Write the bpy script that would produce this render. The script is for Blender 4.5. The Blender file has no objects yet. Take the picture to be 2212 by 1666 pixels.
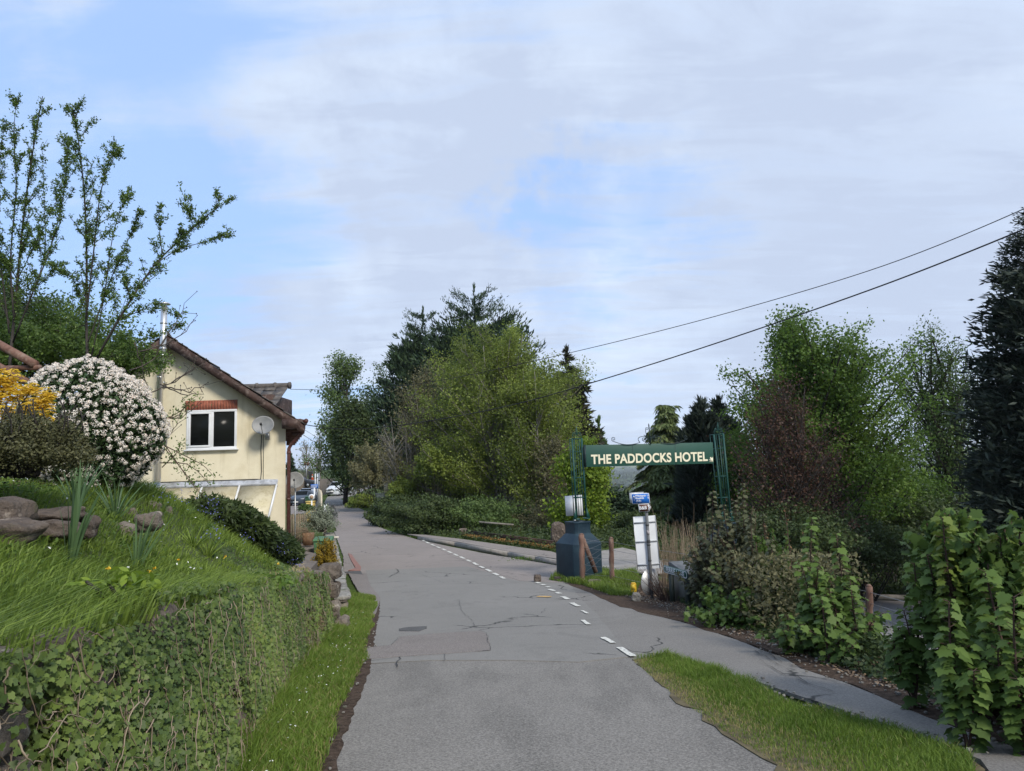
import bpy, math, random
import numpy as np
from mathutils import Vector, Matrix
from mathutils.geometry import delaunay_2d_cdt
random.seed(7); RG = np.random.default_rng(7)
SC = bpy.context.scene; COL = SC.collection
# ---------------------------------------------------------------- camera
FPX = 1597.0; PITCH = math.radians(6.54); ROLL = math.radians(1.7); EYE = np.array([0, 0, 1.62])
_f = np.array([0, math.cos(PITCH), math.sin(PITCH)]); _u0 = np.array([0, -math.sin(PITCH), math.cos(PITCH)]); _r0 = np.array([1., 0, 0])
_r = math.cos(ROLL)*_r0 - math.sin(ROLL)*_u0; _u = math.sin(ROLL)*_r0 + math.cos(ROLL)*_u0
cam = bpy.data.cameras.new('camera'); cam.sensor_width = 36; cam.lens = 36*FPX/2212; cam.clip_start = .05; cam.clip_end = 20000
co = bpy.data.objects.new('camera', cam); COL.objects.link(co)
M = Matrix.Identity(4)
for i in range(3):
    M[i][0] = _r[i]; M[i][1] = _u[i]; M[i][2] = -_f[i]; M[i][3] = EYE[i]
co.matrix_world = M; SC.camera = co
# ---------------------------------------------------------------- exposure, sun, sky
SC.view_settings.view_transform = 'Standard'; SC.view_settings.look = 'None'; SC.view_settings.gamma = 1
SC.view_settings.exposure = 0.60
SC.cycles.max_bounces = 6; SC.cycles.transparent_max_bounces = 8; SC.cycles.volume_bounces = 0
SC.cycles.transmission_bounces = 4; SC.cycles.sample_clamp_indirect = 6
SUN_EL = math.radians(40); SUN_AZ = math.radians(148)      # azimuth clockwise from +Y (view direction): behind the camera, to the right
sl = bpy.data.lights.new('sun', 'SUN'); sl.energy = 2.2; sl.angle = math.radians(13); sl.color = (1, .93, .82)
so = bpy.data.objects.new('sun', sl); COL.objects.link(so)
sd = Vector((math.sin(SUN_AZ)*math.cos(SUN_EL), math.cos(SUN_AZ)*math.cos(SUN_EL), math.sin(SUN_EL)))
so.rotation_euler = sd.to_track_quat('Z', 'Y').to_euler()

class NT:
    def __init__(s, tree): s.t = tree; s.n = tree.nodes; s.l = tree.links
    def new(s, typ, ins=None, **kw):
        n = s.n.new(typ)
        for k, v in kw.items(): setattr(n, k, v)
        for k, v in (ins or {}).items(): s.put(n.inputs[k], v)
        return n
    def put(s, sock, v):
        if isinstance(v, bpy.types.Node): v = v.outputs[0]
        if isinstance(v, bpy.types.NodeSocket): s.l.new(v, sock)
        else:
            if sock.type == 'RGBA' and isinstance(v, (tuple, list)) and len(v) == 3: v = (*v, 1)
            if sock.type == 'RGBA' and isinstance(v, (int, float)): v = (v, v, v, 1)
            sock.default_value = v
    def math(s, op, a, b=0.0, c=0.0, clamp=False):
        n = s.n.new('ShaderNodeMath'); n.operation = op; n.use_clamp = clamp
        s.put(n.inputs[0], a); s.put(n.inputs[1], b); s.put(n.inputs[2], c); return n.outputs[0]
    def vmath(s, op, a, b=(0, 0, 0), out=0):
        n = s.n.new('ShaderNodeVectorMath'); n.operation = op; s.put(n.inputs[0], a)
        if op == 'SCALE': s.put(n.inputs['Scale'], b)
        else: s.put(n.inputs[1], b)
        return n.outputs[out]
    def ramp(s, v, a, b, lo=0., hi=1.):
        n = s.new('ShaderNodeMapRange', {0: v, 1: a, 2: b, 3: lo, 4: hi}, interpolation_type='SMOOTHSTEP'); return n.outputs[0]
    def noise(s, vec, scale, detail=4, rough=.55, dist=0., out=0):
        n = s.new('ShaderNodeTexNoise', {'Vector': vec, 'Scale': scale, 'Detail': detail, 'Roughness': rough, 'Distortion': dist}); return n.outputs[out]
    def vor(s, vec, scale, feature='F1', out=0, rand=1.):
        n = s.new('ShaderNodeTexVoronoi', {'Vector': vec, 'Scale': scale, 'Randomness': rand}, feature=feature); return n.outputs[out]
    def mix(s, f, a, b, mode='MIX'):
        n = s.n.new('ShaderNodeMix'); n.data_type = 'RGBA'; n.blend_type = mode
        s.put(n.inputs[0], f); s.put(n.inputs[6], a); s.put(n.inputs[7], b); return n.outputs[2]

W = bpy.data.worlds.new('World'); SC.world = W; W.use_nodes = True
w = NT(W.node_tree); w.n.clear()
sky = w.new('ShaderNodeTexSky', sky_type='NISHITA', sun_disc=False, sun_elevation=SUN_EL, sun_rotation=SUN_AZ, air_density=1.0, dust_density=1.6, ozone_density=1.5)
tc = w.new('ShaderNodeTexCoord').outputs['Generated']
sep = w.new('ShaderNodeSeparateXYZ', {0: tc})
zz = w.math('ADD', w.math('MAXIMUM', sep.outputs[2], 0.0), .14)
pl = w.new('ShaderNodeCombineXYZ', {0: w.math('DIVIDE', sep.outputs[0], zz), 1: w.math('DIVIDE', sep.outputs[1], zz), 2: 0.3}).outputs[0]
rotp = w.new('ShaderNodeMapping', {'Vector': pl, 'Rotation': (0, 0, math.radians(-24)), 'Scale': (.55, 1.9, 1)}).outputs[0]
def blob(X, Y, r0, r1):                                   # a soft cloud bank round a direction of the sky
    d = _f + (X-1106)/FPX*_r + (833-Y)/FPX*_u; d = d/np.linalg.norm(d)
    dt = w.vmath('DOT_PRODUCT', w.vmath('NORMALIZE', tc), tuple(d), out=1)
    wob = w.math('MULTIPLY_ADD', w.noise(tc, 4.5, 7, .62, 0), .11, dt)
    return w.ramp(wob, math.cos(r1)+.045, math.cos(r0)+.06)
n1 = w.noise(rotp, 1.25, 9, .56, .5); n2 = w.noise(pl, 1.0, 8, .58, .4); n3 = w.noise(rotp, 3.6, 8, .62, .8)
cov = w.math('ADD', w.math('MULTIPLY', n1, .75), w.math('MULTIPLY', n2, .62))
cov = w.math('ADD', cov, w.math('MULTIPLY', w.ramp(sep.outputs[0], -.45, .55), .24))
cov = w.math('ADD', cov, w.math('MULTIPLY', w.ramp(sep.outputs[2], .34, .04), .14))
for X, Y, a, b, k in ((980, 430, .06, .27, .22), (650, 560, .03, .2, .10), (1750, 300, .1, .4, .16), (2050, 420, .1, .3, .14), (300, 60, .03, .3, .10),
                      (760, 100, .03, .2, .12), (1380, 500, .02, .17, -.2), (1450, 60, .05, .28, -.12), (480, 330, .05, .3, -.22), (150, 350, .05, .25, -.10), (1000, 230, .02, .12, -.14), (1180, 570, .02, .12, -.10)):
    cov = w.math('ADD', cov, w.math('MULTIPLY', blob(X, Y, a, b), k))
mask = w.ramp(w.math('MULTIPLY_ADD', n3, .50, cov), .78, 1.17)
thick = w.math('MAXIMUM', w.math('MULTIPLY', blob(980, 430, .03, .25), .85), w.math('MAXIMUM', w.math('MULTIPLY', blob(1820, 330, .05, .36), .7), w.math('MULTIPLY', blob(640, 590, .03, .2), .5)))
thick = w.math('ADD', thick, w.math('MULTIPLY', w.ramp(w.math('MULTIPLY_ADD', n3, .5, w.math('MULTIPLY', n2, .6)), .46, .66), .6), clamp=True)
lit = w.ramp(w.math('MULTIPLY_ADD', n3, .5, w.math('MULTIPLY', n1, .6)), .42, .68)
ccol = w.mix(thick, w.mix(lit, (4.0, 4.8, 6.2), (4.9, 5.6, 6.6)), (3.5, 4.05, 5.15))
skyb = w.mix(1.0, sky.outputs[0], (.82, .94, 1.12), 'MULTIPLY')
skyb = w.mix(.66, skyb, (2.9, 4.4, 7.3))
fin = w.mix(w.math('MULTIPLY_ADD', mask, .84, .12), skyb, ccol)
bg = w.new('ShaderNodeBackground', {'Color': fin, 'Strength': .112})
wo = w.new('ShaderNodeOutputWorld'); w.l.new(bg.outputs[0], wo.inputs[0])

# ---------------------------------------------------------------- helpers
def ray(X, Y):
    return _f + (X-1106)/FPX*_r + (833-Y)/FPX*_u
def P(X, Y, d):                                            # the point of the place seen at X, Y at depth d metres
    v = ray(X, Y); return EYE + v*(d/v[1])
def ss(t): t = np.clip(t, 0, 1); return t*t*(3-2*t)
_ty = np.arange(-60, 400, .5)
_tz = np.interp(_ty, [-60, -10, 0, 4, 8, 15, 20, 27, 40, 62, 105, 160, 300, 400], [4.5, 1.25, .33, 0, -.43, -.98, -1.18, -1.43, -1.5, -1.43, -1.18, -.4, 3, 5])
_k = np.exp(-np.linspace(-2, 2, 9)**2); _k /= _k.sum(); _tz = np.convolve(np.pad(_tz, 4, 'edge'), _k, 'valid')
def zr(y): return np.interp(y, _ty, _tz)
def vnoise(x, y, s, seed=0):                               # smooth value noise
    x = np.asarray(x, float)/s; y = np.asarray(y, float)/s
    def h(i, j):
        v = np.sin(i*127.1+j*311.7+seed*74.7)*43758.5453; return v-np.floor(v)
    i = np.floor(x); j = np.floor(y); a = ss(x-i); b = ss(y-j)
    return (h(i, j)*(1-a)+h(i+1, j)*a)*(1-b)+(h(i, j+1)*(1-a)+h(i+1, j+1)*a)*b
def H(x, y):
    x = np.asarray(x, float); y = np.asarray(y, float)
    z = zr(np.clip(y, -60, 399))
    xr = np.interp(y, [-20, 3, 14, 20, 30, 45, 80, 150], [3.5, 3.5, 3.8, 5, 6, 7, 14, 26])
    s = x-xr
    z = z - 2.2*ss(s/3.2) - np.clip(s-3.2, 0, 60)*.07*ss((s-3.2)/6)
    r = np.hypot(x, y); brg = np.degrees(np.arctan2(x, y))
    vm = ss((brg-1)/7)*ss((r-45)/60)
    z = z - vm*np.clip((r-45)*.16, 0, 62)
    z = z + .22*np.clip(-x-16, 0, 80)*ss((-x-16)/10)*(1-ss((y-30)/35))
    far = ss((r-500)/1500)
    hill = vnoise(x, y, 1900, 3)*70+vnoise(x, y, 800, 5)*30+ss((r-3500)/3500)*85-15
    z = np.where(r > 500, z*(1-far)+(-62+hill*ss((r-900)/2500))*far, z)
    return z
def G(X, Y, hf=None):                                      # where the sight line meets the ground
    hf = hf or H; v = ray(X, Y); d = np.concatenate([np.arange(1, 60, .05), np.arange(60, 400, .5)])
    pts = EYE[None]+v[None]*(d/v[1])[:, None]
    below = pts[:, 2] < hf(pts[:, 0], pts[:, 1])
    if not below.any(): return pts[-1]
    i = int(np.argmax(below)); q = pts[i].copy(); q[2] = float(hf(q[0], q[1])); return q
def pip(px, py, poly):
    ins = np.zeros(len(px), bool); n = len(poly)
    for i in range(n):
        x0, y0 = poly[i]; x1, y1 = poly[(i+1) % n]
        if y0 == y1: continue
        c = ((y0 > py) != (y1 > py)) & (px < (x1-x0)*(py-y0)/(y1-y0)+x0); ins ^= c
    return ins
class MB:
    def __init__(s): s.v = []; s.f = []; s.n = 0; s.t = []
    def add(s, V, F, tint=.5):
        V = np.asarray(V, float).reshape(-1, 3)
        t = np.full(len(V), tint, float) if np.isscalar(tint) else np.asarray(tint, float)
        s.v.append(V); s.t.append(t)
        for f in (F if isinstance(F, list) else [F]):
            f = np.asarray(f)
            if f.ndim == 1: f = f[None]
            if f.size: s.f.append(f+s.n)
        s.n += len(V); return s
    def box(s, c, d, R=None, tint=.5):
        h = np.array(d)/2; V = np.array([[a, b, e] for a in (-1, 1) for b in (-1, 1) for e in (-1, 1)])*h
        if R is not None: V = V@np.asarray(R).T
        return s.add(V+np.array(c), np.array([[0, 1, 3, 2], [4, 6, 7, 5], [0, 4, 5, 1], [2, 3, 7, 6], [0, 2, 6, 4], [1, 5, 7, 3]]), tint)
    def tube(s, pts, r, n=6, cap=True, tint=.5):
        pts = np.asarray(pts, float); m = len(pts); r = np.full(m, r, float) if np.isscalar(r) else np.asarray(r, float)
        t = np.gradient(pts, axis=0) if m > 2 else np.repeat((pts[1]-pts[0])[None], 2, 0)
        t /= np.linalg.norm(t, axis=1, keepdims=True)+1e-9
        ref = np.array([0, 0, 1.]) if abs(t[0][2]) < .8 else np.array([1., 0, 0])
        a = np.cross(t, ref); a /= np.linalg.norm(a, axis=1, keepdims=True)+1e-9; b = np.cross(t, a)
        th = np.arange(n)*2*math.pi/n
        V = pts[:, None]+r[:, None, None]*(a[:, None]*np.cos(th)[None, :, None]+b[:, None]*np.sin(th)[None, :, None])
        i = np.arange(m-1)[:, None]*n; j = np.arange(n)[None]; k = (j+1) % n
        F = [np.stack([i+j, i+k, i+n+k, i+n+j], -1).reshape(-1, 4)]
        if cap: F += [np.arange(n)[::-1][None], (np.arange(n)+(m-1)*n)[None]]
        return s.add(V, F, tint)
    def prism(s, poly, o, ux, uy, depth, tint=.5):          # polygon in a plane, pushed by the vector depth
        poly = np.asarray(poly, float); n = len(poly); o, ux, uy, depth = map(np.asarray, (o, ux, uy, depth))
        A = o+poly[:, :1]*ux+poly[:, 1:]*uy; V = np.vstack([A, A+depth]); j = np.arange(n); k = (j+1) % n
        return s.add(V, [j[None], (j+n)[::-1][None], np.stack([j, j+n, k+n, k], -1)], tint)
    def build(s, name, mat, parent=None, smooth=False, props=None):
        me = bpy.data.meshes.new(name); V = np.vstack(s.v); me.vertices.add(len(V)); me.vertices.foreach_set('co', V.ravel())
        L = np.concatenate([f.ravel() for f in s.f]); tot = np.concatenate([np.full(len(f), f.shape[1]) for f in s.f])
        me.loops.add(len(L)); me.loops.foreach_set('vertex_index', L.astype(np.int32))
        me.polygons.add(len(tot)); me.polygons.foreach_set('loop_start', np.concatenate([[0], np.cumsum(tot)[:-1]]).astype(np.int32))
        a = me.attributes.new('tint', 'FLOAT', 'POINT'); a.data.foreach_set('value', np.concatenate(s.t).astype(np.float32))
        me.update(calc_edges=True)
        if smooth: me.polygons.foreach_set('use_smooth', np.ones(len(tot), bool))
        me.materials.append(mat); ob = bpy.data.objects.new(name, me); COL.objects.link(ob)
        if parent is not None:
            ob.parent = parent
            ob.matrix_parent_inverse = parent_inv(parent)
        return ob
def parent_inv(p):
    m = Matrix.Identity(4); q = p; chain = []
    while q is not None: chain.append(q); q = q.parent
    for q in reversed(chain): m = m @ (q.matrix_parent_inverse @ q.matrix_basis)
    return m.inverted()
def tag(o, label=None, cat=None, group=None, kind=None):
    for k, v in (('label', label), ('category', cat), ('group', group), ('kind', kind)):
        if v: o[k] = v
    return o
def empty(name, loc, label=None, cat=None, group=None, rz=0, kind=None):
    o = bpy.data.objects.new(name, None); o.location = tuple(loc); o.rotation_euler = (0, 0, rz); o.empty_display_size = .2
    COL.objects.link(o); return tag(o, label, cat, group, kind)
def copy_tree(o, parent=None):
    c = o.copy(); COL.objects.link(c)
    if parent is not None: c.parent = parent
    for ch in [q for q in bpy.data.objects if q.parent == o]: copy_tree(ch, c)
    return c
def bevel(o, w_=.01, seg=2):
    m = o.modifiers.new('bevel', 'BEVEL'); m.width = w_; m.segments = seg; m.limit_method = 'ANGLE'; return o
def text(name, s, size, mat, parent, o, ux, uy, off=.0, extrude=.001, sx=1., space=1.):
    cu = bpy.data.curves.new(name, 'FONT'); cu.body = s; cu.size = size; cu.offset = off; cu.extrude = extrude; cu.align_x = 'CENTER'; cu.align_y = 'CENTER'; cu.space_character = space
    t = bpy.data.objects.new(name+'_tmp', cu); me = bpy.data.meshes.new_from_object(t); bpy.data.objects.remove(t)
    ux = Vector(ux).normalized(); uy = Vector(uy).normalized(); n = ux.cross(uy)
    m = Matrix(((ux[0]*sx, uy[0], n[0], o[0]), (ux[1]*sx, uy[1], n[1], o[1]), (ux[2]*sx, uy[2], n[2], o[2]), (0, 0, 0, 1)))
    me.transform(m); me.materials.clear(); me.materials.append(mat)
    ob = bpy.data.objects.new(name, me); COL.objects.link(ob)
    if parent is not None: ob.parent = parent; ob.matrix_parent_inverse = parent_inv(parent)
    return ob
# ---------------------------------------------------------------- materials
MATS = {}
def newmat(name):
    m = bpy.data.materials.new(name); m.use_nodes = True; t = NT(m.node_tree); t.n.clear()
    t.out = t.new('ShaderNodeOutputMaterial'); t.b = t.new('ShaderNodeBsdfPrincipled'); t.l.new(t.b.outputs[0], t.out.inputs[0]); MATS[name] = m
    return m, t
def bump(t, h, strength=.4, dist=.01):
    b = t.new('ShaderNodeBump', {'Height': h, 'Strength': strength, 'Distance': dist}); t.l.new(b.outputs[0], t.b.inputs['Normal'])
def coord(t, world=False):
    return t.new('ShaderNodeNewGeometry').outputs['Position'] if world else t.new('ShaderNodeTexCoord').outputs['Object']
def mat(name, c1, c2=None, scale=8, rough=.7, metal=0., bmp=.2, bscale=None, bdist=.01, stain=None, sscale=1.5, samt=.5, world=True, spec=.4, stretch=None):
    m, t = newmat(name); v = coord(t, world)
    if stretch: v = t.vmath('MULTIPLY', v, stretch)
    c = t.mix(t.ramp(t.noise(v, scale, 6), .3, .7), c1, c2 or c1)
    if stain: c = t.mix(t.math('MULTIPLY', t.ramp(t.noise(v, sscale, 5, .65, .5), .48, .7), samt), c, stain)
    t.put(t.b.inputs['Base Color'], c); t.put(t.b.inputs['Roughness'], rough); t.put(t.b.inputs['Metallic'], metal); t.put(t.b.inputs['Specular IOR Level'], spec)
    if bmp: bump(t, t.noise(v, bscale or scale*3, 5), bmp, bdist)
    return m
def leafmat(name, dark, light, trans=.3, rough=.55, spec=.3, third=None):
    m, t = newmat(name); at = t.new('ShaderNodeAttribute', attribute_name='tint').outputs['Fac']
    dark = tuple(min(.9, x*1.45) for x in dark); light = tuple(min(.9, x*(1.3 if max(light) < .3 else 1.0)) for x in light)
    c = t.mix(t.ramp(at, 0., 1.), dark, light)
    if third: c = t.mix(t.ramp(at, .82, .95), c, third)
    c = t.mix(t.math('MULTIPLY', t.ramp(t.noise(coord(t, True), .35, 3), .35, .7), .35), c, t.mix(.5, c, light))
    t.put(t.b.inputs['Base Color'], c); t.put(t.b.inputs['Roughness'], rough); t.put(t.b.inputs['Specular IOR Level'], spec)
    if trans:
        tr = t.new('ShaderNodeBsdfTranslucent', {'Color': t.mix(.5, c, light)}); mx = t.new('ShaderNodeMixShader', {0: trans})
        t.l.new(t.b.outputs[0], mx.inputs[1]); t.l.new(tr.outputs[0], mx.inputs[2]); t.l.new(mx.outputs[0], t.out.inputs[0])
    return m
def asphalt(name, base, blotch, speck=.5, crack=.0, tracks=0., wear=(.19, .18, .16)):
    m, t = newmat(name); v = coord(t, True)
    big = t.ramp(t.noise(v, .45, 5, .6, .4), .35, .7); c = t.mix(big, base, blotch)
    c = t.mix(t.math('MULTIPLY', t.ramp(t.noise(v, 1.7, 6, .7), .5, .72), .3), c, wear)
    if tracks:
        c = t.mix(t.math('MULTIPLY', t.ramp(t.noise(t.vmath('MULTIPLY', v, (1.5, .35, 1)), 1.0, 4, .6), .44, .62), tracks), c, tuple(x*.52 for x in base))
    c = t.mix(t.math('MULTIPLY', t.ramp(t.noise(v, .9, 6, .75, .8), .52, .66), .35), c, tuple(x*.62 for x in base)); f = t.noise(v, 62, 3, .8); g = t.vor(v, 95)
    c = t.mix(t.math('MULTIPLY', t.ramp(f, .4, .72), speck), c, tuple(min(1, x*2.1+.04) for x in base))
    c = t.mix(t.math('MULTIPLY', t.ramp(f, .52, .3), speck), c, tuple(x*.35 for x in base))
    if crack:
        e = t.vor(t.vmath('ADD', v, t.vmath('SCALE', t.noise(v, 1.3, 4, out=1), .8)), .42, 'DISTANCE_TO_EDGE')
        gate = t.ramp(t.noise(v, .6, 2), .52, .6)
        c = t.mix(t.math('MULTIPLY', t.math('MULTIPLY', t.ramp(e, .012, .003), gate), crack), c, (.03, .03, .028))
    t.put(t.b.inputs['Base Color'], c); t.put(t.b.inputs['Roughness'], .85); t.put(t.b.inputs['Specular IOR Level'], .25)
    bump(t, t.math('ADD', f, t.math('MULTIPLY', g, .5)), .5, .006)
    return m
A_MAIN = asphalt('asphalt_near', (.172, .159, .141), (.198, .183, .162), .55, 0, .5)
A_MID = asphalt('asphalt_repair', (.190, .180, .163), (.212, .200, .182), .22, .9)
A_FAR = asphalt('asphalt_pink', (.215, .187, .168), (.248, .214, .192), .3, .6)
A_LANE = asphalt('asphalt_lane', (.165, .153, .138), (.198, .186, .168), .35, .9)
A_PATCH = asphalt('asphalt_brown', (.165, .145, .13), (.19, .165, .15), .5, 0)
A_DARK = asphalt('asphalt_dark', (.07, .07, .07), (.09, .085, .08), .5, 0)
A_CAR = asphalt('asphalt_carpark', (.19, .18, .18), (.23, .22, .215), .3, .3)
CONC = mat('concrete', (.24, .22, .20), (.32, .29, .26), 6, .85, stain=(.1, .11, .07), sscale=1.2, samt=.5, bmp=.4)
def paintmat(name, col, wearc, amt):
    m, t = newmat(name); v = coord(t, True)
    wr = t.math('MULTIPLY', t.ramp(t.noise(v, 26, 6, .75), .5, .62), amt)
    t.put(t.b.inputs['Base Color'], t.mix(wr, t.mix(t.noise(v, 9, 4), tuple(.8*x for x in col), col), wearc)); t.put(t.b.inputs['Roughness'], .7); bump(t, t.noise(v, 70, 3), .3, .004)
    return m
LINE = paintmat('road_paint_white', (.72, .70, .62), (.17, .17, .17), .75)
LINEY = paintmat('hydrant_paint_yellow', (.62, .38, .12), (.17, .17, .17), .7)
RED = mat('red_kerb_paving', (.24, .12, .095), (.30, .16, .13), 14, .85, stain=(.15, .12, .11), samt=.6)
def soilmat():
    m, t = newmat('soil_litter'); v = coord(t, True)
    c = t.mix(t.ramp(t.noise(v, 18, 6, .7), .35, .65), (.035, .024, .017), (.10, .07, .052))
    c = t.mix(t.ramp(t.vor(v, 32), .12, .05), c, (.30, .27, .24))
    t.put(t.b.inputs['Base Color'], c); t.put(t.b.inputs['Roughness'], .95); t.put(t.b.inputs['Specular IOR Level'], .1); bump(t, t.noise(v, 30, 5, .7), .8, .02)
    return m
SOIL = soilmat()
def groundmat():
    m, t = newmat('meadow'); v = coord(t, True)
    c = t.mix(t.ramp(t.noise(v, 3.5, 6, .7), .35, .7), (.035, .055, .012), (.075, .11, .022))
    c = t.mix(t.ramp(t.noise(v, 14, 5, .7), .55, .75), c, (.06, .045, .025))
    dist = t.vmath('LENGTH', v, out=1)
    # distant country: fields of different crops and woods
    cell = t.vor(t.vmath('MULTIPLY', v, (.0035, .0022, 0)), 1., out=1)
    sp = t.new('ShaderNodeSeparateColor', {0: cell}).outputs[0]
    fld = t.mix(t.ramp(sp, .45, .5), (.07, .11, .035), (.13, .16, .05)); fld = t.mix(t.ramp(sp, .86, .88), fld, (.55, .50, .10)); fld = t.mix(t.ramp(sp, .25, .2), fld, (.02, .035, .015))
    fld = t.mix(t.ramp(t.noise(v, .006, 5, .65), .5, .58), fld, (.018, .032, .014))
    c = t.mix(t.ramp(dist, 250, 500), c, fld)
    t.put(t.b.inputs['Base Color'], c); t.put(t.b.inputs['Roughness'], .95); t.put(t.b.inputs['Specular IOR Level'], .1); bump(t, t.noise(v, 9, 5, .7), .6, .05)
    return m
GROUND = groundmat()
# ---------------------------------------------------------------- ground
def axis(lo, hi, fine, step, grow, far):
    a = list(np.arange(lo, hi+.01, fine)); s = fine; x = hi
    while x < far: s = min(s*grow, 900) if s > step else s*1.06; x += s; a.append(x)
    s = fine; x = lo; b = []
    while x > -far: s *= grow; x -= min(s, 900); b.append(x)
    return np.array(b[::-1]+a)
gx = axis(-12, 12, .4, .4, 1.14, 9000); gy = axis(-6, 45, .4, .4, 1.08, 11000)
XX, YY = np.meshgrid(gx, gy); ZZ = H(XX, YY)-.02
nx, ny = len(gx), len(gy); ii, jj = np.meshgrid(np.arange(nx-1), np.arange(ny-1)); q = (jj*nx+ii).ravel()
g = MB().add(np.stack([XX, YY, ZZ], -1), np.stack([q, q+1, q+nx+1, q+nx], -1)).build('ground', GROUND, smooth=True); tag(g, kind='structure')
def resample(poly, step, jit=0., closed=True):
    out = []; n = len(poly)
    for i in range(n if closed else n-1):
        a = np.array(poly[i][:2], float); b = np.array(poly[(i+1) % n][:2], float); L = np.linalg.norm(b-a); m = max(1, int(L/step))
        for k in range(m):
            out.append(a+(b-a)*k/m+(RG.normal(0, jit, 2) if (jit and k) else 0))
    if not closed: out.append(np.array(poly[-1][:2], float))
    return np.array(out)
def sheet(name, poly, mt, off, cell=.5, jit=0., hf=None, parent=None, kind='structure', skirt=.03):
    hf = hf or H; B = resample(poly, cell, jit); n = len(B)
    x0, y0 = B.min(0); x1, y1 = B.max(0); gx_, gy_ = np.meshgrid(np.arange(x0, x1, cell), np.arange(y0, y1, cell)); gp = np.stack([gx_.ravel(), gy_.ravel()], 1)
    if len(gp):
        gp = gp[pip(gp[:, 0], gp[:, 1], B)]
        if len(gp):
            keep = np.ones(len(gp), bool)
            for i in range(0, len(gp), 4000): keep[i:i+4000] = (np.linalg.norm(gp[i:i+4000, None]-B[None], axis=2).min(1) > cell*.35)
            gp = gp[keep]
    allp = [Vector(p) for p in np.vstack([B, gp])] if len(gp) else [Vector(p) for p in B]
    r = delaunay_2d_cdt(allp, [(i, (i+1) % n) for i in range(n)], [], 1, 1e-5)
    V = np.array([(p[0], p[1]) for p in r[0]]); F = np.array([f for f in r[2] if len(f) == 3])
    V3 = np.column_stack([V, hf(V[:, 0], V[:, 1])+off])
    e1 = V3[F[:, 1]]-V3[F[:, 0]]; e2 = V3[F[:, 2]]-V3[F[:, 0]]; fl = (e1[:, 0]*e2[:, 1]-e1[:, 1]*e2[:, 0]) < 0; F[fl] = F[fl][:, ::-1]
    mb = MB().add(V3, F); Bt = np.column_stack([B, hf(B[:, 0], B[:, 1])+off]); Bb = Bt-[0, 0, skirt]; j = np.arange(n); ar = 0.5*np.sum(B[:, 0]*np.roll(B[:, 1], -1)-np.roll(B[:, 0], -1)*B[:, 1]); sk = np.stack([j, (j+1) % n, (j+1) % n+n, j+n], 1); mb.add(np.vstack([Bt, Bb]), sk[:, ::-1] if ar > 0 else sk)
    o = mb.build(name, mt, parent)
    if kind and parent is None: tag(o, kind=kind)
    return o
def gp(*pts, hf=None): return [tuple(G(X, Y, hf)[:2]) for X, Y in pts]
# ================================================================ roads, verges and banks
left_edge = gp((712, 1640), (740, 1560), (768, 1500), (790, 1440), (800, 1380), (812, 1330), (815, 1300), (792, 1268), (768, 1238), (750, 1200), (736, 1168), (724, 1135), (710, 1105), (701, 1086))
LE = np.array([(-.55, -3), (-.7, 1.5)]+left_edge+[(-25.2, 100), (-27.5, 125), (-30, 160)])
far_r = gp((806, 1135), (800, 1120), (797, 1108), (776, 1099), (757, 1090), (735, 1078))
road_poly = [tuple(p) for p in LE]+[(-27, 160), (-25, 125), (-22.5, 104)]+far_r[::-1]+gp((870, 1157), (905, 1168), (1000, 1188), (1100, 1206), (1215, 1226), (1232, 1262), (1300, 1292), (1370, 1330))+gp((1420, 1424), (1500, 1490), (1620, 1575), (1790, 1666))+[(1.65, 2.2), (1.5, -3)]
road = sheet('road', road_poly, A_MAIN, .02, .45, .012)
# the lane that forks off to the right and its junction
lane_poly = gp((1225, 1262), (1262, 1278), (1330, 1308), (1400, 1330), (1500, 1356), (1600, 1390), (1700, 1428), (1800, 1472), (1900, 1512), (2000, 1555), (2120, 1602))+[(3.05, 3.2), (3.2, -2), (2.2, -2), (2.15, 3.3)]+gp((2120, 1655), (1960, 1590), (1800, 1535), (1640, 1480), (1540, 1455), (1440, 1420), (1365, 1412), (1300, 1380), (1180, 1300))
sheet('lane', lane_poly, A_LANE, .024, .45, .01)
# resurfaced stretches
mid = gp((775, 1440), (800, 1380), (812, 1330), (815, 1300), (795, 1270), (790, 1234), (880, 1231), (1010, 1226), (1120, 1258), (1228, 1262), (1290, 1330), (1360, 1424), (1250, 1436), (1100, 1432), (930, 1432))
sheet('road_repair', mid, A_MID, .028, .5, .01)
far = gp((812, 1300), (795, 1270), (768, 1240), (748, 1200), (734, 1165), (722, 1133), (711, 1107), (790, 1107), (798, 1120), (806, 1136), (868, 1157), (905, 1168), (1000, 1188), (1100, 1206), (1213, 1226), (1229, 1261), (1120, 1259), (1010, 1227), (880, 1232), (792, 1236))
sheet('road_surface_far', far, A_FAR, .0245, .6, .01)
sheet('road_patch', gp((790, 1430), (862, 1425), (1060, 1412), (1052, 1376), (1040, 1368), (950, 1373), (864, 1381), (845, 1400), (790, 1405)), A_PATCH, .032, .3, .006)
def crackline(pts, wid, name='road_crack', mt=None):
    q = [G(*p) for p in pts]; m = MB(); pp = resample([tuple(a[:2]) for a in q], .12, .012, False)
    W_ = wid*.38*(.2+1.2*RG.random(len(pp))); t = np.gradient(pp, axis=0); t /= np.linalg.norm(t, axis=1, keepdims=True); nn = np.stack([-t[:, 1], t[:, 0]], 1)
    A = pp+nn*W_[:, None]/2; B = pp-nn*W_[:, None]/2; n = len(pp)
    V = np.vstack([np.column_stack([A, H(A[:, 0], A[:, 1])+.036]), np.column_stack([B, H(B[:, 0], B[:, 1])+.036])]); i = np.arange(n-1)
    return V, np.stack([i, i+1, i+1+n, i+n], 1)
m = MB()
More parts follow.
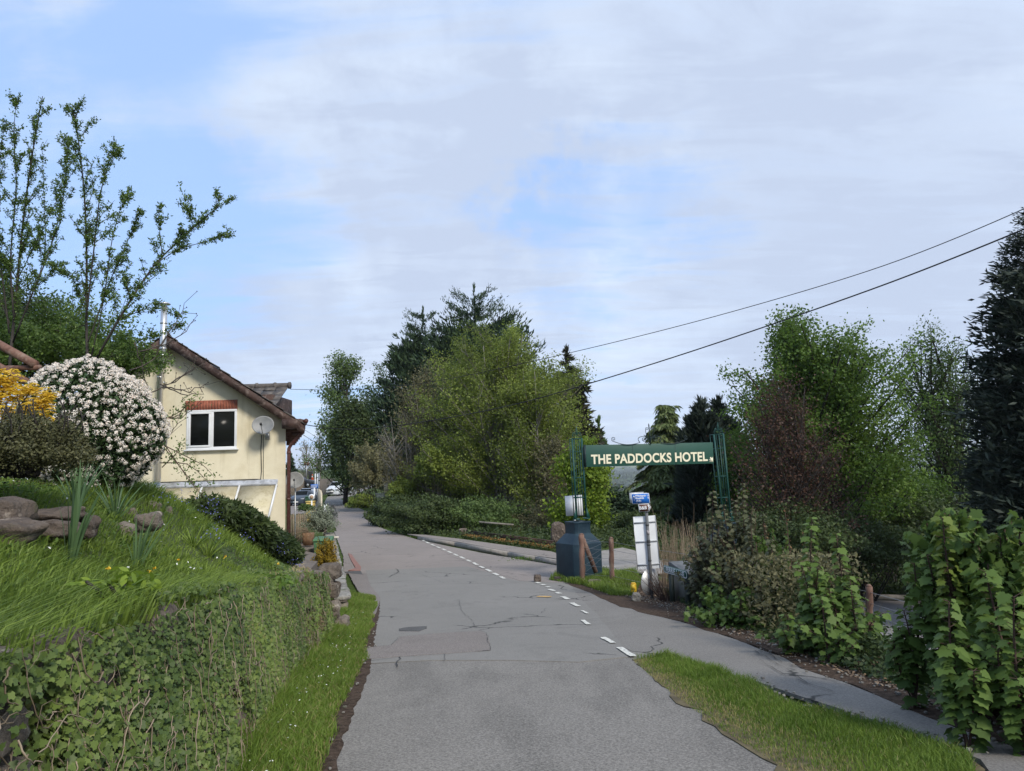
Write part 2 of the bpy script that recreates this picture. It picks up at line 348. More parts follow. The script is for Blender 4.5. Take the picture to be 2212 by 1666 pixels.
for pts, wd in (([(782, 1406), (845, 1400), (864, 1381), (950, 1373), (1040, 1368), (1052, 1376), (1060, 1412)], .02), ([(775, 1437), (862, 1426), (960, 1420), (1060, 1412)], .03),
                ([(862, 1426), (857, 1450)], .03), ([(1045, 1357), (1140, 1354)], .015), ([(840, 1250), (862, 1238), (855, 1231)], .06), ([(850, 1240), (880, 1243)], .03),
                ([(868, 1284), (905, 1281)], .05), ([(895, 1285), (928, 1280)], .04), ([(880, 1290), (903, 1288)], .05), ([(1030, 1362), (1020, 1345), (1000, 1328), (990, 1300)], .015),
                ([(1630, 1412), (1690, 1448), (1745, 1485)], .02), ([(1640, 1432), (1700, 1470), (1800, 1505)], .018), ([(1735, 1452), (1690, 1440), (1650, 1410)], .02), ([(960, 1420), (958, 1440)], .015),
                ([(820, 1172), (760, 1172)], .05), ([(795, 1108), (800, 1120), (806, 1134)], .12), ([(1080, 1200), (1030, 1196)], .06), ([(900, 1240), (960, 1262), (1040, 1264)], .02), ([(1170, 1330), (1180, 1318)], .02)):
    V, F = crackline(pts, wd); m.add(V, F)
TARV = mat('tar_crack', (.03, .03, .03), (.05, .05, .048), 20, .8)
tag(m.build('road_crack', TARV), kind='structure')
tag(sheet('road_dip', gp((862, 1368), (905, 1369), (922, 1363), (922, 1358), (880, 1360), (862, 1364)), A_DARK, .0345, .2, .01))
# rough broken edge on the left of the junction
sheet('road_edge_broken', gp((768, 1240), (792, 1240), (800, 1268), (822, 1295), (812, 1330), (795, 1345), (786, 1300), (768, 1270), (752, 1240)), A_PATCH, .0325, .25, .006)
sheet('wet_mark', gp((742, 1238), (760, 1242), (785, 1244), (775, 1232), (770, 1236)), A_DARK, .036, .2, .02)
sheet('red_kerb', gp((752, 1198), (760, 1200), (780, 1228), (778, 1236), (752, 1236), (768, 1230)), RED, .05, .3, .0)
sheet('road_margin', gp((743, 1240), (770, 1241), (751, 1200), (737, 1168), (728, 1148), (722, 1149), (732, 1175), (742, 1205)), A_FAR, .022, .3, .01)
# painted dashes
m = MB()
def dash(m, a, b, wid, col=.5):
    a = G(*a); b = G(*b); t = (b-a)[:2]; L = np.linalg.norm(t); t /= L; nn = np.array([-t[1], t[0]])*wid/2; k = 5
    pa = [a[:2]+t*L*i/k+nn*(1+RG.normal(0, .12)) for i in range(k+1)]; pb = [a[:2]+t*L*i/k-nn*(1+RG.normal(0, .12)) for i in range(k+1)]
    A = np.array(pa+pb); V = np.column_stack([A, H(A[:, 0], A[:, 1])+.040]); i = np.arange(k); m.add(V, np.stack([i, i+1, i+k+2, i+k+1], 1))
xs = [(912, 1169), (920, 1172.5), (931, 1178), (943, 1183), (955, 1188), (967, 1193), (980, 1199), (994, 1205), (1008, 1212), (1022, 1218), (1036, 1226), (1051, 1233), (1066, 1241), (1081, 1249), (1094, 1256)]
for a, b in zip(xs[:-1], xs[1:]): dash(m, a, (a[0]+(b[0]-a[0])*.66, a[1]+(b[1]-a[1])*.66), .10)
for a, b in (((1158, 1261), (1165, 1263)), ((1168, 1265), (1177, 1267)), ((1181, 1271), (1187, 1273)), ((1186, 1277), (1197, 1281)), ((1202, 1284), (1209, 1287)), ((1216, 1293), (1231, 1299)), ((1237, 1308), (1256, 1316)),
             ((1262, 1325), (1280, 1334)), ((1286, 1343), (1308, 1357)), ((1308, 1364), (1330, 1379)), ((1345, 1386), (1367, 1401)), ((1340, 1408), (1370, 1424)))[:12]:
    pass
for a, b, wd in (((1158, 1261), (1166, 1264), .10), ((1169, 1266), (1178, 1268), .10), ((1181, 1271.5), (1187, 1273), .10), ((1186, 1277), (1198, 1281), .09), ((1202, 1284), (1210, 1287), .10), ((1215, 1293), (1228, 1299), .10),
                 ((1235, 1307), (1250, 1315), .09), ((1257, 1324), (1270, 1331), .05), ((1303, 1384), (1325, 1397), .07), ((1338, 1407), (1368, 1427), .08), ((1258, 1345), (1272, 1355), .07)):
    dash(m, a, b, wd)
mk = m.build('road_marking', LINE); tag(mk, kind='structure')
m = MB(); dash(m, (1161, 1293), (1190, 1294), .16); tag(m.build('road_marking', LINEY), kind='structure')
# pavement with its kerb, on the far side of the junction, and concrete entrance pad
pav = gp((880, 1160), (920, 1162), (1000, 1172), (1080, 1184), (1190, 1200), (1230, 1212), (1230, 1228), (1205, 1217), (1100, 1200), (985, 1177), (910, 1166))
sheet('pavement', pav, A_FAR, .14, .6)
kp = [G(X, Y)+np.array([0, 0, .075]) for X, Y in ((905, 1167), (985, 1180), (1100, 1203), (1160, 1213), (1212, 1223), (1240, 1230))]
m = MB()
for a, b in zip(kp[:-1], kp[1:]):
    L = np.linalg.norm(b-a); t = (b-a)/L; m.box((a+b)/2, (L, .14, .16), R=np.column_stack([t, np.cross([0, 0, 1], t)/np.linalg.norm(np.cross([0, 0, 1], t)), [0, 0, 1]]))
tag(m.build('kerb', CONC), kind='structure')
pad = gp((1225, 1235), (1240, 1205), (1280, 1196), (1345, 1186), (1370, 1192), (1420, 1212), (1480, 1228), (1450, 1243), (1360, 1240))
sheet('entrance_pad', pad, CONC, .05, .6)
sheet('drive_pale', gp((1100, 1206), (1215, 1226), (1232, 1262), (1125, 1258), (1060, 1237), (920, 1172)), A_FAR, .0285, .6)
# soil verge along the lane
sheet('soil_verge', gp((1215, 1262), (1262, 1279), (1330, 1309), (1400, 1331), (1500, 1357), (1600, 1391), (1700, 1430), (1800, 1474), (1900, 1514), (2000, 1557), (2120, 1604))+[(3.1, 3.1), (3.25, -2), (4.4, -2), (4.3, 5), (4.0, 9), (4.3, 14), (3.4, 18), (1.5, 18.6)], SOIL, .028, .4, .04)
sheet('soil_verge', [tuple(p+np.array([.06, 0])) for p in LE[1:9]]+[tuple(p-np.array([.10, 0])) for p in LE[1:9]][::-1], SOIL, .030, .12, .010)
# drive beside the house and gravel yard
sheet('driveway', gp((628, 1112), (690, 1108), (690, 1078), (640, 1078), (628, 1082)), A_FAR, .03, 1.)
sheet('house_yard', [(-14, 15.5), (-4.3, 15.5), (-4.75, 18), (-5.3, 20.3), (-6.4, 22.5), (-6.5, 25.5), (-7.2, 28), (-10, 29), (-14, 24)], mat('yard_gravel', (.11, .09, .075), (.19, .16, .135), 12, .95, bmp=.6), .012, .5, 0, lambda x, y: np.interp(y, [15, 19, 25, 29], [-.32, -.42, -.72, -.86])+0*x, skirt=1.0)
# car park below on the right
cp = [(6.9, 7), (6.9, 14), (7.5, 22), (9, 29), (18, 31), (24, 24), (22, 8)]
sheet('car_park', cp, A_CAR, .05, .6)
ck = np.array([(9, 29.2), (13, 30.2), (18, 31.2), (24, 24.2)]); m = MB()
for a, b in zip(ck[:-1], ck[1:]):
    A = np.array([*a, H(*a)+.1]); B = np.array([*b, H(*b)+.1]); L = np.linalg.norm(B-A); t = (B-A)/L; sd_ = np.cross([0, 0, 1], t); sd_ /= np.linalg.norm(sd_); m.box((A+B)/2, (L, .15, .2), R=np.column_stack([t, sd_, np.cross(t, sd_)]))
tag(m.build('kerb', CONC), kind='structure')

# ---------------------------------------------------------------- the raised garden bank on the left
_wy = np.array([-3, 1.5, 4, 7.1, 9, 11.3, 12.5]); _wx = np.array([-1.35, -1.45, -1.79, -2.42, -2.68, -2.94, -3.1])
def xw(y): return np.interp(y, _wy, _wx)
def walltop(y): return zr(y)+.98-.25*ss((np.asarray(y)-9)/4)
def B_(x, y):
    x = np.asarray(x, float); y = np.asarray(y, float); s = xw(y)-x
    plat = np.interp(y, [-3, 9.3, 11, 12.5, 14, 16, 18], [1.6, 1.52, 1.1, .35, -.1, -.35, -.5]); wt = walltop(y)-.06
    yy = np.maximum(0, y-11.3); wt = wt-yy*.5
    z = wt+np.maximum(plat-wt, -2)*ss(s/2.1)+.05*np.clip(s-2, 0, 8)
    return np.maximum(z+(vnoise(x, y, .8, 9)-.5)*.12, H(x, y)-.2)
bank_poly = [(xw(y)-.12, y) for y in (-3, -1, 1.5, 4, 6, 8, 10, 11.3)]+[(-3.0, 12.3), (-3.42, 13.8), (-3.95, 15.5), (-4.6, 17), (-8, 17.5), (-14, 17), (-16, 10), (-14, -3)]
LAWN = mat('lawn_earth', (.03, .045, .012), (.06, .085, .02), 9, .95, bmp=.8, bdist=.03, stain=(.05, .04, .025), sscale=3)
sheet('garden_bank', bank_poly, LAWN, 0., .3, 0, hf=B_)
# ================================================================ vegetation kit
def frames(n_, up=0., base=None, rg=RG):
    N = rg.normal(size=(n_, 3)); N /= np.linalg.norm(N, axis=1, keepdims=True)
    N = N+np.array([0, 0, up])
    if base is not None: N = N+base
    N /= np.linalg.norm(N, axis=1, keepdims=True)+1e-9
    A = rg.normal(size=(n_, 3)); T = A-(A*N).sum(1, keepdims=True)*N; T /= np.linalg.norm(T, axis=1, keepdims=True)+1e-9
    return N, T, np.cross(N, T)
DIAMOND = (np.array([(-.5, 0, 0), (-.05, -.3, .05), (.5, 0, 0), (-.05, .3, .05)]), [0, 1, 2, 3])
OVAL = (np.array([(-.5, 0, 0), (-.2, -.2, .04), (.2, -.19, .03), (.5, 0, -.06), (.2, .19, .03), (-.2, .2, .04)]), [0, 1, 2, 3, 4, 5])
_iv = [(-.42, 0), (-.5, -.22), (-.28, -.5), (-.08, -.3), (.14, -.36), (.16, -.16), (.52, 0), (.16, .16), (.14, .36), (-.08, .3), (-.28, .5), (-.5, .22)]
IVY = (np.array([(a, b, .05-.2*b*b) for a, b in _iv]), list(range(12)))
_sy = [(-.40, 0), (-.5, -.12), (-.42, -.42), (-.22, -.36), (-.04, -.56), (.08, -.3), (.2, -.30), (.3, -.14), (.55, 0), (.3, .14), (.2, .30), (.08, .3), (-.04, .56), (-.22, .36), (-.42, .42), (-.5, .12)]
SYC = (np.array([(a, b, .08-.34*abs(b)-.30*max(a, 0)**2+.06*math.sin(9*b+4*a)) for a, b in _sy]), list(range(16)))
def leaves(m, C, size, shape=DIAMOND, up=.3, tint=None, fr=None, base=None):
    C = np.asarray(C); n_ = len(C)
    if not n_: return
    size = np.full(n_, size) if np.isscalar(size) else size
    N, T, Bn = fr if fr is not None else frames(n_, up, base); tv, tf = shape; k = len(tv)
    V = C[:, None]+size[:, None, None]*(tv[None, :, :1]*T[:, None]+tv[None, :, 1:2]*Bn[:, None]+tv[None, :, 2:]*N[:, None])
    tint = RG.random(n_) if tint is None else np.asarray(tint)
    m.add(V.reshape(-1, 3), (np.arange(n_)[:, None]*k+np.array(tf)[None]), np.repeat(np.clip(tint, 0, 1), k))
def dirleaf(m, C, D, L, Wd, tint=None, side=None):                 # narrow leaf or spray starting at C, along D
    n_ = len(C); D = D/(np.linalg.norm(D, axis=1, keepdims=True)+1e-9)
    A = RG.normal(size=(n_, 3)) if side is None else side; Bn = np.cross(D, A); Bn /= np.linalg.norm(Bn, axis=1, keepdims=True)+1e-9
    L = np.broadcast_to(L, (n_,))[:, None]; Wd = np.broadcast_to(Wd, (n_,))[:, None]
    V = np.stack([C, C+D*L*.4-Bn*Wd/2, C+D*L, C+D*L*.4+Bn*Wd/2], 1).reshape(-1, 3)
    tint = RG.random(n_) if tint is None else tint
    m.add(V, np.arange(n_*4).reshape(-1, 4), np.repeat(np.clip(tint, 0, 1), 4))
def curve(a, b, bend, n_=6):
    a, b, bend = map(np.asarray, (a, b, bend)); t = np.linspace(0, 1, n_)[:, None]; c = (a+b)/2+bend
    return a*(1-t)**2+2*c*t*(1-t)+b*t*t
def unit(rg=RG):
    v = rg.normal(size=3); return v/np.linalg.norm(v)
BARK = mat('bark_brown', (.05, .04, .032), (.11, .09, .075), 7, .9, bmp=.8, stretch=(1, 1, .25), bdist=.03)
BARKG = mat('bark_grey', (.13, .12, .105), (.24, .22, .19), 5, .9, bmp=.6, stretch=(1, 1, .3), bdist=.03)
BARKD = mat('bark_dark', (.025, .02, .018), (.05, .042, .036), 7, .9)
TWIGR = mat('twig_red', (.06, .035, .028), (.10, .06, .045), 6, .85)
def tree(name, label, base, top, prof, width, lm, bm=BARK, nlimb=40, ntw=7, nleaf=20000, leaf=.18, sig=.28, tr=.2, trunks=1, shape=DIAMOND, up=.5, cat='tree', group=None, seed=1, tstart=.18, shift=0., asp=.8, spread=.4, tints=.5, limbr=1., inner=.35, updir=.25):
    """prof: [(t, radius 0..1)] of the crown from the base (t=0) to the top (t=1)"""
    rg = np.random.default_rng(seed); base = np.array(base, float); base[2] = float(H(base[0], base[1]))-.1; h = top-base[2]
    pt = np.array(prof); wood = MB(); pts = []; grp = []; lobes = rg.random(7)*6.28
    def R(t, th):
        r = np.interp(t, pt[:, 0], pt[:, 1])*width/2
        return r*(1+.13*math.sin(2*th+lobes[0])+.11*math.sin(3*th+lobes[1]+7*t)+.09*math.sin(5*th+lobes[2]+11*t))
    root = empty(name, base, label, cat, group)
    ax = []
    for k in range(trunks):
        off = np.array([rg.normal(0, 1), rg.normal(0, .6), 0])*(spread*(trunks > 1)); tip = base+np.array([shift, 0, 0])+off*2.2+np.array([0, 0, h*(.93-.12*rg.random()*(k > 0))])
        a = curve(base+off*.5, tip, np.array([rg.normal(0, .25), rg.normal(0, .25), 0])-off*.3, 12); ax.append(a)
        wood.tube(a, tr*(1-.35*(trunks > 1))*np.linspace(1, .12, 12)**.9, 8)
    tv = rg.random(4000)**.8*(1-tstart)+tstart; tw_ = np.interp(tv, pt[:, 0], pt[:, 1])+.04; tv = rg.choice(tv, nlimb, p=tw_/tw_.sum())
    for i in range(nlimb):
        t = tv[i]; th = rg.random()*6.283; rr = R(t, th)*(inner+(1-inner)*rg.random()**.55); a = ax[i % trunks]
        c = base+np.array([shift*t, 0, 0]); e = c+np.array([math.cos(th)*rr, math.sin(th)*rr*asp, t*h])
        t0 = max(.06, t-.10-.42*rr/h*rg.uniform(.8, 1.6)); s = np.array([np.interp(t0, np.linspace(0, 1, 12), a[:, j]) for j in range(3)])
        L = np.linalg.norm(e-s); lim = curve(s, e, np.array([rg.normal(0, .05)*L, rg.normal(0, .05)*L, -L*rg.uniform(-.02, .14)]), 7)
        wood.tube(lim, max(.018, tr*.32*limbr*min(1, L/3))*np.linspace(1, .25, 7), 5, cap=False)
        ct = rg.normal(0, .27)
        for j in range(ntw):
            q = .35+.65*(j+rg.random())/ntw; p0 = np.array([np.interp(q, np.linspace(0, 1, 7), lim[:, x]) for x in range(3)])
            l = L*rg.uniform(.12, .3)*(1.1-.4*q)+.25; d = unit(rg)*.75+np.array([0, 0, updir])+(lim[-1]-lim[0])/L*.6; p1 = p0+d/np.linalg.norm(d)*l
            tw = curve(p0, p1, rg.normal(size=3)*l*.1, 4); wood.tube(tw, max(.009, tr*.05*limbr)*np.array([1, .8, .6, .3]), 3, cap=False)
            pts.append(tw); grp += [ct+rg.normal(0, .1)]*4
    pts = np.vstack(pts); grp = np.array(grp)
    fol = MB(); k = rg.integers(0, len(pts), nleaf); C = pts[k]+rg.normal(0, 1, (nleaf, 3))*np.array([sig, sig, sig*.7])
    C = C[C[:, 2] > base[2]+.05*h]; k = k[:len(C)]
    leaves(fol, C, leaf*rg.uniform(.6, 1.25, len(C)), shape, up, tint=tints+grp[k]+rg.normal(0, .17, len(C)))
    wood.build('trunk', bm, root, smooth=True); fol.build('crown', lm, root); return root
def conifer(name, label, base, top, prof, width, lm, n_=14000, L=.6, Wd=.13, rise=.8, seed=1, group=None, asp=1., tr=.25, tint=.5, rough=.16, cat='conifer', jag=.5, shift=0.):
    rg = np.random.default_rng(seed); base = np.array(base, float); base[2] = float(H(base[0], base[1]))-.1; h = top-base[2]; pt = np.array(prof)
    root = empty(name, base, label, cat, group); MB().tube([base, base+[shift*.5, 0, h*.5], base+[shift, 0, h*.88]], [tr, tr*.6, .03], 7).build('trunk', BARKD, root)
    nb = max(60, int(n_/70)); bt = 1-rg.random(nb)**(.5 if pt[len(pt)//2, 1] < .8 else .72); bt = .02+.98*bt; C = []; D = []; TT = []
    for i in range(nb):                                             # each bough is a plume of sprays
        t = bt[i]; th = rg.random()*6.283; r = np.interp(t, pt[:, 0], pt[:, 1])*width/2*(1+rough*math.sin(3*th+seed)+rough*math.sin(5*th+9*t+seed*2))*rg.uniform(1-jag*.5, 1.12)
        o = np.array([math.cos(th), math.sin(th)*asp, 0]); c0 = base+[shift*t, 0, t*h]
        m_ = int(70*rg.uniform(.7, 1.3)); u = rg.random(m_)**.6; bl = max(.5, r)
        P_ = c0+o*(r*u)[:, None]+np.array([0, 0, 1.])*((u**1.5)*rise*bl*.35-.12*bl)[:, None]
        P_ += rg.normal(0, 1, (m_, 3))*np.array([.16, .16, .13])*(.35+.22*bl)
        C.append(P_); D.append(o*rg.uniform(.5, 1.2, m_)[:, None]+rg.normal(0, .45, (m_, 3))+np.array([0, 0, rise])); TT.append(np.full(m_, tint+rg.normal(0, .2))+rg.normal(0, .12, m_))
    C = np.vstack(C); D = np.vstack(D); TT = np.concatenate(TT)
    sc = np.clip((base[2]+h*1.02-C[:, 2])/(h*.25), .45, 1); m = MB(); dirleaf(m, C, D, L*sc*rg.uniform(.6, 1.3, len(C)), Wd*sc*rg.uniform(.7, 1.3, len(C)), TT)
    kk = 60; dirleaf(m, base+np.array([shift, 0, h])-np.array([0, 0, 1])*rg.random((kk, 1))*h*.1, rg.normal(0, .25, (kk, 3))+[0, 0, 1], L*.8, Wd*.7, np.full(kk, tint))
    m.build('foliage', lm, root); return root
def bush(name, label, c, rad, lm, n_=6000, leaf=.1, cat='shrub', group=None, seed=1, shape=DIAMOND, up=.5, bm=BARKD, stems=14, kind=None, lump=.18, tints=.5, ground=True, shell=.45, spikes=0, hf=None, full=False, warp=None):
    rg = np.random.default_rng(seed); c = np.array(c, float); rad = np.array(rad, float)
    root = empty(name, (c[0], c[1], c[2]-rad[2]), label, cat, group, kind=kind)
    d = rg.normal(size=(n_, 3)); d[:, 2] = d[:, 2] if full else np.abs(d[:, 2])*1.0-.55*rg.random(n_); d /= np.linalg.norm(d, axis=1, keepdims=True)
    ph = rg.random(6)*6.28
    lum = 1+lump*(np.sin(5*d[:, 0]+ph[0])*np.sin(6*d[:, 1]+ph[1])+np.sin(9*d[:, 2]+ph[2]+4*d[:, 0])*.7+.6*np.sin(11*d[:, 0]+13*d[:, 1]+ph[3]))
    r = (shell+(1-shell)*rg.random(n_)**.5)*lum+rg.normal(0, .035, n_)
    r = r*(warp(d) if warp else 1)
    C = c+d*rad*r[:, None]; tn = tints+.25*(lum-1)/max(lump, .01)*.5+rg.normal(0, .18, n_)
    if ground:
        hh = (hf or H)(C[:, 0], C[:, 1]); k = C[:, 2] > hh; C = C[k]; tn = tn[k]; d = d[k]
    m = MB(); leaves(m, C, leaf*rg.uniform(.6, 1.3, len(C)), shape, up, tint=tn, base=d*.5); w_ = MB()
    b0 = np.array([c[0], c[1], min(c[2]-rad[2]*.4, float((hf or H)(c[0], c[1]))+.02) if ground else c[2]-rad[2]*.5])
    for i in range(stems):
        e = c+unit(rg)*rad*np.array([.85, .85, .5])+[0, 0, rad[2]*.35]; s = b0+rg.normal(0, .12, 3)*rad*[1, 1, 0]
        w_.tube(curve(s, e, rg.normal(0, .08, 3)*rad, 5), np.linspace(.022, .006, 5)*max(1, rad[0]*.7), 4, cap=False)
    for i in range(spikes):
        a = rg.random()*6.28; s = c+np.array([math.cos(a)*rad[0], math.sin(a)*rad[1], 0])*rg.random()*.9+[0, 0, rad[2]*.5]; e = s+np.array([rg.normal(0, .2), rg.normal(0, .2), 1])*rad[2]*rg.uniform(.5, .9)
        w_.tube(curve(s, e, rg.normal(0, .05, 3), 4), .006*max(1, rad[0]*.5), 3, cap=False)
        q = rg.random((26, 1)); leaves(m, s+(e-s)*q+rg.normal(0, .04*rad[0], (26, 3)), leaf, shape, up)
    w_.build('stems', bm, root); m.build('foliage', lm, root); return root
# foliage colours
L_SYC = leafmat('leaf_sycamore', (.036, .072, .012), (.112, .18, .03), .4)
L_OLIVE = leafmat('leaf_yellow_green', (.070, .095, .018), (.19, .235, .045), .4)
L_MID = leafmat('leaf_mid_green', (.035, .065, .018), (.105, .155, .045), .35)
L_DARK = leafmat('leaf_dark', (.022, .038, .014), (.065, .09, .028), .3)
L_COP = leafmat('leaf_copper', (.035, .018, .014), (.085, .045, .028), .25)
L_BROWN = leafmat('leaf_olive_brown', (.065, .062, .03), (.16, .15, .07), .3)
L_BRIGHT = leafmat('leaf_bright', (.06, .11, .010), (.19, .26, .03), .4)
N_LEY = leafmat('needles_dark_green', (.014, .030, .014), (.038, .064, .028), 0, .6)
N_BLUE = leafmat('needles_black_green', (.010, .017, .012), (.030, .042, .029), 0, .6)
N_BROWN = leafmat('needles_brown_green', (.014, .016, .010), (.042, .04, .024), 0, .6)
N_CED = leafmat('needles_yellow_green', (.035, .055, .015), (.10, .125, .04), 0, .6)
GREY_G = leafmat('leaf_grey_green', (.10, .12, .085), (.22, .25, .19), .2)
def gz(x, y, z=0): return (x, y, float(H(x, y))+z)
ROUND = [(0, 0), (.12, .25), (.25, .72), (.45, 1), (.65, .95), (.82, .7), (.94, .35), (1, .05)]
OVATE = [(0, .1), (.08, .6), (.25, .95), (.45, 1), (.65, .88), (.82, .62), (.94, .34), (1, .08)]
CONE = [(0, 1), (.15, 1), (.5, .72), (.8, .32), (.95, .1), (1, .02)]
COLUMN = [(0, .8), (.3, 1), (.7, .86), (.88, .52), (1, .10)]
def px(X, Y, d): return P(X, Y, d)
def W_(w_, d): return w_/FPX*d
# ---------------------------------------------------------------- trees beyond the junction
q = px(1060, 690, 47); tree('broadleaf_tree', 'tallest yellow-green tree in the middle, several pale trunks rising behind the teal plinth', px(1085, 1150, 47), q[2], OVATE, W_(420, 47), L_OLIVE, BARKG, 110, 9, 88000, .145, .30, .24, trunks=4, seed=11, spread=1.3, shift=-.3, updir=.6, group='trees beyond the junction')
q = px(935, 790, 50); tree('broadleaf_tree', 'brownish-green thin tree against the left side of the tallest yellow-green tree', px(935, 1140, 50), q[2], OVATE, W_(190, 50), L_BROWN, BARKG, 45, 7, 17000, .14, .3, .13, trunks=2, seed=12, updir=.7, group='trees beyond the junction')
q = px(1150, 780, 44); tree('broadleaf_tree', 'green tree merging into the right side of the tallest yellow-green tree', px(1165, 1150, 44), q[2], OVATE, W_(210, 44), L_OLIVE, BARKG, 55, 7, 24000, .15, .3, .14, trunks=2, seed=13, updir=.5, tints=.35, group='trees beyond the junction')
q = px(1030, 618, 72); conifer('conifer_tree', 'tallest dark conifer standing behind the yellow-green tree', px(1035, 1080, 72), q[2], [(0, .9), (.3, 1), (.6, .86), (.8, .68), (.92, .50), (1, .26)], W_(245, 72), N_LEY, 95000, .62, .17, 1.1, seed=2, group='dark conifers behind the trees')
q = px(928, 668, 74); conifer('conifer_tree', 'shorter dark conifer left of the tallest conifer', px(920, 1080, 74), q[2], [(0, 1), (.3, 1), (.6, .8), (.8, .62), (.93, .42), (1, .2)], W_(195, 74), N_LEY, 70000, .62, .17, 1.1, seed=3, group='dark conifers behind the trees')
q = px(983, 700, 73); conifer('conifer_tree', 'narrow dark conifer filling the gap between the two tall conifers', px(978, 1080, 76), q[2], CONE, W_(165, 76), N_LEY, 30000, .75, .19, 1.1, seed=33, group='dark conifers behind the trees')
q = px(757, 758, 76); tree('broadleaf_tree', 'loose green tree at the far left of the wood, over the white van', px(745, 1075, 76), q[2], [(0, .4), (.15, .7), (.35, 1), (.55, .85), (.75, .62), (.9, .36), (1, .05)], W_(175, 76), L_MID, BARKD, 60, 7, 22000, .26, .42, .25, seed=14, group='trees beyond the junction')
q = px(762, 862, 70); bush('ivy_clad_tree', 'dark ivy-clad trunk with brown twigs inside the far left green tree', px(762, 960, 70), (W_(46, 70), 1.5, W_(98, 70)), L_DARK, 9000, .28, 'tree', seed=15, ground=False, lump=.12)
q = px(845, 765, 78); tree('broadleaf_tree', 'thinly leafed tree between the far left green tree and the dark conifers', px(838, 1075, 78), q[2], [(0, .3), (.3, .8), (.6, 1), (.8, .75), (1, .1)], W_(110, 78), L_MID, BARKG, 34, 6, 4200, .24, .4, .16, seed=16, group='trees beyond the junction')
q = px(868, 885, 50); tree('bare_tree', 'pale bare twiggy tree above the white board', px(872, 1085, 50), q[2], [(0, .3), (.2, .6), (.5, 1), (.8, .8), (1, .2)], W_(150, 50), L_BROWN, BARKG, 60, 14, 2600, .15, .3, .16, seed=17, trunks=2, limbr=1.4)
q = px(1235, 757, 56); conifer('spruce_tree', 'brown-green spruce against the sky right of the yellow-green tree', px(1238, 1120, 56), q[2], [(0, .5), (.3, .9), (.48, 1), (.55, .62), (.75, .6), (.9, .3), (1, .05)], W_(125, 56), N_BROWN, 22000, .75, .2, .1, seed=5, jag=.9)
q = px(1200, 940, 42); tree('broadleaf_tree', 'grey-brown thicket tree directly behind the lattice column of the hotel sign', px(1215, 1175, 42), q[2], OVATE, W_(150, 42), L_BROWN, BARKG, 50, 9, 9000, .14, .25, .12, seed=18, trunks=2, tstart=.02)
q = px(1290, 955, 36); tree('broadleaf_tree', 'bright lime-green tree just right of the teal plinth', px(1268, 1210, 36), q[2], [(0, .8), (.25, 1), (.5, .85), (.7, .8), (.88, .6), (1, .1)], W_(150, 36), L_BRIGHT, BARK, 50, 7, 15000, .18, .26, .12, seed=19, tstart=.02, shift=.2)
q = px(1300, 905, 95); conifer('poplar_tree', 'slim distant poplar above the left end of the hotel sign', px(1300, 1060, 95), q[2], COLUMN, W_(28, 95), L_MID, 2200, .8, .3, 1.5, seed=6, cat='tree')
q = px(655, 950, 112); tree('bare_tree', 'bare distant tree above the parked cars, left of its pair', px(662, 1055, 112), q[2], ROUND, W_(48, 112), L_BROWN, BARKG, 40, 10, 900, .2, .4, .2, seed=20, limbr=1.5, group='bare distant trees')
q = px(688, 935, 118); tree('bare_tree', 'bare distant tree above the parked cars, right of its pair', px(690, 1055, 118), q[2], ROUND, W_(42, 118), L_BROWN, BARKG, 40, 10, 900, .2, .4, .2, seed=21, limbr=1.5, group='bare distant trees')
q = px(628, 985, 105); conifer('conifer_tree', 'small distant conifer just clear of the house corner', px(628, 1050, 105), q[2], CONE, W_(30, 105), N_LEY, 1500, .7, .2, .4, seed=7)
# shrubs and hedges along the road's right side
def hb(label, X, Y, d, w_, h_, lm, n_, leaf=.13, name='shrub', seed=1, dep=1.5, **k):
    return bush(name, label, px(X, Y, d), (W_(w_/2, d), dep, W_(h_/2, d)), lm, n_, leaf, seed=seed, **k)
hb('grey-green shrub hanging over the parked white van', 775, 1030, 84, 80, 100, L_BROWN, 9000, .26, seed=31, dep=3)
hb('olive shrub with brown twigs left of the pale bare tree', 815, 1030, 62, 110, 130, L_BROWN, 12000, .2, seed=32, dep=2.5, spikes=10)
hb('low clipped bramble mound on the road bend beside the side opening', 785, 1088, 70, 60, 36, L_OLIVE, 6000, .18, seed=33, dep=2)
hb('dark evergreen bush at the corner of the side opening', 852, 1118, 46, 110, 90, L_DARK, 12000, .14, seed=34, dep=2, name='hedge_bush')
hb('light green self-sown bush in front of the white board', 870, 1062, 49, 60, 60, L_OLIVE, 5000, .14, seed=35, dep=1.3)
hb('dark bramble bank by the start of the dashed line', 915, 1122, 39, 170, 92, L_DARK, 14000, .12, seed=36, dep=1.7, name='bramble_bush')
hb('green bramble bank beneath the tallest yellow-green tree', 1030, 1125, 39.5, 180, 84, L_MID, 12000, .12, seed=37, dep=1.7, spikes=16, name='bramble_bush')
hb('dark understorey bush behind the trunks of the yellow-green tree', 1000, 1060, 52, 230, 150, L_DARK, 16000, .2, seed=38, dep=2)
hb('yellow-leaved bush at the foot of the tallest tree', 940, 1010, 46, 80, 90, L_OLIVE, 5000, .16, seed=39, dep=1.3)
hb('weedy scrub behind the rusty rail', 1120, 1145, 40, 120, 56, L_BROWN, 8000, .1, seed=40, dep=1.3, spikes=30)
hb('scrub with upright bare stems left of the teal plinth', 1195, 1130, 38, 90, 90, L_BROWN, 7000, .1, seed=41, dep=1.3, spikes=30)
hb('dark shrub behind the lime-green tree', 1330, 1120, 44, 120, 130, N_LEY, 9000, .2, seed=42, dep=2)
hb('dark bush behind the big white sign back', 1385, 1165, 33, 130, 110, L_DARK, 12000, .14, seed=43, dep=1.6)
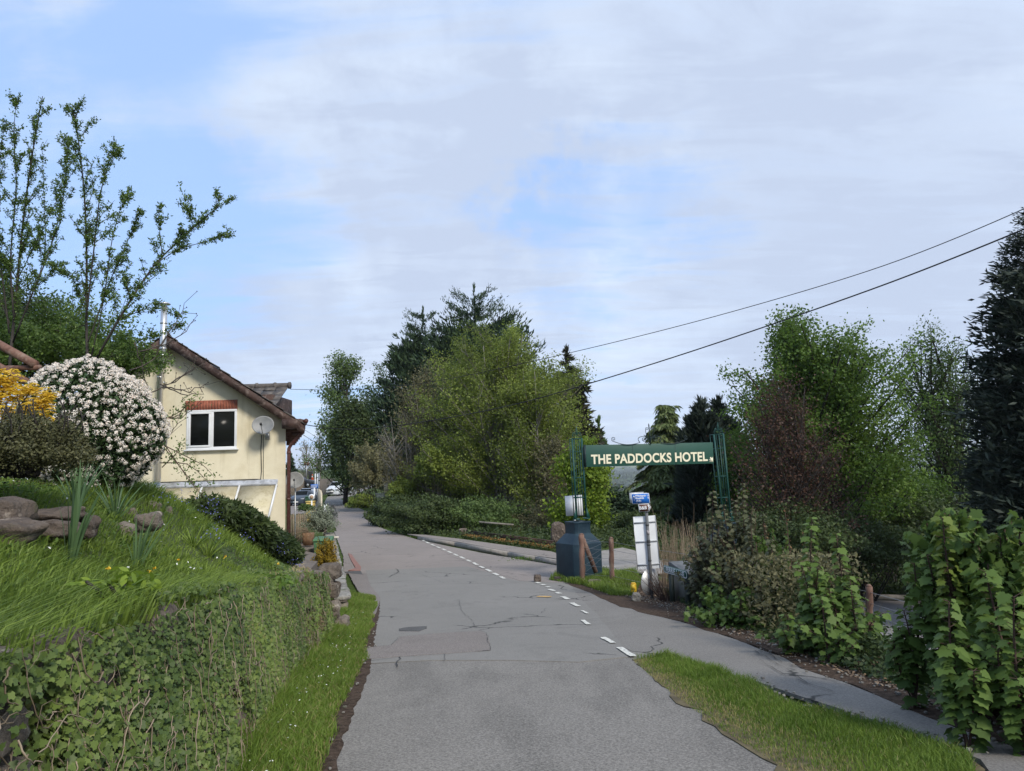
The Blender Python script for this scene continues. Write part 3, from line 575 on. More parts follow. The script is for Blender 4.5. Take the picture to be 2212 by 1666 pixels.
# ---------------------------------------------------------------- trees down the slope on the right
q = px(1463, 876, 44)
def cedar(label, base, top, width, seed):
    rg = np.random.default_rng(seed); base = np.array(base); base[2] = float(H(base[0], base[1])); h = top-base[2]; root = empty('cedar_tree', base, label, 'cedar'); w_ = MB(); f = MB()
    w_.tube([base, base+[0, 0, h*.5], base+[.1, 0, h*.99]], [.22, .13, .02], 7)
    for i in range(190):
        t = rg.uniform(.12, 1); r = width/2*np.interp(t, [0, .3, .5, .7, .85, 1], [1.05, 1.1, .9, .6, .36, .08])*rg.uniform(.5, 1.1); th = rg.random()*6.28; o = np.array([math.cos(th), math.sin(th), 0]); s = base+[0, 0, t*h]; e = s+o*r+[0, 0, -.28*r+.1]
        c = curve(s, e, [0, 0, .28*r], 8); w_.tube(c, np.linspace(.04, .01, 8), 4, cap=False)
        k = rg.random(int(60+55*r))**.7; n_ = len(k); p = np.column_stack([np.interp(k, np.linspace(0, 1, 8), c[:, j]) for j in range(3)]); sd_ = np.cross(o, [0, 0, 1.])
        dirleaf(f, p+sd_*(rg.normal(0, .3, (n_, 1))*(1-k[:, None]*.5)), o*.5+sd_*rg.normal(0, .8, (n_, 1))+np.array([0, 0, -.75]), .42, .11, .45+rg.normal(0, .2, n_))
    w_.build('trunk', BARK, root); f.build('foliage', N_CED, root)
cedar('drooping yellow-green cedar above the middle of the hotel sign', px(1452, 1150, 44), q[2], W_(195, 44), 5)
q = px(1527, 867, 40); conifer('conifer_tree', 'left one of two black-green columnar conifers behind the right column', px(1527, 1150, 40), q[2], COLUMN, W_(98, 40), N_BLUE, 40000, .6, .15, 1.2, seed=8, rough=.08)
q = px(1567, 865, 41); conifer('conifer_tree', 'right one of two black-green columnar conifers behind the right column', px(1570, 1150, 41), q[2], COLUMN, W_(92, 41), N_BLUE, 36000, .6, .15, 1.2, seed=9, rough=.08)
q = px(1612, 905, 38); tree('broadleaf_tree', 'green tree hugging the right lattice column', px(1612, 1150, 38), q[2], OVATE, W_(120, 38), L_SYC, BARKD, 40, 7, 11000, .17, .28, .12, seed=22, tstart=.02)
q = px(1795, 684, 33); tree('sycamore_tree', 'large round-headed green sycamore right of the hotel sign', px(1790, 1215, 33), q[2], [(0, .1), (.15, .5), (.3, .88), (.48, 1), (.7, 1), (.84, .88), (.93, .66), (1, .25)], W_(440, 33), L_SYC, BARKD, 150, 7, 105000, .15, .25, .26, trunks=4, seed=23, spread=.9, updir=.15, inner=.25, limbr=1.1, tints=.45)
q = px(1692, 805, 27); tree('copper_beech_tree', 'dark copper-leaved tree in front of the green sycamore', px(1712, 1215, 27), q[2], [(0, .5), (.2, .85), (.4, 1), (.6, .85), (.8, .55), (.93, .25), (1, .05)], W_(300, 27), L_COP, BARKD, 130, 12, 17000, .10, .2, .13, trunks=3, seed=24, updir=.5, tstart=.05, limbr=1.2)
q = px(2055, 700, 40); tree('willow_tree', 'thin dull green tree between the sycamore and the big dark conifer', px(2085, 1200, 40), q[2], [(0, .3), (.2, .8), (.4, 1), (.65, .95), (.85, .7), (1, .15)], W_(235, 40), L_MID, BARKD, 110, 10, 22000, .15, .28, .2, trunks=3, seed=25, updir=.8, shift=-.8, tints=.3)
q = px(2380, 400, 22); conifer('conifer_tree', 'huge black-green conifer filling the right edge of the view', px(2352, 1250, 22), q[2], [(0, 1), (.3, 1), (.5, .96), (.66, .84), (.74, .66), (.80, .62), (.9, .4), (.96, .2), (1, .03)], W_(390, 22), N_BLUE, 150000, .30, .075, .25, seed=10, jag=.35, rough=.07, tint=.4)
hb('green understorey bush at the right foot of the sycamore', 1900, 1090, 36, 260, 170, L_SYC, 12000, .15, seed=44, dep=2, tints=.1)
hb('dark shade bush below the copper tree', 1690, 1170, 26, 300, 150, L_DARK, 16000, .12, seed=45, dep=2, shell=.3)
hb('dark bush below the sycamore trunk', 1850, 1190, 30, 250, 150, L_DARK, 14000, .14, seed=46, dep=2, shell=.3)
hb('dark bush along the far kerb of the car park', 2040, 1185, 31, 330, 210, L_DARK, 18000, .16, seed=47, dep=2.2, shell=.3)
hb('dark green bush below the two columnar conifers', 1560, 1170, 36, 130, 110, L_DARK, 9000, .15, seed=48, dep=1.6)
# woods on the valley side, further off
m = MB()
rg = np.random.default_rng(77); C = []
for i in range(150):
    d = rg.uniform(110, 420); b = math.radians(rg.uniform(4, 40)); x, y = d*math.sin(b), d*math.cos(b); z = float(H(x, y)); r = rg.uniform(3, 6); k = 190
    dd = rg.normal(size=(k, 3)); dd /= np.linalg.norm(dd, axis=1, keepdims=True); C.append(np.array([x, y, z+r*1.1])+dd*np.array([r, r, r*1.1])*rg.uniform(.8, 1.05, (k, 1)))
leaves(m, np.vstack(C), 1.5, up=.4); tag(m.build('distant_wood', L_MID), 'hazy woodland falling away down the valley side', 'woodland', kind='stuff')
m = MB(); C = []
for i in range(900):
    d = rg.uniform(700, 5200); b = math.radians(rg.uniform(2, 38)); x, y = d*math.sin(b), d*math.cos(b); z = float(H(x, y)); k = 60; r = rg.uniform(8, 20)
    dd = rg.normal(size=(k, 3)); dd /= np.linalg.norm(dd, axis=1, keepdims=True); dd[:, 2] = abs(dd[:, 2]); C.append(np.array([x, y, z])+dd*np.array([r*2.5, r, 12])*rg.uniform(.7, 1.05, (k, 1)))
leaves(m, np.vstack(C), 9, up=.4); tag(m.build('far_wood', L_DARK), 'bluish far woods and hedgerows across the valley', 'woodland', kind='stuff')

# weeds over the ground between the pavement and the wood, and on the slopes to the right
m = MB(); pw = np.array(gp((812, 1132), (850, 1147), (905, 1158), (1000, 1166), (1080, 1178), (1190, 1193), (1215, 1200))+[(4.2, 30.5), (6, 36), (2, 52), (-7, 60)]); n_ = 42000; x = RG.uniform(-12, 6.5, n_); y = RG.uniform(27, 56, n_); k = pip(x, y, pw); x, y = x[k], y[k]
leaves(m, np.column_stack([x, y, H(x, y)+.45*RG.random(len(x))**1.5*(.4+vnoise(x, y, 1.5, 8))]), RG.uniform(.08, .16, len(x)), DIAMOND, .6, tint=.2+.5*vnoise(x, y, 1.2, 9)+RG.normal(0, .15, len(x))); tag(m.build('scrub_cover', L_DARK), 'dark weedy ground cover between the pavement and the wood', 'undergrowth', kind='stuff')
m = MB(); n_ = 50000; x = RG.uniform(5, 26, n_); y = RG.uniform(22, 44, n_); k = ~pip(x, y, np.array([(6.9, 7), (6.9, 14), (7.5, 22), (9, 29.4), (18, 31.4), (24.3, 24), (22, 8)])) & (x > 5+(y < 30)*1.5); x, y = x[k], y[k]
leaves(m, np.column_stack([x, y, H(x, y)+.8*RG.random(len(x))**1.5*(.3+vnoise(x, y, 2, 8))]), RG.uniform(.08, .15, len(x)), DIAMOND, .6, tint=.1+.5*vnoise(x, y, 1.2, 9)+RG.normal(0, .15, len(x))); tag(m.build('slope_cover', L_DARK), 'dark undergrowth on the slope beyond the car park', 'undergrowth', kind='stuff')

m = MB(); pw = np.array(gp((1215, 1196), (1345, 1180), (1385, 1192), (1500, 1232), (1500, 1190), (1440, 1170), (1280, 1160), (1205, 1185))); n_ = 40000; x = RG.uniform(pw[:, 0].min(), pw[:, 0].max(), n_); y = RG.uniform(pw[:, 1].min(), pw[:, 1].max(), n_); k = pip(x, y, pw); x, y = x[k], y[k]
leaves(m, np.column_stack([x, y, H(x, y)+.6*RG.random(len(x))**1.5*(.3+vnoise(x, y, 1.5, 8))]), RG.uniform(.08, .15, len(x)), DIAMOND, .6, tint=.3+.4*vnoise(x, y, 1.2, 9)+RG.normal(0, .15, len(x))); tag(m.build('bank_cover', L_DARK), 'dark weeds beyond the concrete entrance pad', 'undergrowth', kind='stuff')
# ================================================================ the left garden: walls, ivy, grass, flowers
def rockmesh(m, c, dim, seed=0, n=5, p=3.2, rz=0., rough=.10, tilt=(0, 0), tint=.5):
    rg = np.random.default_rng(seed); g_ = np.linspace(-1, 1, n); V = []; F = []; off = 0
    for ax in range(3):
        for sg in (-1, 1):
            a, b = np.meshgrid(g_, g_); pts = np.zeros((n*n, 3)); pts[:, ax] = sg; pts[:, (ax+1) % 3] = a.ravel(); pts[:, (ax+2) % 3] = b.ravel()
            i, j = np.meshgrid(np.arange(n-1), np.arange(n-1)); q_ = (j*n+i).ravel()+off
            f = np.stack([q_, q_+1, q_+n+1, q_+n], 1); F.append(f if sg > 0 else f[:, ::-1]); V.append(pts); off += n*n
    V = np.vstack(V); nr = (np.abs(V)**p).sum(1)**(1/p); V = V/nr[:, None]; ph = rg.random(9)*6.28
    k = 1+rough*(np.sin(3.1*V[:, 0]+ph[0]+2*V[:, 1])+np.sin(4.3*V[:, 1]+ph[1]+1.7*V[:, 2])+np.sin(5.1*V[:, 2]+ph[2]+2.2*V[:, 0])+.6*np.sin(8*V[:, 0]+7*V[:, 2]+ph[3]))/1.8
    V = V*k[:, None]*np.array(dim)/2; cx, sx = math.cos(rz), math.sin(rz); R = Matrix.Rotation(rz, 3, 'Z') @ Matrix.Rotation(tilt[0], 3, 'X') @ Matrix.Rotation(tilt[1], 3, 'Y')
    m.add(V@np.array(R).T+np.array(c), np.vstack(F), tint); return m
def stonemat(name, c1, c2, lich, dark):
    m, t = newmat(name); v = coord(t, True); at = t.new('ShaderNodeAttribute', attribute_name='tint').outputs['Fac']
    c = t.mix(t.ramp(t.noise(v, 7, 6, .65), .3, .7), c1, c2); c = t.mix(.5, c, t.mix(at, dark, c2)); c = t.mix(t.ramp(t.noise(v, 5, 6, .7, .3), .56, .66), c, lich); c = t.mix(t.ramp(t.noise(v, 13, 5, .7), .6, .7), c, dark)
    c = t.mix(t.math('MULTIPLY', t.ramp(t.noise(v, 3, 4, .6), .6, .75), .6), c, (.07, .09, .03))
    t.put(t.b.inputs['Base Color'], c); t.put(t.b.inputs['Roughness'], .9); t.put(t.b.inputs['Specular IOR Level'], .2); bump(t, t.math('ADD', t.noise(v, 22, 6, .7), t.math('MULTIPLY', t.vor(v, 11), .8)), 1., .05); return m
STONE = stonemat('rubble_stone', (.15, .125, .10), (.29, .25, .205), (.46, .41, .34), (.07, .05, .04))
STONEG = stonemat('grey_coping_stone', (.22, .20, .17), (.38, .36, .32), (.5, .48, .43), (.10, .09, .08))
STONED = stonemat('dark_stone', (.11, .085, .07), (.20, .16, .13), (.38, .32, .26), (.045, .035, .03))
root = empty('retaining_wall', (-1.6, 4, float(H(-1.6, 4))), 'ivy-covered rubble stone retaining wall holding up the grass bank', 'wall'); m = MB(); rg = np.random.default_rng(5)
s = -2.8
while s < 11.2:
    L = rg.uniform(.24, .46); z0 = -.05; yy = s+L/2; x = float(xw(yy)); ht = float(walltop(yy)-zr(yy)); slope = math.atan2(float(xw(yy+.3)-xw(yy-.3)), .6)
    while z0 < ht-.04:
        hh = rg.uniform(.13, .28); hh = min(hh, ht-z0+.03); xo = rg.uniform(-.05, .05)+.10*(.5-z0)
        rockmesh(m, (x+xo-.05, yy+rg.normal(0, .02), float(zr(yy))+z0+hh/2), (.34, L*rg.uniform(.94, 1.08), hh*.99), int(rg.integers(1e6)), 5, 4.2, rz=-slope, rough=.07, tint=rg.random()); z0 += hh
    s += L*.97
for k in range(7):
    rockmesh(m, (-2.9+rg.normal(0, .08), 11.3+rg.normal(0, .12), float(zr(11.3))+.1+.13*k), (.34, .4, .24), 900+k, 5, 3.5, rough=.1, tint=rg.random())
m.build('stonework', STONE, root, smooth=True)
m = MB(); yy = np.linspace(-3, 11.2, 60)
top = np.column_stack([xw(yy)-.22, yy, walltop(yy)-.05]); bot = np.column_stack([xw(yy)-.08, yy, zr(yy)-.3]); i = np.arange(59); m.add(np.vstack([top, bot]), np.stack([i, i+60, i+61, i+1], 1))
m.build('earth_core', mat('wall_earth', (.02, .018, .012), (.045, .04, .028), 9, .95), root)
for k, (x, y, z, dx, dy, dz, sd_) in enumerate([(-2.62, 11.2, .10, .24, .3, .26, 1), (-2.76, 11.12, .36, .26, .3, .24, 2), (-2.86, 11.5, .14, .3, .3, .28, 3)]):
    o = rockmesh(MB(), (x, y, float(zr(y))+z), (dx, dy, dz), 40+sd_, 9, 4.5, tint=.7, rough=.14).build('fallen_stone', STONE, smooth=True)
    tag(o, ('pale block fallen at the end of the ivy wall, nearest the road', 'lichen-spotted block wedged against the end of the ivy wall', 'block behind the others at the far end of the ivy wall')[k], 'stone', 'loose blocks at the end of the ivy wall')
# ivy and its runners
L_IVY = leafmat('leaf_ivy', (.024, .046, .010), (.12, .165, .034), .2, .5, .3, third=(.22, .22, .07))
def wallpt(y, t):                                          # a point on the outer wall face; t from foot to top
    return np.column_stack([xw(y)+.17-.16*t, y, zr(y)+t*(walltop(y)-zr(y))])
n_ = 150000; y = 1.0+10.4*rg.random(n_)**1.25; t = rg.uniform(-.02, 1.16, n_)
dens = vnoise(y, t*2, .55, 2)*.6+vnoise(y*1.3, t*3, .25, 4)*.4
bare = ((y < 2.35) & (t > .3) & (t < .9)) | (vnoise(y, t*1.3, .45, 77)+.12*(y > 8.5) > .80) | ((y > 10.7) & (t < .9)) | ((np.abs(y-4.6) < .25) & (t < .5)) | ((np.abs(y-8.8) < .4) & (t < .6))
keep = (dens > .18) & (~bare | (rg.random(n_) < .06)); y, t = y[keep], t[keep]
C = wallpt(y, np.minimum(t, 1)); over = np.maximum(t-1, 0); C[:, 0] += rg.uniform(-.01, .15, len(y))-over*2.2; C[:, 2] += over*.35+rg.normal(0, .01, len(y))
C[:, 2] = np.where(t > 1, B_(C[:, 0], C[:, 1])+.05+.05*rg.random(len(y)), C[:, 2])
m = MB(); big = vnoise(y, t*1.5, .8, 12); sz = rg.uniform(.014, .040, len(y))*(.50+.75*big)
leaves(m, C, sz, IVY, 0, tint=.15+.55*vnoise(y, t, .4, 6)+rg.normal(0, .2, len(y))*.8, base=np.column_stack([np.full(len(y), 1.3), np.full(len(y), -.9), np.full(len(y), .9)]))
tag(m.build('ivy', L_IVY), 'dense glossy ivy leaves spread over the stone retaining wall', 'ivy', kind='stuff')
m = MB()
for k in range(1500):
    y0 = 1.1+10*rg.random()**1.3; t0 = rg.uniform(0, 1.02); L = rg.uniform(.12, .5); n = 13; a = rg.normal(-.4, 1.0); yy = np.empty(n); tt = np.empty(n)
    for j in range(n): yy[j] = y0; tt[j] = t0; y0 += L/n*math.sin(a); t0 -= L/n*math.cos(a); a += rg.normal(0, .38)
    p = wallpt(yy, np.clip(tt, -.02, 1.05)); p[:, 0] += rg.uniform(.06, .17)+np.cumsum(rg.normal(0, .004, n)); m.tube(p, np.linspace(1, .4, n)*rg.uniform(.0015, .0040), 4, cap=False, tint=rg.random())
tag(m.build('ivy_runners', leafmat('ivy_stem', (.10, .075, .05), (.30, .24, .17), 0)), 'pale brown twisting ivy runners over the wall', 'ivy stems', kind='stuff')
m = MB(); n_ = 5000; y = rg.uniform(7.5, 11.3, n_); t = rg.uniform(.0, 1.1, n_); k = vnoise(y, t*2, .4, 22) > .62; y, t = y[k], t[k]; C = wallpt(y, t); C[:, 0] += rg.uniform(0, .1, len(y))
dirleaf(m, C, rg.normal(0, .5, (len(y), 3))+[.2, -.2, -.8], rg.uniform(.03, .1, len(y)), .008); tag(m.build('dry_grass', leafmat('dead_grass', (.16, .12, .06), (.36, .29, .16), .2)), 'dead straw-coloured grass hanging over the far end of the ivy wall', 'dead grass', kind='stuff')
# ---- grass
def blades(m, x, y, hf, h, wd, lean, tint, az0=None):
    n_ = len(x); az = rg.random(n_)*6.283 if az0 is None else az0+rg.normal(0, .8, n_); L = lean*rg.uniform(.3, 1.5, n_)*h
    o = np.column_stack([x, y, hf(x, y)-.01]); dr = np.column_stack([np.cos(az), np.sin(az), np.zeros(n_)]); a2 = rg.random(n_)*6.283; sd_ = np.column_stack([np.cos(a2), np.sin(a2), np.zeros(n_)])*wd[:, None]/2
    z = np.array([0, 0, 1.])*h[:, None]; mid = o+z*.62+dr*L[:, None]*.32; tip = o+z*(1-.25*np.minimum(1.5, lean))+dr*L[:, None]
    V = np.stack([o-sd_, o+sd_, mid-sd_*.8, mid+sd_*.8, tip], 1).reshape(-1, 3); b = np.arange(n_)[:, None]*5
    m.add(V, [b+np.array([0, 1, 3, 2]), b+np.array([2, 3, 4])], np.repeat(np.clip(tint, 0, 1), 5))
GRASS = leafmat('grass_blade', (.050, .084, .013), (.17, .235, .040), .35, .5, .3)
GRASSY = leafmat('grass_verge', (.050, .090, .012), (.15, .22, .035), .35, .55, .25, third=(.34, .28, .13))
n_ = 120000; y = .8+13.5*rg.random(n_)**1.35; x = xw(y)+.02-(.2+7*rg.random(n_)**1.2*np.minimum(1, .35+y/9)); x[:14000] = xw(y[:14000])+rg.uniform(-.25, .10, 14000)
k = (dens := vnoise(x, y, .5, 31)) > .12; x, y, dens = x[k], y[k], dens[k]; long_ = vnoise(x, y, 1.1, 33)
h = (.05+.12*long_)*(1+.9*ss((4.2-y)/2))*rg.uniform(.5, 1.4, len(x)); m = MB()
blades(m, x, y, B_, h, rg.uniform(.004, .009, len(x))*(1+.05*y), .75, .25+.5*vnoise(x, y, .7, 35)+rg.normal(0, .16, len(x)), az0=.3)
tag(m.build('grass', GRASS), 'long fresh green grass covering the raised garden bank', 'grass', kind='stuff')
# a cover of small broad weeds through the lawn
n_ = 26000; y = 2+11*rg.random(n_); x = xw(y)-.15-6*rg.random(n_); k = vnoise(x, y, .9, 41) > .45; x, y = x[k], y[k]; m = MB()
leaves(m, np.column_stack([x, y, B_(x, y)+rg.uniform(.02, .09, len(x))]), rg.uniform(.025, .05, len(x)), OVAL, 1.2, tint=.35+rg.normal(0, .2, len(x))); tag(m.build('lawn_weeds', L_SYC), 'low clover and weeds mixed in the bank grass', 'weeds', kind='stuff')
# verge strip between the ivy wall and the road
def lex(y): return np.interp(y, LE[:, 1], LE[:, 0])
n_ = 100000; y = 2.4+14*rg.random(n_)**1.15; wl = np.where(y < 11.3, xw(y)+.12, np.interp(y, [11.3, 13.4, 17], [-2.9, -3.1, -3.9])); wr = lex(y)+.05-.11*vnoise(y*3, y*0+2, 1.3, 6)-.08*rg.random(n_)
u = rg.random(n_)**.85; x = wl+(wr-wl)*u; k = wr > wl; x, y, u = x[k], y[k], u[k]; h = (.04+.13*(1-u)**1.3+.05*vnoise(x, y, .5, 51))*rg.uniform(.5, 1.4, len(x)); m = MB()
dry = (rg.random(len(x)) < .12*u+.03)*.6
blades(m, x, y, lambda a, b: H(a, b)+.02, h, rg.uniform(.003, .007, len(x))*(1+.05*y), .5, .3+.35*vnoise(x, y, .6, 53)+rg.normal(0, .15, len(x))+dry); tag(m.build('grass_verge', GRASSY), 'bright grass strip between the ivy wall and the road', 'grass', kind='stuff')
# grass island between the road and the lane
isl = np.array(gp((1365, 1432), (1440, 1424), (1470, 1436), (1545, 1458), (1620, 1490), (1700, 1535), (1810, 1560), (1950, 1600), (2100, 1655))+[(1.75, 3.0), (1.9, 2.0), (1.3, 2.0), (1.38, 3.2)]+gp((1680, 1666), (1545, 1580), (1430, 1490)))
sheet('grass_island', [tuple(p) for p in isl], mat('island_earth', (.07, .055, .03), (.15, .12, .06), 9, .95, bmp=.8), .027, .16, .03)
x = rg.uniform(isl[:, 0].min(), isl[:, 0].max(), 120000); y = rg.uniform(isl[:, 1].min(), isl[:, 1].max(), 120000); k = pip(x, y, isl); x, y = x[k], y[k]
mid_ = np.interp(y, isl[:8, 1][::-1], isl[:8, 0][::-1]); lft = np.array([(isl[0])]+[tuple(p) for p in isl[-3:][::-1]]+[(1.38, 3.2), (1.3, 2.)]); le_ = np.interp(y, lft[:, 1][::-1], lft[:, 0][::-1]); u = np.clip((x-le_)/np.maximum(mid_-le_, .05), 0, 1)
k = rg.random(len(x)) < .35+.8*u; x, y, u = x[k], y[k], u[k]; h = (.018+.085*u**1.4*(.4+.9*vnoise(x, y, .35, 61)))*rg.uniform(.5, 1.4, len(x)); m = MB()
blades(m, x, y, lambda a, b: H(a, b)+.035, h, rg.uniform(.0025, .005, len(x)), .5, .25+.35*vnoise(x, y, .3, 63)+rg.normal(0, .15, len(x))+.75*(rg.random(len(x)) < np.clip(1.1-2.2*u, .05, 1)*vnoise(x, y, .25, 65)*1.3)); tag(m.build('island_grass', GRASSY), 'tufty grass on the wedge between the road and the lane, straw-yellow along its left edge', 'grass', kind='stuff')
# grass tuft round the plinth foot
tp = np.array(gp((1185, 1256), (1240, 1238), (1300, 1235), (1370, 1240), (1385, 1262), (1370, 1292), (1320, 1290), (1262, 1268))); x = rg.uniform(tp[:, 0].min(), tp[:, 0].max(), 22000); y = rg.uniform(tp[:, 1].min(), tp[:, 1].max(), 22000); k = pip(x, y, tp); x, y = x[k], y[k]; m = MB()
blades(m, x, y, lambda a, b: H(a, b)+.03, (.05+.24*vnoise(x, y, .8, 71))*rg.uniform(.5, 1.3, len(x)), np.full(len(x), .012), .5, .35+.3*vnoise(x, y, .5, 73)+rg.normal(0, .15, len(x))); tag(m.build('verge_grass', GRASS), 'bright grass tufts in front of the teal plinth and the fence', 'grass', kind='stuff')
# stones and chippings along the lane
m = MB(); 
for k in range(900):
    if k < 650: y0 = 2.6+14*rg.random()**1.3; x0 = float(np.interp(y0, [2, 5, 9, 14, 18], [2.95, 2.85, 2.75, 2.4, 1.3]))+rg.normal(.12, .12)
    elif k < 780: y0 = rg.uniform(4.2, 7); x0 = float(np.interp(y0, isl[:8, 1][::-1], isl[:8, 0][::-1]))+abs(rg.normal(0, .12))
    elif k < 810: y0 = rg.uniform(2.5, 11); x0 = float(lex(y0))+rg.normal(-.03, .05)
    else: continue
    s_ = rg.uniform(.008, .03); rockmesh(m, (x0, y0, float(H(x0, y0))+.035+s_*.3), (s_*1.3, s_, s_*.7), k, 3, 2.4, rz=rg.random()*6, tint=rg.random())
tag(m.build('chippings', STONEG), 'scattered pale chippings along the edges of the lane and road', 'gravel', kind='stuff')
m = MB(); n_ = 5000; y = 2.6+15*rg.random(n_); x = np.interp(y, [2, 5, 9, 14, 18], [3.0, 2.9, 2.8, 2.45, 1.4])+rg.uniform(0, 1.1, n_); leaves(m, np.column_stack([x, y, H(x, y)+.05]), rg.uniform(.015, .05, n_), OVAL, 2.5)
tag(m.build('leaf_litter', leafmat('dead_leaf', (.05, .032, .02), (.22, .15, .09), 0)), 'brown dead leaves on the soil along the hedge foot', 'leaf litter', kind='stuff')
# ---- rockery
RT = 'stones of the garden rockery'
for k, (X, Y, d, a, b, c, lab) in enumerate([
    (10, 1108, 4.6, .30, .3, .17, 'large brown rockery stone at the far left, upper of two'), (22, 1150, 4.4, .36, .3, .15, 'large pale-veined rockery stone at the far left, lower of two'),
    (128, 1112, 5.2, .30, .3, .10, 'long flat rockery stone below the dark heather shrub'), (122, 1146, 5.0, .28, .28, .13, 'brown rockery stone under the long flat one'), (180, 1140, 5.4, .16, .2, .16, 'small rockery stone left of the tall spear leaves'),
    (380, 1081, 7.8, .22, .2, .10, 'reddish rockery stone below the right side of the white bush'), (386, 1108, 7.6, .2, .2, .16, 'rough upright rockery stone under the reddish one'),
    (322, 1128, 5.9, .16, .2, .15, 'rockery stone just right of the tall spear leaves'), (545, 1096, 8.3, .16, .2, .12, 'pale orange rockery stone at the crest of the bank'), (432, 1100, 7.9, .13, .16, .14, 'small rockery stone in the middle of the bank crest'),
    (462, 1113, 7.6, .14, .16, .14, 'grey rockery stone right of the bank middle'), (480, 1150, 7.0, .13, .16, .13, 'half-buried rockery stone beside the second leaf clump'), (600, 1112, 8.6, .11, .16, .16, 'narrow pale rockery stone at the right of the bank crest'),
    (455, 1148, 6.6, .2, .2, .14, 'brown stone behind the second spear-leaf clump')]):
    X = X*.6 if X > 330 else X
    p = P(X, Y, d); p[2] = max(float(B_(p[0], p[1]))+c*.25, p[2]) if k < 5 else p[2]
    o = rockmesh(MB(), p, (a, b, c), 70+k, 8, 2.9, rz=RG.random()*.6-.3, rough=.17, tint=RG.random()).build('rockery_stone', STONED if k < 5 else STONE, smooth=True); tag(o, lab, 'stone', RT)
def spears(name, label, base, n, L, mt, spread=.5, wd=.018, cat='plant', group=None, hf=B_, lean=0., seed=1, sub='leaves'):
    rg_ = np.random.default_rng(seed); base = np.array(base, float); base[2] = float(hf(base[0], base[1]))-.02; root = empty(name, base, label, cat, group); m = MB()
    for i in range(n):
        a = rg_.random()*6.28; l = L*rg_.uniform(.55, 1.15); o = np.array([math.cos(a), math.sin(a), 0]); e = base+o*l*spread*rg_.random()+[lean*l, 0, l*rg_.uniform(.75, 1)]; c = curve(base+o*.04*L*rg_.random(), e, np.array([0, 0, .12*l])-o*.05*l, 6)
        s_ = np.cross(unit(rg_), [0, 0, 1.]); s_ /= np.linalg.norm(s_)+1e-6; w_ = wd*np.array([.7, 1, 1, .85, .6, .06])[:, None]/2; V = np.vstack([c-s_*w_, c+s_*w_]); j = np.arange(5); m.add(V, np.stack([j, j+1, j+7, j+6], 1), rg_.random())
    m.build(sub, mt, root, smooth=False); return root
L_SPEAR = leafmat('leaf_blue_green', (.03, .06, .025), (.09, .15, .06), .2, .4, .45)
SG = 'clumps of strap leaves on the bank'
spears('iris_clump', 'tall spear-leaf clump in the middle of the near bank', P(150, 1190, 4.6), 16, .62, L_SPEAR, .35, .022, group=SG, lean=.12, seed=1)
spears('daffodil_clump', 'arching leaf clump under the left side of the white bush', P(165, 1090, 6.4), 46, .50, L_SPEAR, .7, .015, group=SG, seed=2, lean=.1)
spears('daffodil_clump', 'arching leaf clump under the middle of the white bush', P(250, 1075, 7.0), 44, .42, L_SPEAR, 1.2, .014, group=SG, seed=3)
spears('iris_clump', 'spear-leaf clump right of the tall one, before the bank stones', P(295, 1160, 5.4), 30, .42, L_SPEAR, .45, .012, group=SG, seed=4, lean=.2)
spears('daffodil_clump', 'grassy leaf clump at the crest of the bank beside the bluebells', P(420, 1095, 7.9), 40, .25, GRASS, 1.4, .012, group=SG, seed=5)
spears('daffodil_clump', 'light green leaf clump on the slope below the bluebells', P(450, 1130, 7.9), 44, .25, GRASS, 1.4, .012, group=SG, seed=6)
spears('grass_tussock', 'dark grass tussock on the wall top halfway along', P(440, 1270, 6.2), 90, .2, GRASS, 1.3, .008, group=SG, seed=8)
def leafy(name, label, X, Y, d, w_, h_, n_, leaf, mt, seed, hf=B_, cat='weed', group=None):
    p = P(X, Y, d); p[2] = float(hf(p[0], p[1]))+h_*.5; return bush(name, label, p, (w_/2, w_/2, h_/2), mt, n_, leaf, cat, group, seed, OVAL, .8, ground=False, shell=.1, stems=6)
leafy('seedling_shrub', 'bright broad-leaved seedling on the wall top over the ivy', 255, 1262, 3.3, .34, .22, 170, .055, L_BRIGHT, 81)
leafy('dock_weed', 'dark broad-leaved weed growing out of the wall top', 545, 1245, 7.2, .8, .16, 500, .07, L_SYC, 82)
leafy('dock_weed', 'leafy weed at the foot of the ivy wall near its end', 660, 1395, 9.6, .35, .3, 160, .08, L_SYC, 83, hf=H)
# ---- white flowering bush
d0 = 8.0; c = P(198, 925, d0); rad = np.array([W_(150, d0), .66, W_(146, d0)])
root = bush('flowering_bush', 'big rounded evergreen bush smothered in white flower clusters, beside the house gable', c, rad*1.0, leafmat('leaf_choisya', (.010, .022, .009), (.04, .07, .022), .1, .4), 26000, .05, 'flowering shrub', seed=51, lump=.03, ground=False, shell=.75, shape=OVAL, full=True, warp=lambda d: .97-.30*np.clip(d[:, 0], 0, 1)*np.clip(d[:, 2], 0, 1))
m = MB(); n_ = 1000; dd = rg.normal(size=(n_*3, 3)); dd /= np.linalg.norm(dd, axis=1, keepdims=True); dd = dd[(dd[:, 2] > -.85) & (dd[:, 1] < .55)]
sel = []
for v_ in dd:
    if all(np.dot(v_, s_) < .9978 for s_ in sel): sel.append(v_)
    if len(sel) >= n_: break
sel = np.array(sel); low = sel[:, 2] < -.1; sel = sel[~low | (rg.random(len(sel)) < .80)]
lum = 1+.05*np.sin(6*sel[:, 0]+1)*np.sin(7*sel[:, 2])+rg.normal(0, .02, len(sel))-.30*np.clip(sel[:, 0], 0, 1)*np.clip(sel[:, 2], 0, 1); Cc = c+sel*rad*lum[:, None]; k = 46
rr = rg.uniform(.026, .042, len(Cc)); u = rg.normal(size=(len(Cc), k, 3)); u /= np.linalg.norm(u, axis=2, keepdims=True); u = u+sel[:, None]*.9; u /= np.linalg.norm(u, axis=2, keepdims=True)
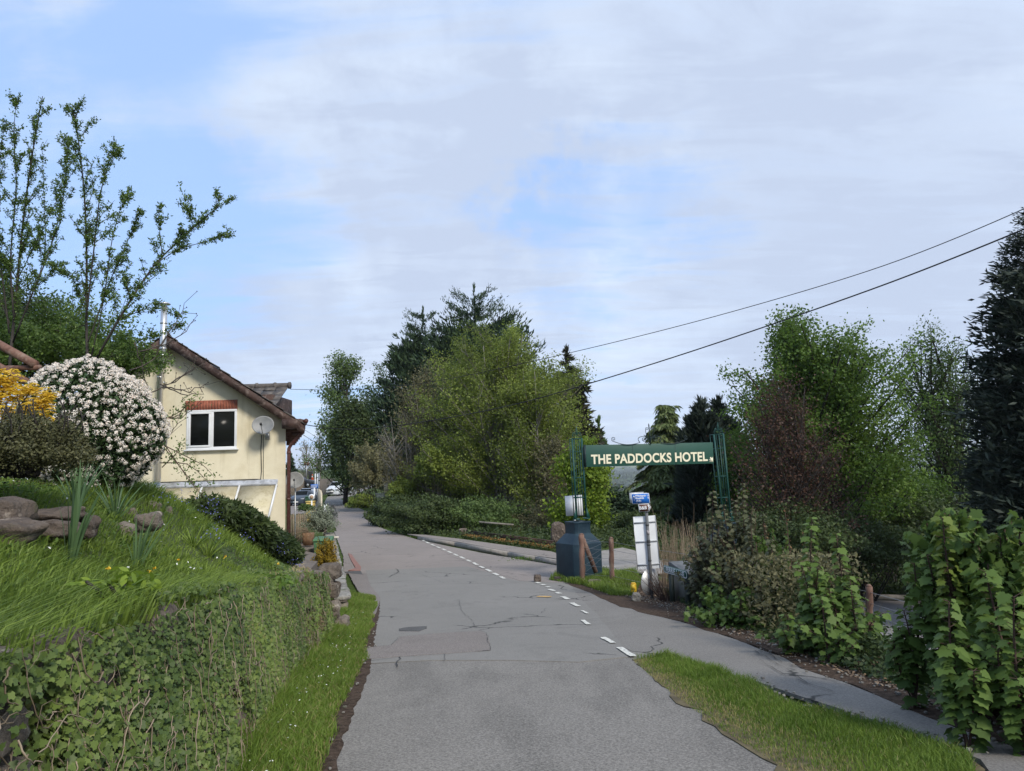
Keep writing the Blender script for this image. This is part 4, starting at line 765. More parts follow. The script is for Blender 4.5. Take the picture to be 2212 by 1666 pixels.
Cf = (Cc[:, None]+u*rr[:, None, None]*rg.uniform(.75, 1.05, (len(Cc), k, 1))).reshape(-1, 3); tn = rg.random(len(Cf)); tn = np.where(rg.random(len(Cf)) < .12, .0, .45+.55*tn)
leaves(m, Cf, rg.uniform(.014, .022, len(Cf)), OVAL, 0, tint=tn, base=u.reshape(-1, 3)*1.4); m.build('flowers', leafmat('petal_white', (.60, .47, .38), (.90, .86, .79), .25, .6, .2), root)
# ---- golden maple at the left edge
root = empty('maple_shrub', P(-10, 1010, 5.6), 'small golden-leaved maple at the left edge in front of the white bush', 'shrub'); m = MB(); w_ = MB(); L_GOLD = leafmat('leaf_gold', (.42, .25, .02), (.76, .56, .06), .35, .5)
for i, (X, Y, r) in enumerate([(15, 818, 30), (0, 850, 34), (40, 850, 26), (75, 880, 26), (55, 905, 30), (20, 890, 30), (10, 915, 24), (40, 935, 30), (62, 935, 22), (98, 865, 20), (108, 852, 14), (85, 900, 24), (35, 960, 20), (62, 972, 22), (80, 958, 14), (0, 825, 28), (70, 840, 16), (-30, 870, 50)]):
    p = P(X, Y, 5.7); k = int(r*3.0); R_ = W_(r, 5.7); C = p+rg.normal(0, .5, (k, 3))*[R_, R_, R_*.75]
    dirleaf(m, np.repeat(C, 5, 0), np.tile([0, 0, -.35], (k*5, 1))+np.column_stack([np.tile([math.cos(a) for a in (0, 1.25, 2.5, 3.77, 5.03)], k), np.tile([math.sin(a) for a in (0, 1.25, 2.5, 3.77, 5.03)], k), np.zeros(k*5)])+rg.normal(0, .15, (k*5, 3)), .036, .012, np.repeat(.35+.3*(i % 3)/2+rg.normal(0, .2, k), 5))
    w_.tube(curve(P(-30, 1010, 5.75), p, [0, 0, .08], 5), np.linspace(.016, .003, 5), 4)
w_.build('stems', TWIGR, root); m.build('foliage', L_GOLD, root)
p = P(50, 985, 5.4); bush('heather_shrub', 'dark brownish fine-leaved shrub below the golden maple at the left edge', p, (W_(125, 5.4), .5, W_(85, 5.4)), leafmat('leaf_heather', (.03, .032, .012), (.085, .085, .035), .1), 26000, .022, seed=61, ground=False, lump=.1, spikes=40, shell=.3, stems=40)
# dark creeping evergreen along the bank shoulder in front of the house
def creeper(x, y): return B_(x, y)
m = MB(); C = []
path = [P(440, 1092, 10.6), P(500, 1108, 11.2), P(550, 1138, 11.9), P(600, 1170, 12.6), P(620, 1190, 13.2)]
root = empty('creeping_juniper', path[2], 'dark green creeping evergreen draped over the bank edge below the lean-to', 'shrub')
for i in range(4):
    for j in range(10):
        u = j/10; c_ = path[i]*(1-u)+path[i+1]*u; r = np.array([.38, .5, .24])*(1-.09*i); k = 900; dd = rg.normal(size=(k, 3)); dd /= np.linalg.norm(dd, axis=1, keepdims=True); C.append(c_-[0, 0, .1]+dd*r*rg.uniform(.7, 1.05, (k, 1)))
C = np.vstack(C); dirleaf(m, C, rg.normal(0, .6, C.shape)+[.3, -.3, -.2], .10, .035, .45+.8*(vnoise(C[:, 0]*2, C[:, 2]*3, .4, 5)-.5)+rg.normal(0, .15, len(C))); m.build('foliage', L_DARK, root)
w_ = MB(); [w_.tube([path[i], path[i+1]], .03, 5) for i in range(4)]; w_.build('stems', BARKD, root)
# bluebells, small flowers
BLUE = leafmat('petal_blue', (.10, .10, .42), (.26, .27, .62), .2)
for i, (X, Y, d, lab) in enumerate([(355, 1082, 8.4, 'bluebells at the crest of the bank under the white bush'), (407, 1075, 9.2, 'bluebells left of the lean-to bars'), (455, 1085, 9.6, 'upper bluebells before the creeping evergreen'), (452, 1108, 9.3, 'lower bluebells before the creeping evergreen'), (535, 1160, 10.2, 'bluebells on the slope below the creeping evergreen'),
                                    (608, 1185, 12, 'bluebells beside the house corner'), (462, 1150, 8, 'single bluebell in the bank grass'), (640, 1215, 12.5, 'bluebells over the yard gravel')]):
    p = P(X, Y, d); root = spears('bluebell_clump', lab, p, 22, .16, L_SPEAR, .8, .008, 'flowers', 'bluebell clumps on the bank', seed=100+i); m = MB()
    C = p+rg.normal(0, 1, (26, 3))*[.07, .07, .05]; leaves(m, C, .022, OVAL, 0); tag(m.build('flowers', BLUE, root), kind='stuff')
m = MB(); n_ = 90; y = 4+8*rg.random(n_); x = xw(y)-.3-3.5*rg.random(n_); C = np.column_stack([x, y, B_(x, y)+.12]); leaves(m, C, .024, OVAL, 2); leaves(m, C+[0, 0, .004], .022, OVAL, 1)
y = 4+9*rg.random(120); x = np.minimum(lex(y)-.2-.3*rg.random(120), -1.3); C = np.column_stack([x, y, H(x, y)+.12]); leaves(m, C, .018, OVAL, 2)
tag(m.build('daisies', leafmat('petal_daisy', (.7, .7, .62), (.85, .85, .8), .1)), 'tiny white daisies dotted through the grass', 'daisies', kind='stuff')
m = MB(); 
for X, Y, d in ((488, 1130, 7.6), (325, 1215, 4.6), (335, 1200, 5), (385, 1222, 5.6), (235, 1250, 3.9), (600, 1225, 9)):
    p = P(X, Y, d); p[2] = float(B_(p[0], p[1]))+.17; leaves(m, p+rg.normal(0, .006, (14, 3)), .02, OVAL, 1.5)
tag(m.build('dandelions', leafmat('petal_yellow', (.7, .42, .03), (.8, .55, .05), .1)), 'a few yellow dandelions in the bank grass', 'dandelions', kind='stuff')
# ---- sparse upright trees above the white bush
def sapling_tree(label, d, stems, seed, name='plum_tree', mt=None, leaf=.055, dens=1., grp='sparse upright trees behind the white bush'):
    """stems: polylines in the view at depth d; each carries side twigs covered in small leaves"""
    rg_ = np.random.default_rng(seed); b = P(*stems[0][0][0], d); b[2] -= .5; root = empty(name, b, label, 'tree', grp); w_ = MB(); m = MB()
    for si, (st, r0, n_t, tl) in enumerate(stems):
        pts = [P(X, Y, d+.3*math.sin(si*2.1+j*.9)*(j > 0)) for j, (X, Y) in enumerate(st)]; pts = np.array(pts); k = 16; u = np.linspace(0, len(pts)-1, k); sp_ = np.column_stack([np.interp(u, np.arange(len(pts)), pts[:, j]) for j in range(3)])
        for _ in range(2): sp_[1:-1] = (sp_[:-2]+sp_[2:]+sp_[1:-1]*2)/4
        w_.tube(sp_, .5*r0*np.linspace(1, .22, k), 6)
        L = np.linalg.norm(np.diff(sp_, axis=0), axis=1).sum(); ax = (sp_[-1]-sp_[0])/L
        def dress(c, n_, sg):
            n_ = max(2, int(n_*dens)); u_ = rg_.random(n_); idx = u_*(len(c)-1); q_ = np.column_stack([np.interp(idx, np.arange(len(c)), c[:, j]) for j in range(3)])
            k_ = 4; q_ = q_[rg_.integers(0, max(1, n_*2//3), n_)]+rg_.normal(0, .02, (n_, 3)); C = np.repeat(q_, k_, 0)+rg_.normal(0, sg*.5, (n_*k_, 3)); dirleaf(m, C, rg_.normal(0, 1, C.shape)+[0, 0, .4], leaf*rg_.uniform(.6, 1.2, len(C)), leaf*.42, .4+rg_.normal(0, .22, len(C)))
        dress(sp_[3:], L*40, .035)
        for i in range(n_t):
            q_ = rg_.uniform(.18, .97); p0 = np.array([np.interp(q_*(k-1), np.arange(k), sp_[:, j]) for j in range(3)]); sd_ = rg_.choice([-1, 1]); dr = ax*.9+np.array([sd_*rg_.uniform(.3, .9), rg_.normal(0, .35), .25]); dr /= np.linalg.norm(dr); l = tl*rg_.uniform(.4, 1.1)*(1.1-.6*q_)
            c = curve(p0, p0+dr*l, rg_.normal(0, .05, 3)*l+[0, 0, -.04*l], 6); w_.tube(c, np.linspace(max(.005, r0*.22), .003, 6), 4, cap=False); dress(c, l*52, .028)
            if rg_.random() < .5:
                p1 = c[3]; dr2 = dr+rg_.normal(0, .5, 3)+[0, 0, .3]; c2 = curve(p1, p1+dr2/np.linalg.norm(dr2)*l*.45, [0, 0, 0], 4); w_.tube(c2, np.linspace(.004, .0025, 4), 3, cap=False); dress(c2, l*30, .03)
    w_.build('trunk', BARKD, root, smooth=True); m.build('crown', mt or L_MID2, root); return root
L_MID2 = leafmat('leaf_plum', (.038, .072, .014), (.12, .18, .036), .35, .5, .35)
sapling_tree('sparse upright tree with one tall straight leader and a long branch arching to the right', 12.5,
             [([(190, 800), (186, 700), (188, 560), (184, 430), (170, 300), (156, 225)], .05, 26, .75), ([(186, 690), (205, 520), (215, 420), (240, 330), (262, 340)], .028, 14, .6), ([(200, 790), (250, 700), (300, 620), (340, 560), (400, 510), (440, 470), (500, 428)], .045, 26, .6),
              ([(330, 575), (380, 540), (450, 520), (500, 508)], .02, 12, .4), ([(350, 550), (345, 500), (342, 445)], .014, 7, .3), ([(420, 500), (405, 450), (388, 398)], .012, 6, .3), ([(190, 740), (240, 600), (285, 500), (305, 450)], .024, 14, .5), ([(195, 780), (225, 650), (240, 520), (262, 440), (288, 420)], .022, 12, .5),
              ([(260, 690), (330, 660), (400, 690)], .014, 8, .35), ([(186, 620), (140, 590), (110, 570)], .014, 8, .4), ([(210, 780), (290, 740), (350, 720), (400, 700)], .014, 8, .4), ([(200, 790), (270, 755), (330, 770), (350, 800)], .012, 7, .35), ([(190, 700), (130, 720), (100, 700)], .014, 8, .4)], 1)
sapling_tree('sparse upright tree at the far left, partly outside the view', 13,
             [([(20, 800), (30, 690), (42, 560), (55, 430), (75, 300), (92, 208)], .055, 26, .7), ([(30, 690), (20, 560), (38, 400), (28, 290), (36, 215)], .03, 18, .5), ([(28, 740), (75, 620), (110, 540), (140, 420), (145, 320), (152, 295)], .03, 22, .6), ([(75, 630), (100, 540), (95, 420), (90, 310)], .018, 12, .4),
              ([(20, 720), (0, 560), (-10, 430), (10, 260)], .03, 16, .5), ([(40, 600), (80, 520), (130, 420), (150, 300)], .018, 12, .4), ([(22, 700), (-20, 600), (-40, 480)], .02, 10, .5)], 2)
p = P(120, 735, 15); bush('shrub', 'dense green shrubbery behind the white bush, below the sparse trees', P(110, 780, 15), (W_(190, 15), 1.4, W_(120, 15)), L_MID2, 30000, .07, seed=63, ground=False, lump=.2, spikes=30, shell=.3, stems=30)
bush('shrub', 'taller dark shrub at the far left behind the sparse tree', P(-20, 740, 16), (W_(150, 16), 1.4, W_(160, 16)), L_DARK, 22000, .08, seed=64, ground=False, lump=.2, spikes=20, shell=.3)
bush('shrub', 'green shrub tucked between the white bush and the house roof', P(262, 790, 13), (W_(60, 13), .5, W_(58, 13)), L_MID2, 6000, .055, seed=65, ground=False, lump=.25, spikes=12, shell=.2)
# bare budding twigs and bramble before the gable
root = empty('bare_shrub', P(350, 900, 11), 'bare budding twigs reaching across the gable beside the flue', 'shrub'); w_ = MB(); m = MB()
for pts in ([(300, 860), (350, 838), (400, 810), (440, 785)], [(350, 838), (410, 845), (452, 830)], [(370, 828), (410, 800), (430, 770)], [(300, 760), (350, 748), (395, 722), (420, 690)], [(340, 750), (380, 700), (398, 655)], [(345, 830), (390, 850), (440, 852)], [(350, 960), (370, 930), (392, 910)], [(300, 900), (360, 905), (400, 900), (420, 880)], [(290, 740), (310, 800), (320, 850)], [(280, 800), (330, 780), (350, 740)]):
    q_ = np.array([P(X, Y, 11+.2*i) for i, (X, Y) in enumerate(pts)]); q_ = np.column_stack([np.interp(np.linspace(0, len(q_)-1, 9), np.arange(len(q_)), q_[:, j]) for j in range(3)]); q_[1:-1] += rg.normal(0, .012, (7, 3)); w_.tube(q_, np.linspace(.011, .004, 9), 4)
    for j in range(2, 9):
        e = q_[j]+rg.normal(0, .08, 3)*[1.4, 1, 1]+[.05, 0, .08]; w_.tube([q_[j], e], .004, 3); rockmesh(m, e, (.016, .016, .026), j, 3, 2)
w_.build('stems', BARK, root); tag(m.build('buds', BARKD, root), kind='stuff')
root = empty('bramble_sprays', P(360, 1000, 10.5), 'arching leafy bramble stems between the white bush and the window', 'bramble'); w_ = MB(); m = MB()
for pts in ([(350, 960), (400, 985), (440, 1005), (462, 1030)], [(340, 950), (390, 1010), (430, 1060)], [(345, 1000), (400, 1000), (430, 1020), (455, 1050)], [(330, 920), (370, 900), (395, 885), (410, 870)], [(350, 1010), (385, 975), (390, 955)], [(335, 930), (410, 1040), (440, 1075)], [(350, 905), (385, 900), (405, 870), (425, 855)]):
    q_ = np.array([P(X, Y, 10.5) for X, Y in pts]); q_ = np.column_stack([np.interp(np.linspace(0, len(q_)-1, 9), np.arange(len(q_)), q_[:, j]) for j in range(3)]); w_.tube(q_, np.linspace(.008, .003, 9), 4)
    C = np.repeat(q_[2:], 10, 0)+rg.normal(0, .055, (70, 3)); leaves(m, C, rg.uniform(.03, .055, 70), OVAL, .3)
w_.build('stems', TWIGR, root); m.build('foliage', L_MID2, root)
# rusty tubular frame at the left edge
RUST = mat('rusty_steel', (.10, .045, .03), (.19, .10, .07), 14, .75, stain=(.32, .25, .2), sscale=6, samt=.5)
root = empty('rusty_pipe_frame', P(0, 790, 9.4), 'rusty brown steel tube frame poking in at the left edge above the white bush', 'frame')
for a, b, r, nm in (((-60, 712), (76, 788), .055, 'tube'), ((-40, 797), (86, 794), .035, 'crossbar'), ((-50, 765), (60, 826), .045, 'lower_tube')): MB().tube([P(*a, 9.6), P(*b, 9.2)], r, 14).build(nm, RUST, root, smooth=True)
# ================================================================ the house
HY = 21.0
def hp(X, Y): return P(X, Y, HY)
RX = hp(617, 1000)[0]; AX = hp(362, 735)[0]; HW = RX-AX                     # half width of the gable
ZR = hp(358, 738)[2]; ZE = hp(617, 905)[2]; SK = -.33; DEP = 8.5
def hw(x, v, z): return np.array([x+SK*v, HY+v, z])
RENDER = mat('cream_render', (.66, .60, .44), (.72, .66, .50), 3, .9, bmp=.25, bscale=60, bdist=.004, stain=(.50, .42, .27), sscale=.9, samt=.4)
def streaks(m):
    t = NT(m.node_tree); b = [n for n in m.node_tree.nodes if n.type == 'BSDF_PRINCIPLED'][0]; src = b.inputs['Base Color'].links[0].from_socket; v = coord(t, True)
    s_ = t.ramp(t.noise(t.vmath('MULTIPLY', v, (3.5, 3.5, .35)), 1., 5, .6), .55, .75); t.put(b.inputs['Base Color'], t.mix(t.math('MULTIPLY', s_, .55), src, (.40, .35, .23)))
streaks(RENDER)
WOOD = mat('dark_stained_timber', (.035, .020, .015), (.075, .042, .033), 4, .75, stain=(.22, .165, .14), sscale=7, samt=.8, bmp=.5, stretch=(1, 1, 1))
TILE = mat('concrete_tile', (.07, .062, .058), (.13, .115, .105), 7, .9, stain=(.22, .20, .17), sscale=4, samt=.6, bmp=.5)
UPVC = mat('white_upvc', (.72, .73, .74), (.78, .79, .80), 2, .35, bmp=0, stain=(.55, .55, .5), sscale=2, samt=.3)
BRICK = mat('red_brick', (.25, .075, .045), (.36, .12, .075), 12, .85, bmp=.5)
PIPE = mat('brown_gutter', (.07, .026, .02), (.11, .042, .034), 5, .45, bmp=.1, stain=(.2, .14, .11), sscale=9, samt=.4)
STEEL = mat('brushed_stainless', (.62, .62, .61), (.74, .73, .72), 3, .36, .9, bmp=.05, stretch=(1, 1, .15)); LEAD = mat('silver_flashing', (.42, .43, .45), (.62, .63, .65), 6, .42, .35, stain=(.2, .2, .19), sscale=3, samt=.6, bmp=.5)
m_, t_ = newmat('dark_window_glass'); t_.put(t_.b.inputs['Base Color'], (.012, .014, .013)); t_.put(t_.b.inputs['Roughness'], .18); t_.put(t_.b.inputs['Specular IOR Level'], .06); GLASS = m_
POLY = mat('aged_polycarbonate', (.56, .50, .33), (.64, .58, .42), 4, .5, bmp=.1, stain=(.36, .30, .17), sscale=7, samt=.55)
house = empty('house', hw(AX, 0, ZE-4.4), 'cream rendered house seen gable-on, with a steel flue and dark timber roof edges', 'house')
ZB = float(H(AX, HY))-.6; m = MB(); W4 = [(AX-HW, ZB), (RX, ZB), (RX, ZE), (AX, ZR-.02), (AX-HW, ZE)]
A = np.array([hw(x, 0, z) for x, z in W4]); B2 = np.array([hw(x, DEP, z) for x, z in W4]); j = np.arange(5); k = (j+1) % 5
m.add(np.vstack([A, B2]), [j[None], (j+5)[::-1][None], np.stack([j, j+5, k+5, k], -1)[[1, 4]]]); m.build('wall', RENDER, house)
# roof slopes with overlapping tile courses
rf = MB(); OH = .42; slope = (ZR-ZE)/HW; eL = .52
def roofside(sg):
    nc = 13; x1 = HW+eL
    for i in range(nc):
        a, b = x1*i/nc, x1*(i+1)/nc+.03; za, zb = ZR+.16-slope*a, ZR+.16-slope*b; nr = 26
        for r in range(nr):
            v0, v1 = -OH+(DEP+OH+.2)*r/nr+.006, -OH+(DEP+OH+.2)*(r+1)/nr-.006; h = .025+.006*math.sin(r*7+i*3); dz = .012*math.sin(i*5+r*3.3)
            V = [hw(AX+sg*a, v0, za+dz), hw(AX+sg*b, v0, zb+.03+dz), hw(AX+sg*b, v1, zb+.03+dz), hw(AX+sg*a, v1, za+dz)]; V = V+[q+np.array([0, 0, -h]) for q in V]
            rf.add(V, np.array([[0, 1, 2, 3], [7, 6, 5, 4], [0, 4, 5, 1], [1, 5, 6, 2], [2, 6, 7, 3], [3, 7, 4, 0]]))
roofside(1); roofside(-1)
roof = rf.build('roof', TILE, house)
rd = MB(); rd.tube([hw(AX, v, ZR+.16) for v in np.linspace(-OH, DEP+.2, 20)], .09, 8); rd.build('ridge', TILE, roof)
vb = MB()                                                    # bargeboards
for sg in (1, -1):
    x1 = HW+eL-.02; tp_ = [(0, ZR+.11), (x1, ZR+.11-slope*x1), (x1, ZR+.11-slope*x1-.24), (0, ZR+.11-.30)]
    if sg < 0: tp_ = tp_[::-1]
    vb.prism([(sg*a, z) for a, z in tp_], hw(AX, -OH+.02, 0)*[1, 1, 0], (1, 0, 0), (0, 0, 1), (0, .035, 0))
vb.build('bargeboard', WOOD, house); sf = MB()
for sg in (1, -1):
    x1 = HW+eL-.03; V = [hw(AX, -OH+.05, ZR-.10), hw(AX+sg*x1, -OH+.05, ZR-.10-slope*x1+.03), hw(AX+sg*x1, 0, ZR-.10-slope*x1+.03), hw(AX, 0, ZR-.10)]; V += [q+np.array([0, 0, .03]) for q in V]
    sf.add(V, np.array([[0, 1, 2, 3], [7, 6, 5, 4], [0, 4, 5, 1], [1, 5, 6, 2]]))
sf.build('soffit', WOOD, house)
eb = MB(); eb.box(hw(RX+.22, -.16, ZE-.17), (.52, .5, .26)); eb.build('box_end', WOOD, house)
gt = MB(); zg = ZE-.10
gt.tube([hw(RX+.56, -.35, zg), hw(RX+.56, DEP, zg-.05)], .065, 8); gt.build('gutter', PIPE, house, smooth=True)
dp = MB(); dp.tube([hw(RX+.50, -.2, zg-.05), hw(RX+.48, -.2, zg-.3), hw(RX+.16, -.05, zg-.62), hw(RX+.09, -.05, zg-.75), hw(RX+.09, -.05, ZB+.3)], .05, 10)
for z in (zg-.9, zg-2.2, zg-3.4): dp.tube([hw(RX+.09, -.05, z), hw(RX+.09, -.05, z+.07)], .062, 10)
dp.build('downpipe', PIPE, house, smooth=True)
# eave brackets and the small side dormer
eb = MB()
for v in (.1, 1.4, 2.7, 4.0, 5.3): eb = MB(); eb.box(hw(RX+.25, v, ZE-.33), (.5, .08, .10)); eb.box(hw(RX+.30, v, ZE-.455), (.3, .07, .152)); eb.build('eave_bracket', PIPE, house)
dv = 2.2; zt = P(590, 835, HY+dv)[2]; xd0 = P(545, 835, HY+dv)[0]; xd1 = P(624, 835, HY+dv)[0]; dm = MB(); wdt = 1.3
for i in range(5):
    y0 = HY+dv-1.45+i*.3; z0 = zt-.85+i*.17
    for c_ in range(6):
        xa = xd0-1.0+(xd1-xd0+1.0)*c_/6; xb = xd0-1.0+(xd1-xd0+1.0)*(c_+1)/6-.012; dz = .01*math.sin(c_*4+i*9)
        V = [(xa, y0, z0+.03+dz), (xb, y0, z0+.03+dz), (xb, y0+.32, z0+.2+dz), (xa, y0+.32, z0+.2+dz)]; V += [(a, b, c-.03) for a, b, c in V]; dm.add(V, np.array([[0, 1, 2, 3], [7, 6, 5, 4], [0, 4, 5, 1], [1, 5, 6, 2], [3, 7, 4, 0], [2, 6, 7, 3]]))
dorm = dm.build('dormer', TILE, house); m = MB(); m.tube([(xd0-1, HY+dv+.03, zt+.02), (xd1+.03, HY+dv+.03, zt+.02)], .085, 8)
for xx in (xd0+.1, (xd0+xd1)/2+.1, xd1-.02): m.tube([(xx, HY+dv+.03, zt+.02), (xx+.07, HY+dv+.03, zt+.02)], .11, 8)
m.build('ridge', TILE, dorm); m = MB(); m.box(((xd0-1+xd1)/2-.1, HY+dv+.1, zt-.9), (xd1-xd0+.75, 2.0, 1.1)); m.box(((xd0-1+xd1)/2, HY+dv-1.3, zt-.92), (xd1-xd0+1.0, .1, .17)); m.build('cheek', WOOD, dorm)
# window
def rect(X0, Y0, X1, Y1, y=HY):
    a, b = P(X0, Y0, y), P(X1, Y1, y); return a[0], b[0], b[2], a[2]
x0, x1, z0, z1 = rect(405, 887, 512, 969); m = MB(); fw = .065
def bar(m, xa, xb, za, zb, y0, dp_): m.box(((xa+xb)/2, y0-dp_/2, (za+zb)/2), (xb-xa, dp_, zb-za))
xm = x0+(x1-x0)*.51
for a, b, c_, d_ in ((x0, x1, z1-fw, z1), (x0, x1, z0, z0+fw), (x0, x0+fw, z0+fw, z1-fw), (x1-fw, x1, z0+fw, z1-fw), (xm-.04, xm+.04, z0+fw, z1-fw)): bar(m, a, b, c_, d_, HY, .05)
win = bevel(m.build('window', UPVC, house), .006); m = MB(); s0, s1 = x0+fw, xm-.04; w2 = .05
for a, b, c_, d_ in ((s0, s1, z1-fw-w2, z1-fw), (s0, s1, z0+fw, z0+fw+w2), (s0, s0+w2, z0+fw+w2, z1-fw-w2), (s1-w2, s1, z0+fw+w2, z1-fw-w2)): bar(m, a, b, c_, d_, HY-.005, .065)
bevel(m.build('sash', UPVC, win), .006); m = MB(); bar(m, x0+.03, x1-.03, z0+.03, z1-.03, HY-.012, .012); m.build('pane', GLASS, win)
m = MB(); bar(m, x0-.06, x1+.05, z0-.035, z0-.002, HY, .11); bevel(m.build('sill', UPVC, win), .005)
a0, a1, b0, b1 = rect(401, 867, 513, 886); m = MB(); nb = 18
for i in range(nb): w_ = (a1-a0)/nb; m.box((a0+w_*(i+.5), HY-.008, (b0+b1)/2), (w_-.010, .03, b1-b0), tint=RG.random())
lt = m.build('lintel', BRICK, house); m = MB(); m.box(((a0+a1)/2, HY-.003, (b0+b1)/2), (a1-a0+.01, .018, b1-b0+.01)); m.build('mortar', mat('mortar', (.36, .20, .14), (.42, .26, .19), 12, .9), lt)
# flue
m = MB(); f0 = P(346, 1040, 20.8); f1 = P(346, 815, 20.8); f2 = P(352, 772, 20.42); f3 = P(350.5, 662, 20.42); f1 = np.array([f1[0], f1[1], f1[2]]); f0[0] = f1[0]; f3[0] = f2[0]
m.tube([f0, f1, (f1+f2)/2+[.0, 0, .0], f2, f3], .088, 20); 
for p_ in (f1-[0, 0, .03], f1-[0, 0, 1.0], f2+[0, 0, .03], f2+[0, 0, .22], f2+[0, 0, .95]): m.tube([p_, p_+[0, 0, .045]], .098, 20)
fl = m.build('flue', STEEL, house, smooth=True); m = MB(); m.tube([f3, f3+[0, 0, .06]], .06, 14); m.tube([f3+[0, 0, .055], f3+[0, 0, .07], f3+[0, 0, .10], f3+[0, 0, .12]], np.array([.165, .17, .14, .03]), 20); m.build('cowl', STEEL, fl, smooth=True)
MB().box(f1+[0, .10, -.15], (.24, .16, .05)).build('bracket', STEEL, fl); MB().box(f1+[0, .10, -1.3], (.24, .16, .05)).build('bracket', STEEL, fl)
# lean-to with flashing, glazing bars and yellowed sheet
g0 = hp(355, 1051); g1 = hp(601, 1045); LZ = g0[2]; m = MB(); xL = g0[0]-1.6; xR = g1[0]
n_ = 26; xs_ = np.linspace(xL, xR, n_); pr = [(0, .11), (-.015, .10), (-.02, .03), (-.07, .015), (-.085, -.02), (-.05, -.075), (0, -.08)]
V = np.array([[[x, HY-.004+p_[0]+.006*math.sin(x*9+i), LZ+p_[1]+.008*math.sin(x*6+i*2)] for i, p_ in enumerate(pr)] for x in xs_]).reshape(-1, 3); kk = len(pr)
ii_, jj_ = np.meshgrid(np.arange(n_-1), np.arange(kk-1)); q_ = (ii_*kk+jj_).ravel(); m.add(V, np.stack([q_, q_+1, q_+kk+1, q_+kk], 1)); lean = MB()
yb = HY-.72; zb0 = P(590, 1118, yb)[2]; zt0 = LZ-.05; xr = P(589, 1090, HY-.4)[0]
for i, (xa, xb) in enumerate([(xL+.02, xL+.85), (xL+.87, P(519, 1060, HY)[0]-1.05), (P(519, 1060, HY)[0]-1.03, P(519, 1060, HY)[0]), (P(519, 1060, HY)[0], xr)]):
    V = [(xa, HY-.05, zt0), (xb, HY-.05, zt0), (xb, yb, zb0), (xa, yb, zb0)]; V += [(a, b, c-.025) for a, b, c in V]; lean.add(V, np.array([[3, 2, 1, 0], [4, 5, 6, 7], [0, 1, 5, 4], [1, 2, 6, 5], [2, 3, 7, 6], [3, 0, 4, 7]]))
lo = lean.build('lean_to_roof', POLY, house); m.build('flashing', LEAD, lo, smooth=True)
for xx in (xr, P(519, 1060, HY)[0], P(519, 1060, HY)[0]-1.05, P(519, 1060, HY)[0]-2.1, P(519, 1060, HY)[0]-3.1): MB().tube([(xx, HY-.07, zt0+.01), (xx, yb-.02, zb0+.01)], .034, 4).build('glazing_bar', UPVC, lo)
m = MB(); m.box(((xL+xr)/2, yb-.03, zb0-.04), (xr-xL+.05, .07, .05)); m.box(((xL+xr)/2, yb-.06, zb0-.13), (xr-xL+.12, .12, .07)); bevel(m.build('gutter', UPVC, lo), .02)
m = MB(); m.box((xr-.03, yb+.02, zb0-.75), (.08, .06, 1.2)); m.box(((xL+xr)/2, yb+.03, zb0-.35), (xr-xL, .02, .32)); m.box((xr-.55, yb+.02, zb0-.75), (.06, .06, 1.2)); m.build('frame', UPVC, lo)
m = MB(); m.box(((xL+xr)/2, yb+.05, zb0-.95), (xr-xL-.1, .02, 1.0)); m.box((xr-.04, HY-.36, zb0-.7), (.02, .66, 1.1)); m.build('pane', GLASS, lo)
m = MB(); m.box(((xL+xr)/2, yb+.1, (ZB+zb0-1.4)/2), (xr-xL, .12, zb0-1.4-ZB)); m.build('plinth_wall', RENDER, lo)
# satellite dishes
DISH = mat('dish_grey', (.20, .205, .205), (.26, .26, .255), 6, .5, bmp=.05); BLACK = mat('black_plastic', (.02, .02, .02), (.035, .035, .035), 8, .5, bmp=.1); GALV = mat('galvanised', (.35, .36, .37), (.46, .47, .48), 9, .4, .6, bmp=.1)
def dish(name, c, w_, h_, aim, label, wall=None, boom=(.1, -.5, -.35)):
    aim = Vector(aim).normalized(); R = np.array(aim.to_track_quat('Y', 'Z').to_matrix()); root = empty(name, c, label, 'satellite dish'); m = MB(); n = 9; k = 28
    rings = []
    for i in range(n+1):
        r = i/n; th = np.arange(k)*6.2832/k; rings.append(np.column_stack([r*w_/2*np.cos(th), (r*r-1)*.12*w_*np.ones(k), r*h_/2*np.sin(th)]))
    V = np.vstack(rings)@R.T+c; V2 = V-np.array(aim)*.012; i_, j_ = np.meshgrid(np.arange(n), np.arange(k)); a = (i_*k+j_).ravel(); b = (i_*k+(j_+1) % k).ravel()
    F = np.stack([a, b, b+k, a+k], 1); m.add(np.vstack([V, V2]), np.vstack([F, F[:, ::-1]+len(V), np.stack([n*k+np.arange(k), n*k+(np.arange(k)+1) % k, n*k+(np.arange(k)+1) % k+len(V), n*k+np.arange(k)+len(V)], 1)]))
    m.build('reflector', DISH, root, smooth=True); m = MB(); s_ = np.array([0, -.02, -h_*.46])@R.T+c; e = s_+np.array([0, w_*.55, h_*.30])@R.T; m.tube([s_, e], .013, 6); m.build('boom', GALV, root)
    m = MB(); m.tube([e, e-np.array(aim)*.09], .028, 10); m.box(e+[0, 0, .0], (.05, .05, .07)); m.build('receiver', BLACK, root)
    m = MB(); bk = c-np.array(aim)*.14*w_-np.array(aim)*.02
    if wall is not None:
        m.tube([bk, [bk[0], bk[1], bk[2]-.22], [bk[0], wall-.0, bk[2]-.24]], .018, 7); m.box((bk[0], wall-.012, bk[2]-.26), (.12, .02, .2))
    if m.n: m.build('bracket', GALV, root)
    return root
dc = P(568, 918, 20.55); dish('satellite_dish', dc, .60, .53, (.15, -.98, .28), 'grey oval satellite dish on the gable between the window and the eave', HY)
